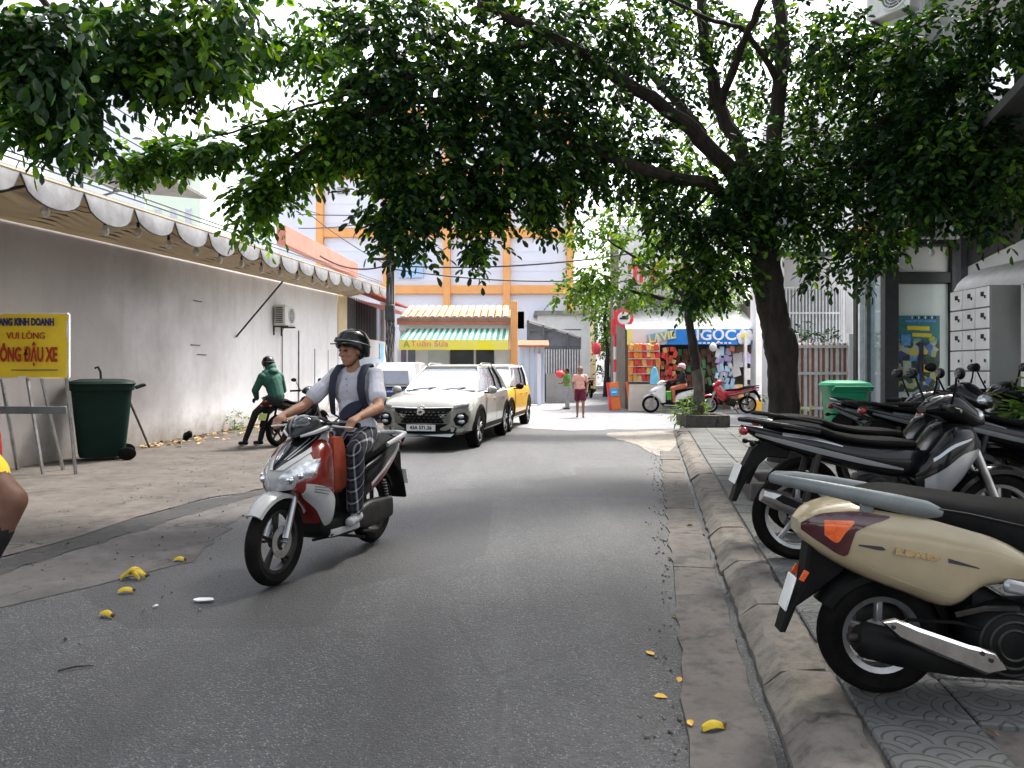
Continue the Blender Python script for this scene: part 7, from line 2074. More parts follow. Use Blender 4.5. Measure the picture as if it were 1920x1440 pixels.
# ---------------- compact SUV
def car(o, st):
    ring_keys = st['ring']     # per station: x, zb, w, zs, crown
    K = [keyfun([(k[0], k[i]) for k in ring_keys]) for i in range(1, 5)]
    def half(x):
        zb, w_, zs, cr = [f(x) for f in K]
        return [(0, zb), (.78 * w_, zb), (.95 * w_, zb + .07), (.985 * w_, zb + .2), (w_, .52), (w_ * .995, .70), (.985 * w_, zs - .14), (.95 * w_, zs - .05), (.88 * w_, zs), (.5 * w_, zs + cr * .7), (0, zs + cr)]
    x0, x1 = ring_keys[0][0], ring_keys[-1][0]
    mb = MB(); rings = []
    NX = 46
    for i in range(NX + 1):
        x = x0 + (x1 - x0) * i / NX
        h = half(x)
        rings.append([(x, y, z) for y, z in h] + [(x, -y, z) for y, z in h[-2:0:-1]])
    mb.loft(rings)
    bo = mb.build('body_cut', st['paint'], None, fix=True)
    cut = MB()
    for xa in (st['xr'], st['xf']):
        for sg in (-1, 1): cut.lathe([(0, 0), (st['arch'], 0), (st['arch'], .34), (0, .34)], (xa, sg * (st['hw'] - .26) - (.34 if sg < 0 else 0) + (0), st['R'] + .01), 'Y', 40)
    co_ = cut.build('cutter', st['paint'], None, smooth=False, fix=True)
    md = bo.modifiers.new('cut', 'BOOLEAN'); md.object = co_; md.operation = 'DIFFERENCE'; md.solver = 'EXACT'
    me = evaluated_mesh(bo, 'body')
    bpy.data.objects.remove(bo); bpy.data.objects.remove(co_)
    me.materials.clear(); me.materials.append(st['paint'])
    me.polygons.foreach_set('use_smooth', [True] * len(me.polygons)); me.set_sharp_from_angle(angle=rad(32))
    body = link('body', me, o)
    def sy(x, z, sg):
        h = half(x)[1:9]
        z = max(h[0][1] + .001, min(h[-1][1], z))
        for a, b in zip(h, h[1:]):
            if a[1] <= z <= b[1] and b[1] > a[1]:
                return sg * (a[0] + (b[0] - a[0]) * (z - a[1]) / (b[1] - a[1]))
        return sg * h[-1][0]
    def spatch(nm, m_, sg, lo, hi, off=.004, thick=.012, nu=14, nv=6, par=None):
        fl, fh = keyfun(lo), keyfun(hi); xa, xb = lo[0][0], lo[-1][0]
        def fn(u, v):
            x = xa + (xb - xa) * u; z = fl(x) + (fh(x) - fl(x)) * v
            return Vector((x, sy(x, z, sg), z)), Vector((0, sg, .0))
        mb = MB()
        if sg < 0: mb.grid(fn, 0, 1, 0, 1, nu, nv, thick, off)
        else: mb.grid(fn, 1, 0, 0, 1, nu, nv, thick, off)
        return mb.build(nm, m_, par or o)
    # glasshouse
    xb0, xb1, xr0, xr1 = st['gx']; zb_, zr_ = st['gz']; wb_, wr_ = st['gw']
    mb = MB()
    ng = 9
    base = []; top = []
    def loopx(xa, xb, w_, z, bulge):
        pts = []
        for k in range(ng): t = k / (ng - 1); pts.append((xa + (xb - xa) * t, w_ * (1 - .10 * abs(2 * t - 1) ** 3), z))
        for k in range(1, 6): t = k / 6; pts.append((xb - bulge * -math.sin(PI * t), w_ * .9 * (1 - 2 * t), z))
        for k in range(ng): t = 1 - k / (ng - 1); pts.append((xa + (xb - xa) * t, -w_ * (1 - .10 * abs(2 * t - 1) ** 3), z))
        for k in range(1, 6): t = k / 6; pts.append((xa - bulge * .5 * math.sin(PI * t), -w_ * .9 * (1 - 2 * t), z))
        return pts
    Lb = loopx(xb0, xb1, wb_, zb_, .06); Lt_ = loopx(xr0, xr1, wr_, zr_, .05)
    mb.loft([Lb, [tuple(np.array(a) * .5 + np.array(b) * .5 + np.array((0, math.copysign(.02, a[1]) if abs(a[1]) > .3 else 0, 0))) for a, b in zip(Lb, Lt_)], Lt_])
    gl = mb.build('windows', st['glass'], o, ang=50)
    mb = MB(); R1 = loopx(xr0 - .06, xr1 + .04, wr_ + .02, zr_ - .02, .05); R2 = loopx(xr0 - .05, xr1 + .03, wr_ + .01, zr_ + .015, .05); R3 = loopx(xr0 + .15, xr1 - .12, wr_ - .15, zr_ + .055, .04)
    mb.loft([R1, R2, R3]); mb.build('roof', st['roof'], o)
    for sg in (-1, 1):
        for (ta, nm, w_) in ((1.0, 'front_pillar', .07), (.0, 'rear_pillar', .16)):
            mb = MB()
            i_ = ng - 1 if ta else 0
            a = Vector(Lb[i_]); b = Vector(Lt_[i_]); a.y *= sg; b.y *= sg
            m__ = (a + b) / 2 + Vector((0, sg * .025, 0))
            mb.tube([a + Vector((0, 0, -.02)), m__, b], [w_ * .62, w_ * .5, w_ * .5], 8, flat=(.5, 1)); mb.build(nm, st['roof'] if st.get('float') else st['paint'], o)
        for t in st['bp']:
            mb = MB(); q = int(t * (ng - 1)); a = Vector(Lb[q]); b = Vector(Lt_[q]); a.y *= sg; b.y *= sg
            mb.tube([a + Vector((0, 0, -.02)), (a + b) / 2 + Vector((0, sg * .024, 0)), b], .04, 8, flat=(.5, 1)); mb.build('centre_pillar', M['black_plastic'], o)
        mb = MB(); mb.tube([Vector(Lb[0]) * 1, Vector(Lb[ng // 2]) + Vector((0, .012, .01)), Vector(Lb[ng - 1])] if sg > 0 else [Vector((p[0], -p[1], p[2])) for p in (Lb[0], (Lb[ng // 2][0], Lb[ng // 2][1] + .012, Lb[ng // 2][2] + .01), Lb[ng - 1])], .02, 6); mb.build('belt_moulding', M['black_plastic'], o)
        if st.get('rails'):
            mb = MB(); mb.tube([(xr1 - .15, sg * (wr_ - .04), zr_ + .03), (xr1 - .3, sg * (wr_ - .04), zr_ + .075), (xr0 + .3, sg * (wr_ - .04), zr_ + .075), (xr0 + .1, sg * (wr_ - .04), zr_ + .03)], .016, 8); mb.build('roof_rail', M['silver_paint'], o)
        # doors
        for (a, b) in st['doors']:
            d = spatch('door', st['paint'], sg, [(a, .42), (b, .42)], [(a, st['dz']), (b, st['dz'])], .006, .012, 10, 8)
            mb = MB(); xx = a + .16; mb.box((xx, sy(xx, .86, sg) + sg * .022, .86), (.17, .02, .03), bev=.008); mb.build('handle', st['paint'], d)
        spatch('sill_cladding', M['black_plastic'], sg, [(st['xr'] + st['arch'] + .02, .25), (st['xf'] - st['arch'] - .02, .25)], [(st['xr'] + st['arch'] + .02, .40), (st['xf'] - st['arch'] - .02, .40)], .012, .02, 10, 2)
        for xa in (st['xr'], st['xf']):
            mb = MB(); rings = []
            for k in range(25):
                a = rad(-12 + 204 * k / 24); ca, sa = math.cos(a), math.sin(a)
                ring = []
                for (r_, d) in ((st['arch'] - .012, .0), (st['arch'] - .005, .022), (st['arch'] + .055, .014), (st['arch'] + .06, -.015)):
                    x = xa + r_ * ca; z = max(.24, st['R'] + .01 + r_ * sa)
                    ring.append((x, sy(min(max(x, x0 + .01), x1 - .01), z, sg) + sg * d, z))
                rings.append(ring)
            mb.loft(rings, cap=True, closed=True); mb.build('arch_cladding', M['black_plastic'], o, fix=True)
            # wheel
            mb = MB(); R = st['R']; rr = R - .105; w_ = .2
            mb.lathe([(rr, -w_ * .5), (rr + .05, -w_ * .55), (R - .02, -w_ * .5), (R, -w_ * .38), (R, w_ * .38), (R - .02, w_ * .5), (rr + .05, w_ * .55), (rr, w_ * .5)], (0, 0, 0), 'Y', 36, close=True)
            wh = mb.build('wheel', M['rubber'], o); wh.location = (xa, sg * (st['hw'] - .125), R)
            mb = MB(); mb.lathe([(rr - .02, 0), (rr + .012, sg * .0), (rr + .012, sg * w_ * .5), (rr - .005, sg * w_ * .5), (rr - .03, sg * .02)], (0, 0, 0), 'Y', 30, close=True)
            mb.lathe([(0, sg * .02), (rr, sg * .02), (rr, sg * .0), (0, 0)], (0, 0, 0), 'Y', 30); mb.build('rim', M['dark_metal'], wh)
            for k in range(5):
                a = 2 * PI * k / 5 + .2
                mb = MB()
                for da in (-.16, .16): mb.bar((.05 * math.cos(a), sg * .07, .05 * math.sin(a)), ((rr - .002) * math.cos(a + da), sg * .085, (rr - .002) * math.sin(a + da)), .03, .035, .006)
                mb.build('spoke', M['alloy'], wh)
            mb = MB(); mb.lathe([(0, .05), (.05, .05), (.06, .075), (.035, .09), (0, .09)], (0, 0 if sg > 0 else 0, 0), 'Y', 16, M=Matrix.Rotation(-PI / 2 * sg, 3, 'X')); mb.build('hub_cap', M['alloy'], wh)
            mb = MB(); mb.lathe([(0, -.14), (st['arch'] - .02, -.14), (st['arch'] - .02, -.12), (0, -.12)], (xa, sg * (st['hw'] - .13) + (.14 if sg < 0 else 0) * 0, R + .01), 'Y', 24); 
        # mirror
        mb = MB(); mx0 = st['mx']; mb.ball((mx0, sg * (st['hw'] + .07), st['mz']), (.07, .10, .075), (0, 0, sg * .2), 14, 8); mi = mb.build('wing_mirror', st.get('mirror', st['paint']), o)
        mb = MB(); mb.box((mx0 + .0, sg * (st['hw'] - .03), st['mz'] - .05), (.07, .12, .03), bev=.01); mb.build('mirror_foot', M['black_plastic'], mi)
    mb = MB(); mb.box(((st['xf'] + st['xr']) / 2, 0, .33), (st['xf'] - st['xr'] - .3, st['hw'] * 1.5, .2)); mb.build('underbody', M['black_plastic'], o)
    return sy, half, Lb, Lt_
cream_paint = mat('champagne_paint', (.33, .322, .29), .3, .3, coat=.7, col2=(.30, .292, .262), vscale=1.2)
windscreen = mat('sky_reflecting_glass', (.46, .49, .56), .05, .55, coat=1.0, col2=(.38, .41, .48), vscale=.8)
suv_st = dict(paint=cream_paint, glass=windscreen, roof=cream_paint, hw=.885, R=.335, arch=.385, xr=-1.26, xf=1.26, rails=True,
    ring=[(-1.93, .40, .70, .92, .02), (-1.85, .30, .82, 1.0, .02), (-1.4, .24, .885, 1.04, .02), (-.4, .22, .885, 1.02, .02), (.7, .22, .885, 1.0, .045), (1.2, .23, .88, .965, .06), (1.6, .26, .865, .90, .06), (1.86, .27, .80, .82, .05), (1.98, .29, .66, .72, .03), (2.05, .36, .52, .62, .02)],
    gx=(-1.80, .80, -1.42, .02), gz=(1.0, 1.475), gw=(.80, .585), bp=(.5, .25), doors=((-1.02, -.18), (-.16, .80)), dz=.96, mx=.62, mz=1.03)
suv = thing('parked_suv', 'champagne compact SUV with black grille parked facing the camera', 'car', (-1.21, 15.1, .0), math.atan2(-.984, -.178), 'cars parked at the far left kerb')
sy, half, Lb, Lt_ = car(suv, suv_st)
def front_patch(nm, m_, poly, par=None, x=1.9, off=.03, depth=.1, curve=.16, mbx=None):
    """a panel that follows the car's bowed front; poly in (y, z)"""
    n = len(poly); mb = mbx or MB()
    def bow(y, z): return x + off - curve * (abs(y) / .8) ** 2.4 - .10 * max(0, z - .72) ** 1 * 2.4
    vs = [(bow(y, z), y, z) for y, z in poly] + [(bow(y, z) - depth, y, z) for y, z in poly]
    c = (sum(p[0] for p in poly) / n, sum(p[1] for p in poly) / n)
    vs.append((bow(*c) , c[0], c[1]))
    fs = [(2 * n, i, (i + 1) % n) for i in range(n)] + [((i + 1) % n, i, n + i, n + (i + 1) % n) for i in range(n)] + [tuple(range(2 * n - 1, n - 1, -1))]
    mb.add(vs, fs)
    return mb.build(nm, m_, par or suv, smooth=False, fix=True)
XF = 2.06
gp = front_patch('grille', M['black_plastic'], [(-.52, .74), (.52, .74), (.47, .60), (.38, .48), (-.38, .48), (-.47, .60)], x=XF, off=.02)
for r_ in range(4):
    for k in range(11):
        y = -.42 + .084 * k + (.042 if r_ % 2 else 0); z = .52 + .05 * r_
        if abs(y) > .36 + .12 * (z - .48) / .2: continue
        mb = MB(); mb.box((XF + .03 - .16 * (abs(y) / .8) ** 2.4, y, z), (.02, .05, .02), (0, 0, 0), .006); mb.build('grille_stud', M['dark_metal'], gp)
mb = MB()
pts = [(XF + .045 - .16 * (abs(y) / .8) ** 2.4 - .0, y, .745 + .02 * abs(y)) for y in np.linspace(-.56, .56, 15)]
mb.tube(pts, .02, 6, flat=(1, .6)); mb.build('chrome_bar', M['chrome'], suv)
mb = MB()
for (a, b) in (((-.07, .745), (.02, .80)), ((.02, .80), (.07, .765)), ((-.07, .745), (.07, .69)), ((.07, .69), (-.02, .635)), ((-.02, .635), (-.07, .67)), ((.07, .765), (-.07, .69)) ):
    mb.bar((XF + .06, a[0], a[1] - .005), (XF + .06, b[0], b[1] - .005), .02, .03, .004)
mb.build('emblem', M['chrome'], suv)
for sg in (-1, 1):
    front_patch('daytime_lamp', M['clear_lens'], [(sg * .54, .775), (sg * .80, .845), (sg * .84, .815), (sg * .56, .735)], x=XF, off=.015)
    front_patch('lamp_housing', M['black_plastic'], [(sg * .56, .55), (sg * .62, .645), (sg * .74, .665), (sg * .80, .60), (sg * .79, .50), (sg * .70, .42), (sg * .60, .45)], x=XF, off=.05)
    for (y, z) in ((.68, .60), (.69, .51)):
        mb = MB(); mb.ball((XF + .055 - .16 * (y / .8) ** 2.4, sg * y, z), (.03, .065, .035), None, 12, 8); mb.build('headlight', M['clear_lens'], suv)
    front_patch('bumper_cheek', cream_paint, [(sg * .50, .42), (sg * .56, .44), (sg * .68, .38), (sg * .76, .40), (sg * .70, .33), (sg * .52, .33)], x=XF, off=.03)
front_patch('lower_intake', M['black_plastic'], [(-.62, .40), (-.44, .47), (.44, .47), (.62, .40), (.56, .25), (-.56, .25)], x=XF, off=.035)
front_patch('skid_plate', M['silver_paint'], [(-.58, .30), (.58, .30), (.52, .245), (-.52, .245)], x=XF, off=.06)
npl = front_patch('number_plate', M['plate_white'], [(-.26, .46), (.26, .46), (.26, .35), (-.26, .35)], x=XF, off=.075, depth=.02, curve=0)
me = text_mesh('43A 571.26', .085, M['ink'], .002, .003); q = link('lettering', me, npl); q.matrix_local = face_matrix((XF + .079, 0, .405), (0, 1, 0), (0, 0, 1))
for (y0, y1) in ((-.55, -.12), (.0, .46)):
    mb = MB(); mb.tube([(.86, y0, 1.035), (.80, (y0 + y1) / 2, 1.06), (.72, y1, 1.075)], .012, 5); mb.build('wiper', M['ink'], suv)
mb = MB(); mb.box((.84, 0, 1.018), (.16, 1.35, .02), bev=.008); mb.build('cowl', M['black_plastic'], suv)

# ---------------- yellow two-tone car behind the SUV
ycar_p = mat('yellow_car_paint', (.75, .42, .03), .28, coat=.8, col2=(.68, .38, .03), vscale=1.2)
ysty = dict(suv_st); ysty.update(paint=ycar_p, roof=M['white_paint'], float=True, rails=False, mirror=M['black_plastic'],
    ring=[(-1.85, .36, .74, .98, .02), (-1.75, .28, .82, 1.03, .02), (-1.3, .24, .86, 1.04, .02), (-.4, .22, .86, 1.02, .02), (.7, .22, .86, 1.0, .04), (1.3, .24, .85, .98, .05), (1.7, .27, .80, .93, .05), (1.88, .30, .70, .80, .03), (1.95, .38, .62, .66, .02)],
    gx=(-1.72, .78, -1.5, .22), gz=(1.02, 1.50), gw=(.78, .66), hw=.86, R=.34, arch=.385)
ycar = thing('parked_car', 'yellow car with white roof parked behind the champagne SUV', 'car', (-.62, 18.55, 0), math.atan2(-.984, -.178), 'cars parked at the far left kerb')
car(ycar, ysty)
for sg in (-1, 1):
    mb = MB(); mb.ball((1.88, sg * .58, .78), (.06, .13, .12), None, 14, 8); mb.build('headlight', M['clear_lens'], ycar)
mb = MB(); mb.box((1.93, 0, .58), (.08, .9, .16), bev=.02); mb.build('grille', M['black_plastic'], ycar)
mb = MB(); mb.box((1.98, 0, .42), (.02, .5, .11), bev=.004); mb.build('number_plate', M['plate_white'], ycar)

# ---------------- small old truck parked beyond, seen between rider and SUV
trk = thing('parked_truck', 'small white-cabbed truck with dark blue front and yellow bumper behind the rider', 'truck', (-3.45, 21.6, 0), math.atan2(-.99, .05))
navyp = mat('truck_blue', (.03, .05, .14), .35, coat=.5, col2=(.04, .06, .17), vscale=3)
Tb = Body([(-1.4, 1.15), (.9, 1.15), (1.3, 1.08), (1.42, .95)], [(-1.4, .55), (.9, .5), (1.3, .5), (1.42, .6)], [(-1.4, .72), (.9, .74), (1.3, .7), (1.42, .6)], .3)
mb = MB(); Tb.hull(mb, 12, 24); mb.build('lower_cab', navyp, trk)
mb = MB(); mb.loft([[(.0, -.68, 1.12), (1.25, -.66, 1.12), (1.25, .66, 1.12), (0, .68, 1.12)], [(.05, -.6, 1.72), (.95, -.56, 1.72), (.95, .56, 1.72), (.05, .6, 1.72)], [(.15, -.5, 1.84), (.82, -.46, 1.84), (.82, .46, 1.84), (.15, .5, 1.84)]]); mb.build('cab', M['white_paint'], trk)
mb = MB(); mb.loft([[(1.27, -.52, 1.2), (1.27, .52, 1.2), (1.2, .52, 1.2), (1.2, -.52, 1.2)], [(1.02, -.46, 1.62), (1.02, .46, 1.62), (.95, .46, 1.62), (.95, -.46, 1.62)]]); mb.build('windscreen', mat('truck_glass', (.16, .18, .22), .08, coat=1.0, col2=(.2, .22, .26), vscale=2), trk)
mb = MB(); mb.box((1.46, 0, .66), (.12, 1.3, .26), bev=.03); mb.build('bumper', mat('dull_yellow', (.45, .40, .06), .5, col2=(.5, .45, .1), vscale=4), trk)
mb = MB(); mb.box((-1.6, 0, 1.3), (2.6, 1.5, 1.2), bev=.02); mb.build('cargo_box', M['white_paint'], trk)
for sg in (-1, 1):
    mb = MB(); mb.ball((1.41, sg * .5, .86), (.05, .12, .08), None, 12, 8); mb.build('headlight', M['clear_lens'], trk)
    for xx in (.85, -1.7):
        mb = MB(); mb.lathe([(0, -.08), (.2, -.08), (.28, -.07), (.28, .07), (.2, .08), (0, .08)], (xx, sg * .62, .28), 'Y', 24); mb.build('wheel', M['rubber'], trk)

trk.scale = (.86, .86, .86); trk.location = (-3.3, 21.4, .004)
# ---------------- other two-wheelers
stE = dict(body=M['black_gloss'], stripe=M['black_plastic'], shield=M['black_gloss'], rim=M['dark_metal'], pipe=M['dark_metal'], plate=M['plate_yellow'], amber=True, l1='43H1', l2='115.80')
drv_bike = thing('waiting_motorbike', 'black motorbike with greenish number plate standing by the white wall', 'motorbike', (-4.32, 13.75, .009), rad(68))
underbone(drv_bike, stE)
stF = dict(st_r); stF.update(body=M['white_paint'], shield=M['white_paint'], apron=M['white_paint'], cover=M['white_paint'], mirrors=True, bright=True, rim=M['alloy'])
for k_ in ('vee', 'edge', 'wing'): stF.pop(k_, None)
wsc = thing('white_scooter', 'white scooter carrying a rider in a pink helmet outside the grocery', 'scooter', (G(1300, 775).x - .05, 24.7, .004), rad(176))
scooter(wsc, stF)
redpaint = mat('red_bike_paint', (.5, .02, .03), .25, coat=.8, col2=(.42, .02, .03), vscale=3)
stG = dict(body=redpaint, stripe=M['silver_paint'], shield=redpaint, rim=M['alloy'], pipe=M['steel'], l1='43K1', l2='478.33')
rbk = thing('red_motorbike', 'red motorbike parked side-on before the grocery sachets', 'motorbike', (G(1400, 775).x, 24.4, .004), rad(178))
underbone(rbk, stG)
for k_, (px, py, Y, ang, lab) in enumerate(((1108, 714, 38, 95, 'dark motorbike standing at the left of the alley beneath the lantern'), (1143, 714, 42, 80, 'dark motorbike parked deep in the alley right of the lantern'))):
    b_ = copy_tree(drv_bike); b_.location = (P(px, 695, Y).x, Y, .008); b_.rotation_euler = (0, 0, rad(ang)); b_['label'] = lab; b_['group'] = 'motorbikes in the alley'
ebk = thing('passing_motorbike', 'dark motorbike mostly outside the left edge of the picture', 'motorbike', (-2.40, 2.74, 0), rad(178))
underbone(ebk, dict(stB, l1='43S5', l2='902.41'))
# ================================================================== PEOPLE
class Figure:
    """overlapping tapered forms fused into one continuous skin; each form remembers its material slot"""
    def __init__(s): s.mb = MB(); s.pr = []
    def cap(s, a, b, ra, rb, m, n=12):
        s.mb.capsule(a, b, ra, rb, n); s.pr.append(('c', np.array(a, float), np.array(b, float), ra, rb, m)); return s
    def ell(s, c, r, m, rot=None, n=14):
        Mx = Matrix.Identity(3) if rot is None else (rot if isinstance(rot, Matrix) else Euler(rot).to_matrix())
        s.mb.ball(c, r, Mx, n, 10); s.pr.append(('e', np.array(c, float), np.array(r, float), np.array(Mx), 0, m)); return s
    def build(s, name, mats, voxel=.012, smooth=5, parent=None):
        me0 = s.mb.mesh('rough', mats[0], fix=False)
        o = bpy.data.objects.new('rough', me0); COL.objects.link(o)
        r = o.modifiers.new('fuse', 'REMESH'); r.mode = 'VOXEL'; r.voxel_size = voxel; r.adaptivity = 0
        k = o.modifiers.new('smooth', 'SMOOTH'); k.factor = .5; k.iterations = smooth
        me = evaluated_mesh(o, name)
        bpy.data.objects.remove(o); bpy.data.meshes.remove(me0)
        n = len(me.polygons); co = np.empty(n * 3); me.polygons.foreach_get('center', co); co = co.reshape(-1, 3)
        best = np.full(n, 9.0); idx = np.zeros(n, np.int32)
        for p in s.pr:
            if p[0] == 'c':
                a, b = p[1], p[2]; ab = b - a; L2 = max(ab.dot(ab), 1e-9)
                t = np.clip((co - a) @ ab / L2, 0, 1)
                d = np.linalg.norm(co - (a + t[:, None] * ab), axis=1) - (p[3] + (p[4] - p[3]) * t)
            else:
                q = (co - p[1]) @ p[3]
                d = (np.linalg.norm(q / p[2], axis=1) - 1) * p[2].min()
            k_ = d < best; best[k_] = d[k_]; idx[k_] = p[5]
        me.materials.clear()
        for m in mats: me.materials.append(m)
        me.polygons.foreach_set('material_index', idx)
        me.polygons.foreach_set('use_smooth', [True] * n); me.update()
        return link(name, me, parent)

def hand(F, wrist, d, across, m, curl=1.0, s=1.0, thumb_side=1, palm_n=None):
    """palm and five fingers; d forearm direction, across = knuckle line (towards the thumb side)"""
    w0 = Vector(wrist); d = Vector(d).normalized(); ac = (Vector(across) - d * Vector(across).dot(d)).normalized()
    nrm = palm_n if palm_n is not None else d.cross(ac)
    nrm = Vector(nrm).normalized()
    F.cap(w0, w0 + d * .075 * s + ac * .006, .027 * s, .033 * s, m)
    F.cap(w0 + d * .03 * s + ac * .018 * s, w0 + d * .085 * s + ac * .024 * s, .02 * s, .017 * s, m)
    F.cap(w0 + d * .03 * s - ac * .018 * s, w0 + d * .08 * s - ac * .026 * s, .02 * s, .016 * s, m)
    for i, (off, L) in enumerate(((.030, .9), (.010, 1.0), (-.010, .95), (-.029, .78))):
        p = w0 + d * (.088 - .006 * abs(i - 1)) * s + ac * off * s
        ang = 0.0; dirn = d.copy()
        for seg, (l, bend) in enumerate(((.036, .55), (.026, .95), (.02, .75))):
            ang += bend * curl
            dirn = d * math.cos(ang) + nrm * math.sin(ang)
            q = p + dirn * l * L * s
            F.cap(p, q, (.0098 - .0008 * seg) * s, (.009 - .0009 * seg) * s, m, 8)
            p = q
    p = w0 + d * .025 * s + ac * .026 * s; q = p + (d * .6 + ac * .7 + nrm * .35).normalized() * .035 * s
    F.cap(p, q, .0125 * s, .011 * s, m, 8); q2 = q + (d * .75 + ac * .1 + nrm * .65 * curl).normalized() * .03 * s; F.cap(q, q2, .0105 * s, .009 * s, m, 8)

def head(F, c, fwd, up, m, mh=None, s=1.0, lip=None):
    """c centre of the skull; fwd facing direction"""
    f = Vector(fwd).normalized(); u = Vector(up); u = (u - f * u.dot(f)).normalized(); l = u.cross(f)
    Mx = Matrix((f, l, u)).transposed()
    def at(a, b, e): return Vector(c) + f * a * s + l * b * s + u * e * s
    F.ell(at(-.012, 0, .03), (.097 * s, .076 * s, .095 * s), m, Mx)
    F.ell(at(.018, 0, -.045), (.066 * s, .056 * s, .075 * s), m, Mx)
    F.ell(at(.045, 0, -.088), (.032 * s, .032 * s, .025 * s), m, Mx)
    F.ell(at(.07, 0, .022), (.02 * s, .055 * s, .014 * s), m, Mx)
    F.cap(at(.083, 0, .008), at(.103, 0, -.03), .010 * s, .0145 * s, m)
    for sg in (-1, 1):
        F.ell(at(.093, sg * .011, -.035), (.01 * s, .008 * s, .008 * s), m, Mx)
        F.ell(at(.058, sg * .038, -.028), (.022 * s, .022 * s, .02 * s), m, Mx)
        F.ell(at(-.012, sg * .077, -.012), (.02 * s, .009 * s, .03 * s), m, Mx)
    F.ell(at(.080, 0, -.058), (.012 * s, .023 * s, .006 * s), m if lip is None else lip, Mx)
    F.ell(at(.078, 0, -.069), (.012 * s, .019 * s, .006 * s), m if lip is None else lip, Mx)
    return at, Mx

def face_parts(par, at, Mx, s=1.0, glasses=False):
    for sg in (-1, 1):
        mb = MB(); mb.ball(at(.079, sg * .031, .0), (.012 * s, .014 * s, .0075 * s), Mx, 10, 6); mb.build('eye', M['eye'], par)
        mb = MB(); mb.tube([at(.083, sg * .014, .024), at(.086, sg * .03, .029), at(.076, sg * .05, .023)], [.0035 * s, .0045 * s, .003 * s], 6); mb.build('eyebrow', M['hair'], par)

def helmet(par, at, Mx, m_, s=1.0, peak=True, trim=None):
    mb = MB(); R_ = 14
    prof = [(.0, .128), (.05, .121), (.09, .098), (.115, .055), (.122, .01), (.121, -.03), (.117, -.05), (.105, -.05), (.108, .01), (.08, .07), (0, .1)]
    vs = []; n = 28
    for (r_, h) in prof:
        for k in range(n):
            a = 2 * PI * k / n
            hh = h
            if h < .012:      # the rim rises over the face and drops behind the ears
                hh = h + .055 * max(0, math.cos(a)) ** .7 - (.035 * max(0, -math.cos(a)) if h < 0 else 0)
            vs.append(at(r_ * 1.12 * math.cos(a) - .012, r_ * .93 * math.sin(a), hh + .035))
    fs = []
    for i in range(len(prof) - 1):
        for k in range(n):
            k2 = (k + 1) % n; fs.append((i * n + k, i * n + k2, (i + 1) * n + k2, (i + 1) * n + k))
    mb.add(vs, fs)
    h_ = mb.build('helmet', m_, par, fix=True)
    if peak:
        mb = MB(); rg = []
        for k in range(13):
            a = rad(-62 + 124 * k / 12); ca, sa = math.cos(a), math.sin(a)
            e = .045 * max(0, math.cos(a * 1.35))
            rg.append([at(.118 * 1.1 * ca - .012, .118 * .95 * sa, .072), at((.125 + e) * 1.12 * ca - .012, (.122 + e * .3) * .95 * sa, .054), at((.125 + e) * 1.12 * ca - .012, (.122 + e * .3) * .95 * sa, .048), at(.112 * 1.1 * ca - .012, .112 * .95 * sa, .058)])
        mb.loft(rg); mb.build('helmet_peak', m_, h_, fix=True)
    mb = MB(); pts = [at(.124 * 1.12 * math.cos(2 * PI * k / 30) - .012, .124 * .94 * math.sin(2 * PI * k / 30), .052 + .03 * math.cos(2 * PI * k / 30)) for k in range(31)]
    mb.tube(pts, .0045 * s, 6); mb.build('helmet_band', trim or M['grey_plastic'], h_)
    for sg in (-1, 1):
        mb = MB(); mb.tube([at(-.02, sg * .098, .02), at(.0, sg * .085, -.05), at(.035, sg * .045, -.105), at(.04, 0, -.118)], .006 * s, 6, flat=(1, .4)); mb.build('chin_strap', M['black_plastic'], h_)
    return h_

def plaid():
    m, t, b, co = new_mat('plaid_trousers', .85, .2)
    sep = t.nodes.new('ShaderNodeSeparateXYZ'); t.links.new(co, sep.inputs[0])
    def band(s_, per, w_, ph=0.0):
        x = math_(t, 'FLOORED_MODULO', math_(t, 'ADD', math_(t, 'MULTIPLY', s_, 1 / per), ph), 1.0)
        return rng(t, math_(t, 'ABSOLUTE', math_(t, 'SUBTRACT', x, .5)), w_ + .03, w_)
    long_ = math_(t, 'ADD', sep.outputs[2], math_(t, 'MULTIPLY', sep.outputs[0], 1.0))
    a = band(sep.outputs[1], .085, .05); a2 = band(sep.outputs[1], .085, .16, .5)
    c = band(long_, .10, .05); c2 = band(long_, .10, .16, .5)
    base = mixc(t, math_(t, 'MULTIPLY', a2, .6), (.008, .008, .012), (.03, .03, .037))
    base = mixc(t, math_(t, 'MULTIPLY', c2, .6), base, (.03, .03, .037))
    base = mixc(t, math_(t, 'MULTIPLY', math_(t, 'MAXIMUM', a, c), .5), base, (.30, .30, .32))
    base = mixc(t, math_(t, 'MULTIPLY', a, c), base, (.42, .42, .44))
    t.links.new(base, b.inputs['Base Color'])
    set_bump(t, b, noise_(t, co, 14, 4), .35, .02)
    return m
tee = mat('white_cotton_shirt', (.40, .40, .44), .9, col2=(.32, .32, .36), vscale=7, bump=.9, bscale=11)
navycloth = mat('navy_webbing', (.012, .014, .028), .8, col2=(.02, .022, .038), vscale=20, bump=.3, bscale=120)

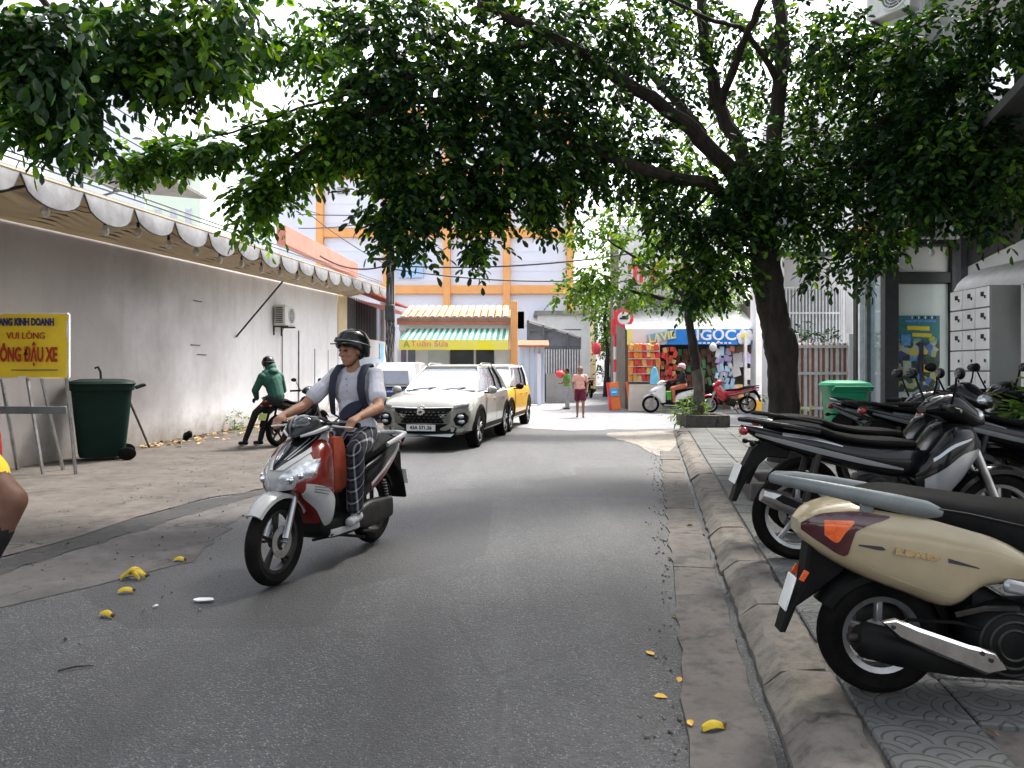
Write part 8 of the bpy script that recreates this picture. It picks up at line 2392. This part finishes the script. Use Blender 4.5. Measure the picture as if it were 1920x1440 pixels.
# ---- the rider in the white T-shirt, in the scooter's own frame (x forward, y left, rear axle at x = 0)
RB = rider_bike
F = Figure()
SK, SH, PT, LP, SO = 0, 1, 2, 3, 4
hip = (.22, 0, .88)
F.ell((.22, 0, .90), (.13, .165, .12), PT)
F.cap((.22, 0, .93), (.26, 0, 1.12), .125, .135, SH); F.ell((.24, 0, 1.05), (.115, .155, .16), SH)
F.ell((.28, 0, 1.24), (.115, .175, .15), SH); F.ell((.275, 0, 1.33), (.095, .165, .08), SH)
F.cap((.27, -.10, 1.375), (.27, .10, 1.375), .062, .062, SH)
F.ell((.225, 0, .97), (.135, .165, .075), SH)
F.cap((.285, 0, 1.37), (.305, 0, 1.47), .058, .052, SK)
HC = Vector((.325, 0, 1.555)); hf = Vector((.93, -.36, -.02))
at, Mx = head(F, HC, hf, (0, 0, 1), SK, s=1.05, lip=LP)
grip = {1: Vector((.855, .30, 1.035)), -1: Vector((.855, -.30, 1.035))}
for sg in (-1, 1):
    sh_ = Vector((.265, sg * .175, 1.36)); el = Vector((.47 + (.0 if sg > 0 else .03), sg * (.315), 1.125)); wr = grip[sg] + Vector((-.085, sg * .012, .035))
    F.ell(sh_, (.07, .065, .07), SH)
    mid = sh_.lerp(el, .62)
    F.cap(sh_, mid, .064, .061, SH); F.cap(mid + (mid - sh_) * .02, el, .046, .041, SK)
    F.cap(sh_.lerp(el, .45), sh_.lerp(el, .66), .066, .069, SH)
    F.cap(el, el.lerp(wr, .4), .043, .042, SK); F.cap(el.lerp(wr, .35), wr, .042, .027, SK)
    dv = (grip[sg] - wr).normalized()
    hand(F, wr, dv, (0, -sg, 0), SK, 1.05, .98, palm_n=Vector((.25, 0, -1)))
    # legs: thighs along the seat, shins down to the footboard
    hp = Vector((.25, sg * .09, .89)); kn = Vector((.60, sg * .185, .80)); an = Vector((.56, sg * .165, .36))
    F.cap(hp, hp.lerp(kn, .5), .098, .088, PT); F.cap(hp.lerp(kn, .45), kn, .09, .072, PT)
    F.cap(kn, kn.lerp(an, .3), .072, .074, PT); F.cap(kn.lerp(an, .25), kn.lerp(an, .85), .075, .062, PT)
    F.cap(kn.lerp(an, .8), kn.lerp(an, .93), .062, .064, PT)
    F.cap(an + Vector((0, 0, .05)), an + Vector((0, 0, -.02)), .036, .038, SK)
    F.cap(an + Vector((-.045, 0, -.045)), an + Vector((.13, sg * .03, -.058)), .04, .036, SO)
rider = F.build('person', [M['skin'], tee, plaid(), M['lip'], mat('grey_shoe', (.12, .12, .125), .7, col2=(.3, .3, .31), vscale=14, bump=.3, bscale=60)], .0065, 4)
rider.location = RB.location; rider.rotation_euler = RB.rotation_euler
tag(rider, 'man in white T-shirt, plaid trousers and black helmet riding the red scooter', 'person')
face_parts(rider, at, Mx, 1.05)
helmet(rider, at, Mx, M['black_gloss'], 1.05)
mb = MB(); mb.ball(at(-.055, 0, .0), (.06, .082, .075), Mx, 14, 10); mb.build('hair', M['hair'], rider)
for sg in (-1, 1):
    mb = MB(); mb.tube([(.18, sg * .10, 1.40), (.235, sg * .108, 1.448), (.31, sg * .115, 1.438), (.385, sg * .12, 1.36), (.405, sg * .125, 1.26), (.385, sg * .135, 1.16), (.32, sg * .165, 1.06), (.2, sg * .17, 1.02)], [.03, .032, .034, .034, .033, .03, .024, .02], 8, flat=(1, .3)); mb.build('backpack_strap', navycloth, rider)
mb = MB(); mb.ball((.06, 0, 1.2), (.11, .16, .22), None, 18, 12); mb.build('backpack', navycloth, rider)
mb = MB(); rgs = []
for k in range(9):
    t = k / 8; y = -.07 + .20 * t; z = 1.045 + .10 * t; hh = .055 * math.sin(PI * (.12 + .82 * t)) + .01; x = .372 + .012 * math.sin(PI * t)
    rgs.append([(x + .035 * math.sin(PI * (.1 + .8 * t)), y, z + hh * .8), (x + .04 * math.sin(PI * (.1 + .8 * t)), y, z - hh * .8), (x - .02, y, z - hh), (x - .02, y, z + hh)])
mb.loft(rgs); mb.build('chest_bag', navycloth, rider, fix=True, ang=60)
mb = MB(); mb.tube([(.372, -.07, 1.04), (.36, -.12, 1.01), (.26, -.165, .98)], .012, 6, flat=(1, .4)); mb.build('bag_strap', navycloth, rider)
mb = MB(); 
for k in range(3): mb.ball((.402 - .004 * k, -.0, 1.335 - .045 * k), (.004, .006, .006), None, 8, 6)
mb.build('shirt_button', M['grey_plastic'], rider)
bagm = mat('orange_fabric', (.26, .045, .015), .8, col2=(.17, .02, .012), vscale=8, bump=.3, bscale=60)
hb_ = thing('hanging_bag', 'red-orange bag hung from the hook behind the ridden scooter leg shield', 'bag', RB.location.copy(), RB.rotation_euler.z)
mb = MB(); mb.loft([[(.80, -.13, .92), (.80, .13, .92), (.68, .13, .92), (.68, -.13, .92)], [(.83, -.15, .75), (.83, .15, .75), (.64, .15, .75), (.64, -.15, .75)], [(.82, -.15, .56), (.82, .15, .56), (.66, .15, .56), (.66, -.15, .56)], [(.78, -.12, .52), (.78, .12, .52), (.68, .12, .52), (.68, -.12, .52)]]); mb.build('body', bagm, hb_, ang=80, fix=True)
mb = MB(); mb.tube([(.74, -.08, .92), (.78, -.03, .98), (.78, .03, .98), (.74, .08, .92)], .008, 6); mb.build('strap', bagm, hb_)

# ---- the driver in the green hooded jacket, sitting sideways on the waiting motorbike
gj = mat('green_jacket', (.010, .058, .038), .7, col2=(.016, .085, .06), vscale=5, bump=1.0, bscale=13)
blk = mat('black_trousers', (.014, .014, .016), .85, col2=(.022, .022, .024), vscale=9, bump=.4, bscale=18)
F = Figure(); O = Vector((-4.28, 13.55, 0))
# world axes: x right, y away from the camera; he sits facing left and a little away
fw = Vector((-.75, .55, 0)).normalized(); lf = Vector((-fw.y, fw.x, 0))
def D(a, b, z): p = fw * a + lf * b; return Vector((p.x, p.y, z))
F.ell(D(0, 0, .88), (.15, .17, .12), 1)
F.cap(D(-.02, 0, .93), D(.09, 0, 1.17), .14, .16, 0); F.ell(D(.11, .01, 1.22), (.155, .20, .17), 0, (0, .3, math.atan2(fw.y, fw.x)))
F.cap(D(.15, -.11, 1.32), D(.15, .11, 1.34), .085, .085, 0)
F.cap(D(.17, 0, 1.34), D(.2, 0, 1.44), .075, .075, 0)
atg, Mg = head(F, D(.235, 0, 1.50), (fw * .9 + Vector((.1, .5, -.35))), (0, 0, 1), 2, s=1.0)
F.ell(D(.16, 0, 1.455), (.105, .105, .10), 0); F.ell(D(.08, 0, 1.38), (.09, .12, .07), 0)
for sg in (-1, 1):
    sh_ = D(.15, sg * .19, 1.29); el = D(.16 + .08 * (sg > 0), sg * .27, 1.04); wr = D(.38, sg * (.14 if sg > 0 else .08), .90)
    F.ell(sh_, (.075, .075, .075), 0); F.cap(sh_, el, .078, .066, 0); F.cap(el, wr, .064, .045, 0)
    hand(F, wr, (fw + Vector((0, 0, -.4))), lf * (-sg), 3, .7, 1.0)
    hp = D(.04, sg * .09, .86); kn = D(.42, sg * .12 + .02, .62); an = D(.60 + .12 * (sg > 0), sg * .12 + .03, .11)
    F.cap(hp, kn, .095, .068, 1); F.cap(kn, an, .066, .05, 1)
    F.cap(an + Vector((0, 0, -.05)) - fw * .03, an + fw * .17 + Vector((0, 0, -.065)), .042, .035, 4)
drv = F.build('person', [gj, blk, M['skin_dark'], M['black_plastic'], M['black_plastic']], .011, 4)
drv.location = O
tag(drv, 'person in green hooded jacket and dark cap sitting sideways on the motorbike by the wall', 'person')
face_parts(drv, atg, Mg)
helmet(drv, atg, Mg, M['black_gloss'], 1.0)

# ---- small standing or seated people
def stand(name_label, loc, rz, top, bottom, skin, shoes, h=1.55, pose='walk', hairm=None, hat=None, sleeve=.55, skirt=0.35, hairlong=True, hold=None):
    F = Figure(); s = h / 1.6
    def q(x, y, z): return Vector((x * s, y * s, z * s))
    F.ell(q(0, 0, .86), (.12 * s, .16 * s, .12 * s), 1); F.ell(q(0, 0, 1.05), (.105 * s, .14 * s, .16 * s), 0); F.ell(q(.015, 0, 1.22), (.105 * s, .16 * s, .13 * s), 0)
    F.cap(q(0, -.09, 1.30), q(0, .09, 1.30), .055 * s, .055 * s, 0); F.cap(q(0, 0, 1.3), q(.01, 0, 1.4), .047 * s, .045 * s, 2)
    F.ell(q(0, 0, .93), (.13 * s, .165 * s, .09 * s), 0)
    at_, Mx_ = head(F, q(.02, 0, 1.475), (1, 0, -.05), (0, 0, 1), 2, s=.96 * s)
    for sg in (-1, 1):
        st_ = .10 * sg if pose == 'walk' else .0
        hp = q(0, sg * .085, .84); kn = q(.03 + st_, sg * .09, .46); an = q(st_ * 1.4 - .03, sg * .09, .09)
        if skirt:
            F.cap(hp, hp.lerp(kn, skirt / .4 * .85), .095 * s, .105 * s, 1); F.cap(hp.lerp(kn, .5), kn, .066 * s, .052 * s, 2); F.cap(kn, kn.lerp(an, .4), .05 * s, .053 * s, 2); F.cap(kn.lerp(an, .35), an, .053 * s, .033 * s, 2)
        else:
            F.cap(hp, kn, .092 * s, .068 * s, 1); F.cap(kn, an, .066 * s, .048 * s, 1)
        F.cap(an + q(-.03, 0, -.05), an + q(.13, sg * .015, -.06), .034 * s, .028 * s, 3)
        sh_ = q(0, sg * .165, 1.29)
        if pose == 'hold': el = q(.02, sg * .25, 1.05); wr = q(.22, sg * .10, 1.02)
        else: el = q(-.03 - st_ * .3, sg * .23, 1.04); wr = q(.12 - st_ * .5, sg * .21, .86)
        F.ell(sh_, (.06 * s, .06 * s, .06 * s), 0); F.cap(sh_, sh_.lerp(el, sleeve), .057 * s, .058 * s, 0); F.cap(sh_.lerp(el, sleeve), el, .042 * s, .038 * s, 2); F.cap(el, wr, .038 * s, .025 * s, 2)
        hand(F, wr, (wr - el), q(.3, -sg, 0) if pose != 'hold' else q(0, 0, 1), 2, .7, .92 * s)
    o = F.build('person', [top, bottom, skin, shoes], .012, 3)
    o.location = loc; o.rotation_euler = (0, 0, rz)
    tag(o, name_label, 'person')
    face_parts(o, at_, Mx_, .96 * s)
    mb = MB(); mb.ball(at_(-.03, 0, .035), (.098 * s, .088 * s, .095 * s), Mx_, 14, 10)
    if hairlong: mb.ball(at_(-.075, 0, -.05), (.05 * s, .075 * s, .09 * s), Mx_, 12, 8)
    mb.build('hair', hairm or M['hair'], o)
    return o, at_, Mx_
pinktop = mat('pink_print_top', (.62, .25, .24), .85, col2=(.70, .45, .36), vscale=12, bump=.3, bscale=20)
maroon = mat('maroon_shorts', (.13, .015, .04), .8, col2=(.09, .01, .03), vscale=9)
sandal = mat('dark_sandal', (.05, .03, .03), .7, col2=(.08, .05, .04), vscale=9)
w1, _, _ = stand('woman in pink top and maroon shorts walking towards the camera', G(1088, 783), rad(-95), pinktop, maroon, M['skin'], sandal, 1.53, 'walk', mat('brown_hair', (.10, .05, .025), .6, col2=(.16, .08, .03), vscale=20), skirt=.3)
greentop = mat('green_top', (.10, .36, .05), .85, col2=(.08, .28, .05), vscale=9)
greyp = mat('grey_trousers', (.35, .36, .38), .85, col2=(.28, .29, .31), vscale=9)
w2, _, _ = stand('person in bright green top standing at the shed beside the alley', (P(1063, 700, 27).x, 27.0, .004), rad(200), greentop, greyp, M['skin'], sandal, 1.5, 'hold', skirt=0, hairlong=False)
mb = MB(); mb.ball((0, 0, 0), (.17, .14, .14), None, 14, 10); mb.tube([(-.05, 0, .13), (0, 0, .24), (.05, 0, .13)], .01, 5)
rbg = mb.build('red_bag', redp); rbg.location = P(1050, 702, 26.8); tag(rbg, 'round red bag held out by the person in green', 'bag')
# rider in the pink helmet on the white scooter
F = Figure()
F.ell((.22, 0, .90), (.12, .16, .12), 1); F.ell((.23, 0, 1.05), (.11, .145, .16), 0); F.ell((.25, 0, 1.22), (.105, .16, .14), 0); F.cap((.25, -.09, 1.32), (.25, .09, 1.32), .055, .055, 0)
F.cap((.25, 0, 1.33), (.27, 0, 1.42), .05, .046, 2)
atp, Mp = head(F, Vector((.29, 0, 1.49)), (1, .35, 0), (0, 0, 1), 2, s=.98)
for sg in (-1, 1):
    sh_ = Vector((.25, sg * .16, 1.30)); el = Vector((.42, sg * .26, 1.08)); wr = Vector((.77, sg * .29, 1.05))
    F.ell(sh_, (.06, .06, .06), 0); F.cap(sh_, el, .056, .046, 0); F.cap(el, wr, .045, .03, 0); hand(F, wr, (1, 0, -.15), (0, -sg, 0), 2, 1.0, .92, palm_n=Vector((.2, 0, -1)))
    hp = Vector((.24, sg * .09, .88)); kn = Vector((.58, sg * .13, .80)); an = Vector((.55, sg * .13, .36))
    F.cap(hp, kn, .092, .07, 1); F.cap(kn, an, .066, .042, 1); F.cap(an + Vector((-.03, 0, -.06)), an + Vector((.13, 0, -.07)), .035, .03, 3)
psc = F.build('person', [blk, mat('coral_trousers', (.5, .16, .09), .8, col2=(.4, .12, .07), vscale=8), M['skin'], sandal], .011, 4)
psc.location = wsc.location; psc.rotation_euler = wsc.rotation_euler
tag(psc, 'person in black jacket and pink helmet seated on the white scooter', 'person')
face_parts(psc, atp, Mp); helmet(psc, atp, Mp, mat('pink_helmet', (.72, .42, .46), .3, coat=.7, col2=(.66, .36, .4), vscale=4), 1.0)
mb = MB(); mb.prism([(.62, .42), (.78, .42), (.80, .72), (.64, .72)], -.12, .12, 'xz', .02)
lg = mb.build('carrier_bag', greentop); lg.location = wsc.location; lg.rotation_euler = wsc.rotation_euler; tag(lg, 'lime green bag standing on the white scooter footboard', 'bag')
# person cut by the left edge: elbow, dark forearm sleeve and shoe of the rider leaving the frame
F = Figure()
redt = mat('red_shirt', (.42, .02, .015), .85, col2=(.34, .02, .02), vscale=9, bump=.4, bscale=14)
yelt = mat('yellow_cuff', (.72, .48, .03), .85, col2=(.64, .42, .03), vscale=9)
gl_ = mat('black_sleeve', (.005, .005, .005), .85, col2=(.009, .009, .009), vscale=9, bump=.4, bscale=30)
E0 = ebk.location
def e(x, y, z): return Vector((x, y, z))
BX = -2.05
F.ell(e(BX, 2.72, .90), (.15, .17, .12), 1); F.cap(e(BX + .02, 2.72, .93), e(BX, 2.72, 1.10), .13, .145, 0); F.ell(e(BX - .01, 2.72, 1.14), (.13, .18, .15), 0); F.cap(e(BX - .05, 2.61, 1.25), e(BX - .05, 2.83, 1.25), .07, .07, 0)
F.cap(e(BX - .06, 2.72, 1.27), e(BX - .11, 2.72, 1.38), .055, .05, 2); ate, Me = head(F, e(BX - .15, 2.72, 1.47), (-1, 0, -.05), (0, 0, 1), 2)
# near arm: shoulder, sleeve with yellow hem, elbow pushed back into the picture
sh_, el, wr = e(BX + .04, 2.555, 1.235), e(-1.70, 2.50, .965), e(-1.80, 2.46, .72)
F.ell(sh_, (.085, .085, .085), 0); F.cap(sh_, sh_.lerp(el, .60), .08, .07, 0); F.cap(sh_.lerp(el, .58), sh_.lerp(el, .68), .074, .072, 3); F.cap(sh_.lerp(el, .66), el, .056, .05, 2); F.cap(el, el.lerp(wr, .4), .051, .05, 2); F.cap(el.lerp(wr, .4), wr, .054, .045, 4)
hand(F, wr, (-.6, 0, -.6), (0, 1, 0), 2, 1.0)
sh2, el2, wr2 = e(BX - .05, 2.90, 1.23), e(BX - .26, 2.99, 1.05), e(BX - .62, 3.0, 1.03)
F.ell(sh2, (.075, .075, .075), 0); F.cap(sh2, el2, .07, .06, 0); F.cap(el2, wr2, .05, .035, 2); hand(F, wr2, (-1, 0, -.1), (0, -1, 0), 2)
for sg in (-1, 1):
    hp = e(BX, 2.72 + sg * .1, .88); kn = e(BX - .40, 2.72 + sg * .17, .78); an = e(BX - .30, 2.72 + sg * .17, .36)
    F.cap(hp, kn, .095, .07, 1); F.cap(kn, an, .068, .05, 1); F.cap(an + e(.03, 0, -.06), an + e(-.14, 0, -.07), .04, .035, 5)
pe = F.build('person', [redt, blk, M['skin_dark'], yelt, gl_, M['black_plastic']], .011, 4)
pe.location.x += .025
tag(pe, 'rider in red shirt with yellow cuff, only an elbow inside the left edge', 'person')
face_parts(pe, ate, Me); helmet(pe, ate, Me, M['black_gloss'])

# ================================================================== LITTER
peel = mat('yellow_peel', (.50, .37, .015), .6, col2=(.36, .25, .02), vscale=16, bump=.2, bscale=60)
peelb = mat('brown_peel_end', (.10, .06, .02), .7, col2=(.06, .04, .02), vscale=20)
def banana(label, px, py, L, rz, strips=1, z0=.006):
    c = G(px, py, z0)
    o = thing('banana_peel', label, 'litter', c, rz, 'banana peel pieces on the road')
    for k in range(strips):
        a = (k - (strips - 1) / 2) * .8
        mb = MB(); rg = []
        for i in range(8):
            t = i / 7; x = -L / 2 + L * t; wv = .019 * math.sin(PI * (.12 + .8 * t)) ** .6
            y = math.sin(a) * x * .8; lift = .012 + .02 * math.sin(PI * t) * (1 + .5 * k) * L / .12
            rg.append([(x * math.cos(a), y - wv, lift - .012), (x * math.cos(a), y - wv * .5, lift + .006), (x * math.cos(a), y + wv * .5, lift + .007), (x * math.cos(a), y + wv, lift - .01), (x * math.cos(a), y, lift - .001)])
        mb.loft(rg); mb.build('strip', peel, o, ang=60, fix=True)
    mb = MB(); mb.tube([(L * .46, 0, .012), (L * .6, .004, .02)], [.013, .008], 7); mb.build('stalk', peelb, o)
    return o
banana('largest yellow banana peel with several strips, left of the front wheel', 250, 1084, .17, rad(5), 3)
banana('short yellow peel piece just below the largest banana peel', 236, 1111, .09, rad(12), 1)
banana('small yellow peel piece higher up the road towards the gutter', 337, 1052, .085, rad(-10), 1)
banana('stubby yellow peel piece lowest of those on the left', 200, 1156, .10, rad(-25), 1)
banana('yellow peel curl lying on the gutter stone near the bottom', 1337, 1368, .09, rad(12), 1, .02)
def scrap(nm, label, px, py, dims, m_, rz, cat='litter', z=.006):
    mb = MB(); n = 9
    pts = [(dims[0] / 2 * math.cos(2 * PI * k / n) * rk.uniform(.8, 1.1), dims[1] / 2 * math.sin(2 * PI * k / n) * rk.uniform(.75, 1.15)) for k in range(n)]
    mb.prism(pts, 0, .003, 'xy'); 
    for i, v_ in enumerate(mb.v): mb.v[i] = (v_[0], v_[1], v_[2] + .012 * abs(math.sin(v_[0] * 40 + i % 2)))
    o = mb.build(nm, m_, None, ang=50); o.location = G(px, py, z); o.rotation_euler = (0, 0, rz)
    return tag(o, label, cat)
scrap('plastic_scrap', 'flat white plastic scrap on the asphalt left of the scooter wheel', 382, 1127, (.14, .05), M['white_metal'], .1)
scrap('paper_bit', 'tiny white paper bit left of the plastic scrap', 292, 1138, (.035, .03), M['white_metal'], .6)
o = MB(); o.tube([(-.06, -.03, .006), (0, .0, .012), (.07, .035, .006)], [.004, .005, .002], 6); tw_ = o.build('twig', M['bark']); tw_.location = G(140, 1255, 0); tag(tw_, 'thin dark twig lying on the asphalt at the lower left', 'twig')
fl_ = mat('fallen_leaf', (.50, .22, .04), .7, col2=(.58, .42, .06), vscale=20)
fy_ = mat('fallen_yellow_leaf', (.45, .29, .03), .7, col2=(.34, .17, .03), vscale=20)
for k, (px, py, m_, L, lab) in enumerate(((1212, 1220, fl_, .06, 'pale brown fallen leaf on the asphalt left of the gutter'), (1276, 1269, fy_, .045, 'yellow fallen leaf upright at the gutter edge'), (1252, 1308, fl_, .05, 'small orange fallen leaf below the yellow one by the gutter'), (1292, 1349, fl_, .045, 'orange fallen leaf on the gutter joint near the bottom'), (1875, 1380, fy_, .05, 'yellow fallen leaf on the paving at the bottom right corner'), (1268, 1160, fl_, .04, 'orange fallen leaf at the asphalt edge half way along the gutter'), (1300, 985, fl_, .05, 'tan fallen leaf on the kerb edge near the black motorbike'), (1368, 1110, M['grey_plastic'], .05, 'pale scrap of paper on the kerb face'))):
    on = Leaves(100 + k); on.add(np.array([[0., 0., 0.]]), np.array([[1., 0., 0.1]]), np.array([L]), .55)
    me = on.mesh('fallen_leaf', m_); o = link('fallen_leaf', me)
    z = .125 if px > 1700 else (.022 if px > 1285 else .004)
    if px in (1368,): z = .12
    o.location = G(px, py, z); o.rotation_euler = (.1, 0, rk.random() * 6); o.scale = (1.2, 1.2, 1.2)
    tag(o, lab, 'leaf', 'fallen leaves along the kerb')
mb = MB(); rq = random.Random(5)
for k in range(230):
    u_ = rq.uniform(-1, 11); v_ = -.36 + abs(rq.gauss(0, .07)) * (-1 if rq.random() < .75 else .6)
    c = kp(u_, v_, .006); s_ = rq.uniform(.004, .014)
    mb.box(c, (s_ * 1.5, s_, s_ * .7), (rq.random(), rq.random(), rq.random() * 6))
for k in range(260):
    yy = rq.uniform(3.5, 13); c = Vector((rq.uniform(-4.5, -1.9) - .15 * (yy - 8) * .2, yy, .012)); s_ = rq.uniform(.004, .013)
    mb.box(c, (s_ * 1.5, s_, s_ * .7), (rq.random(), rq.random(), rq.random() * 6))
gv = mb.build('gravel', M['kerb'], smooth=False); gv['kind'] = 'stuff'
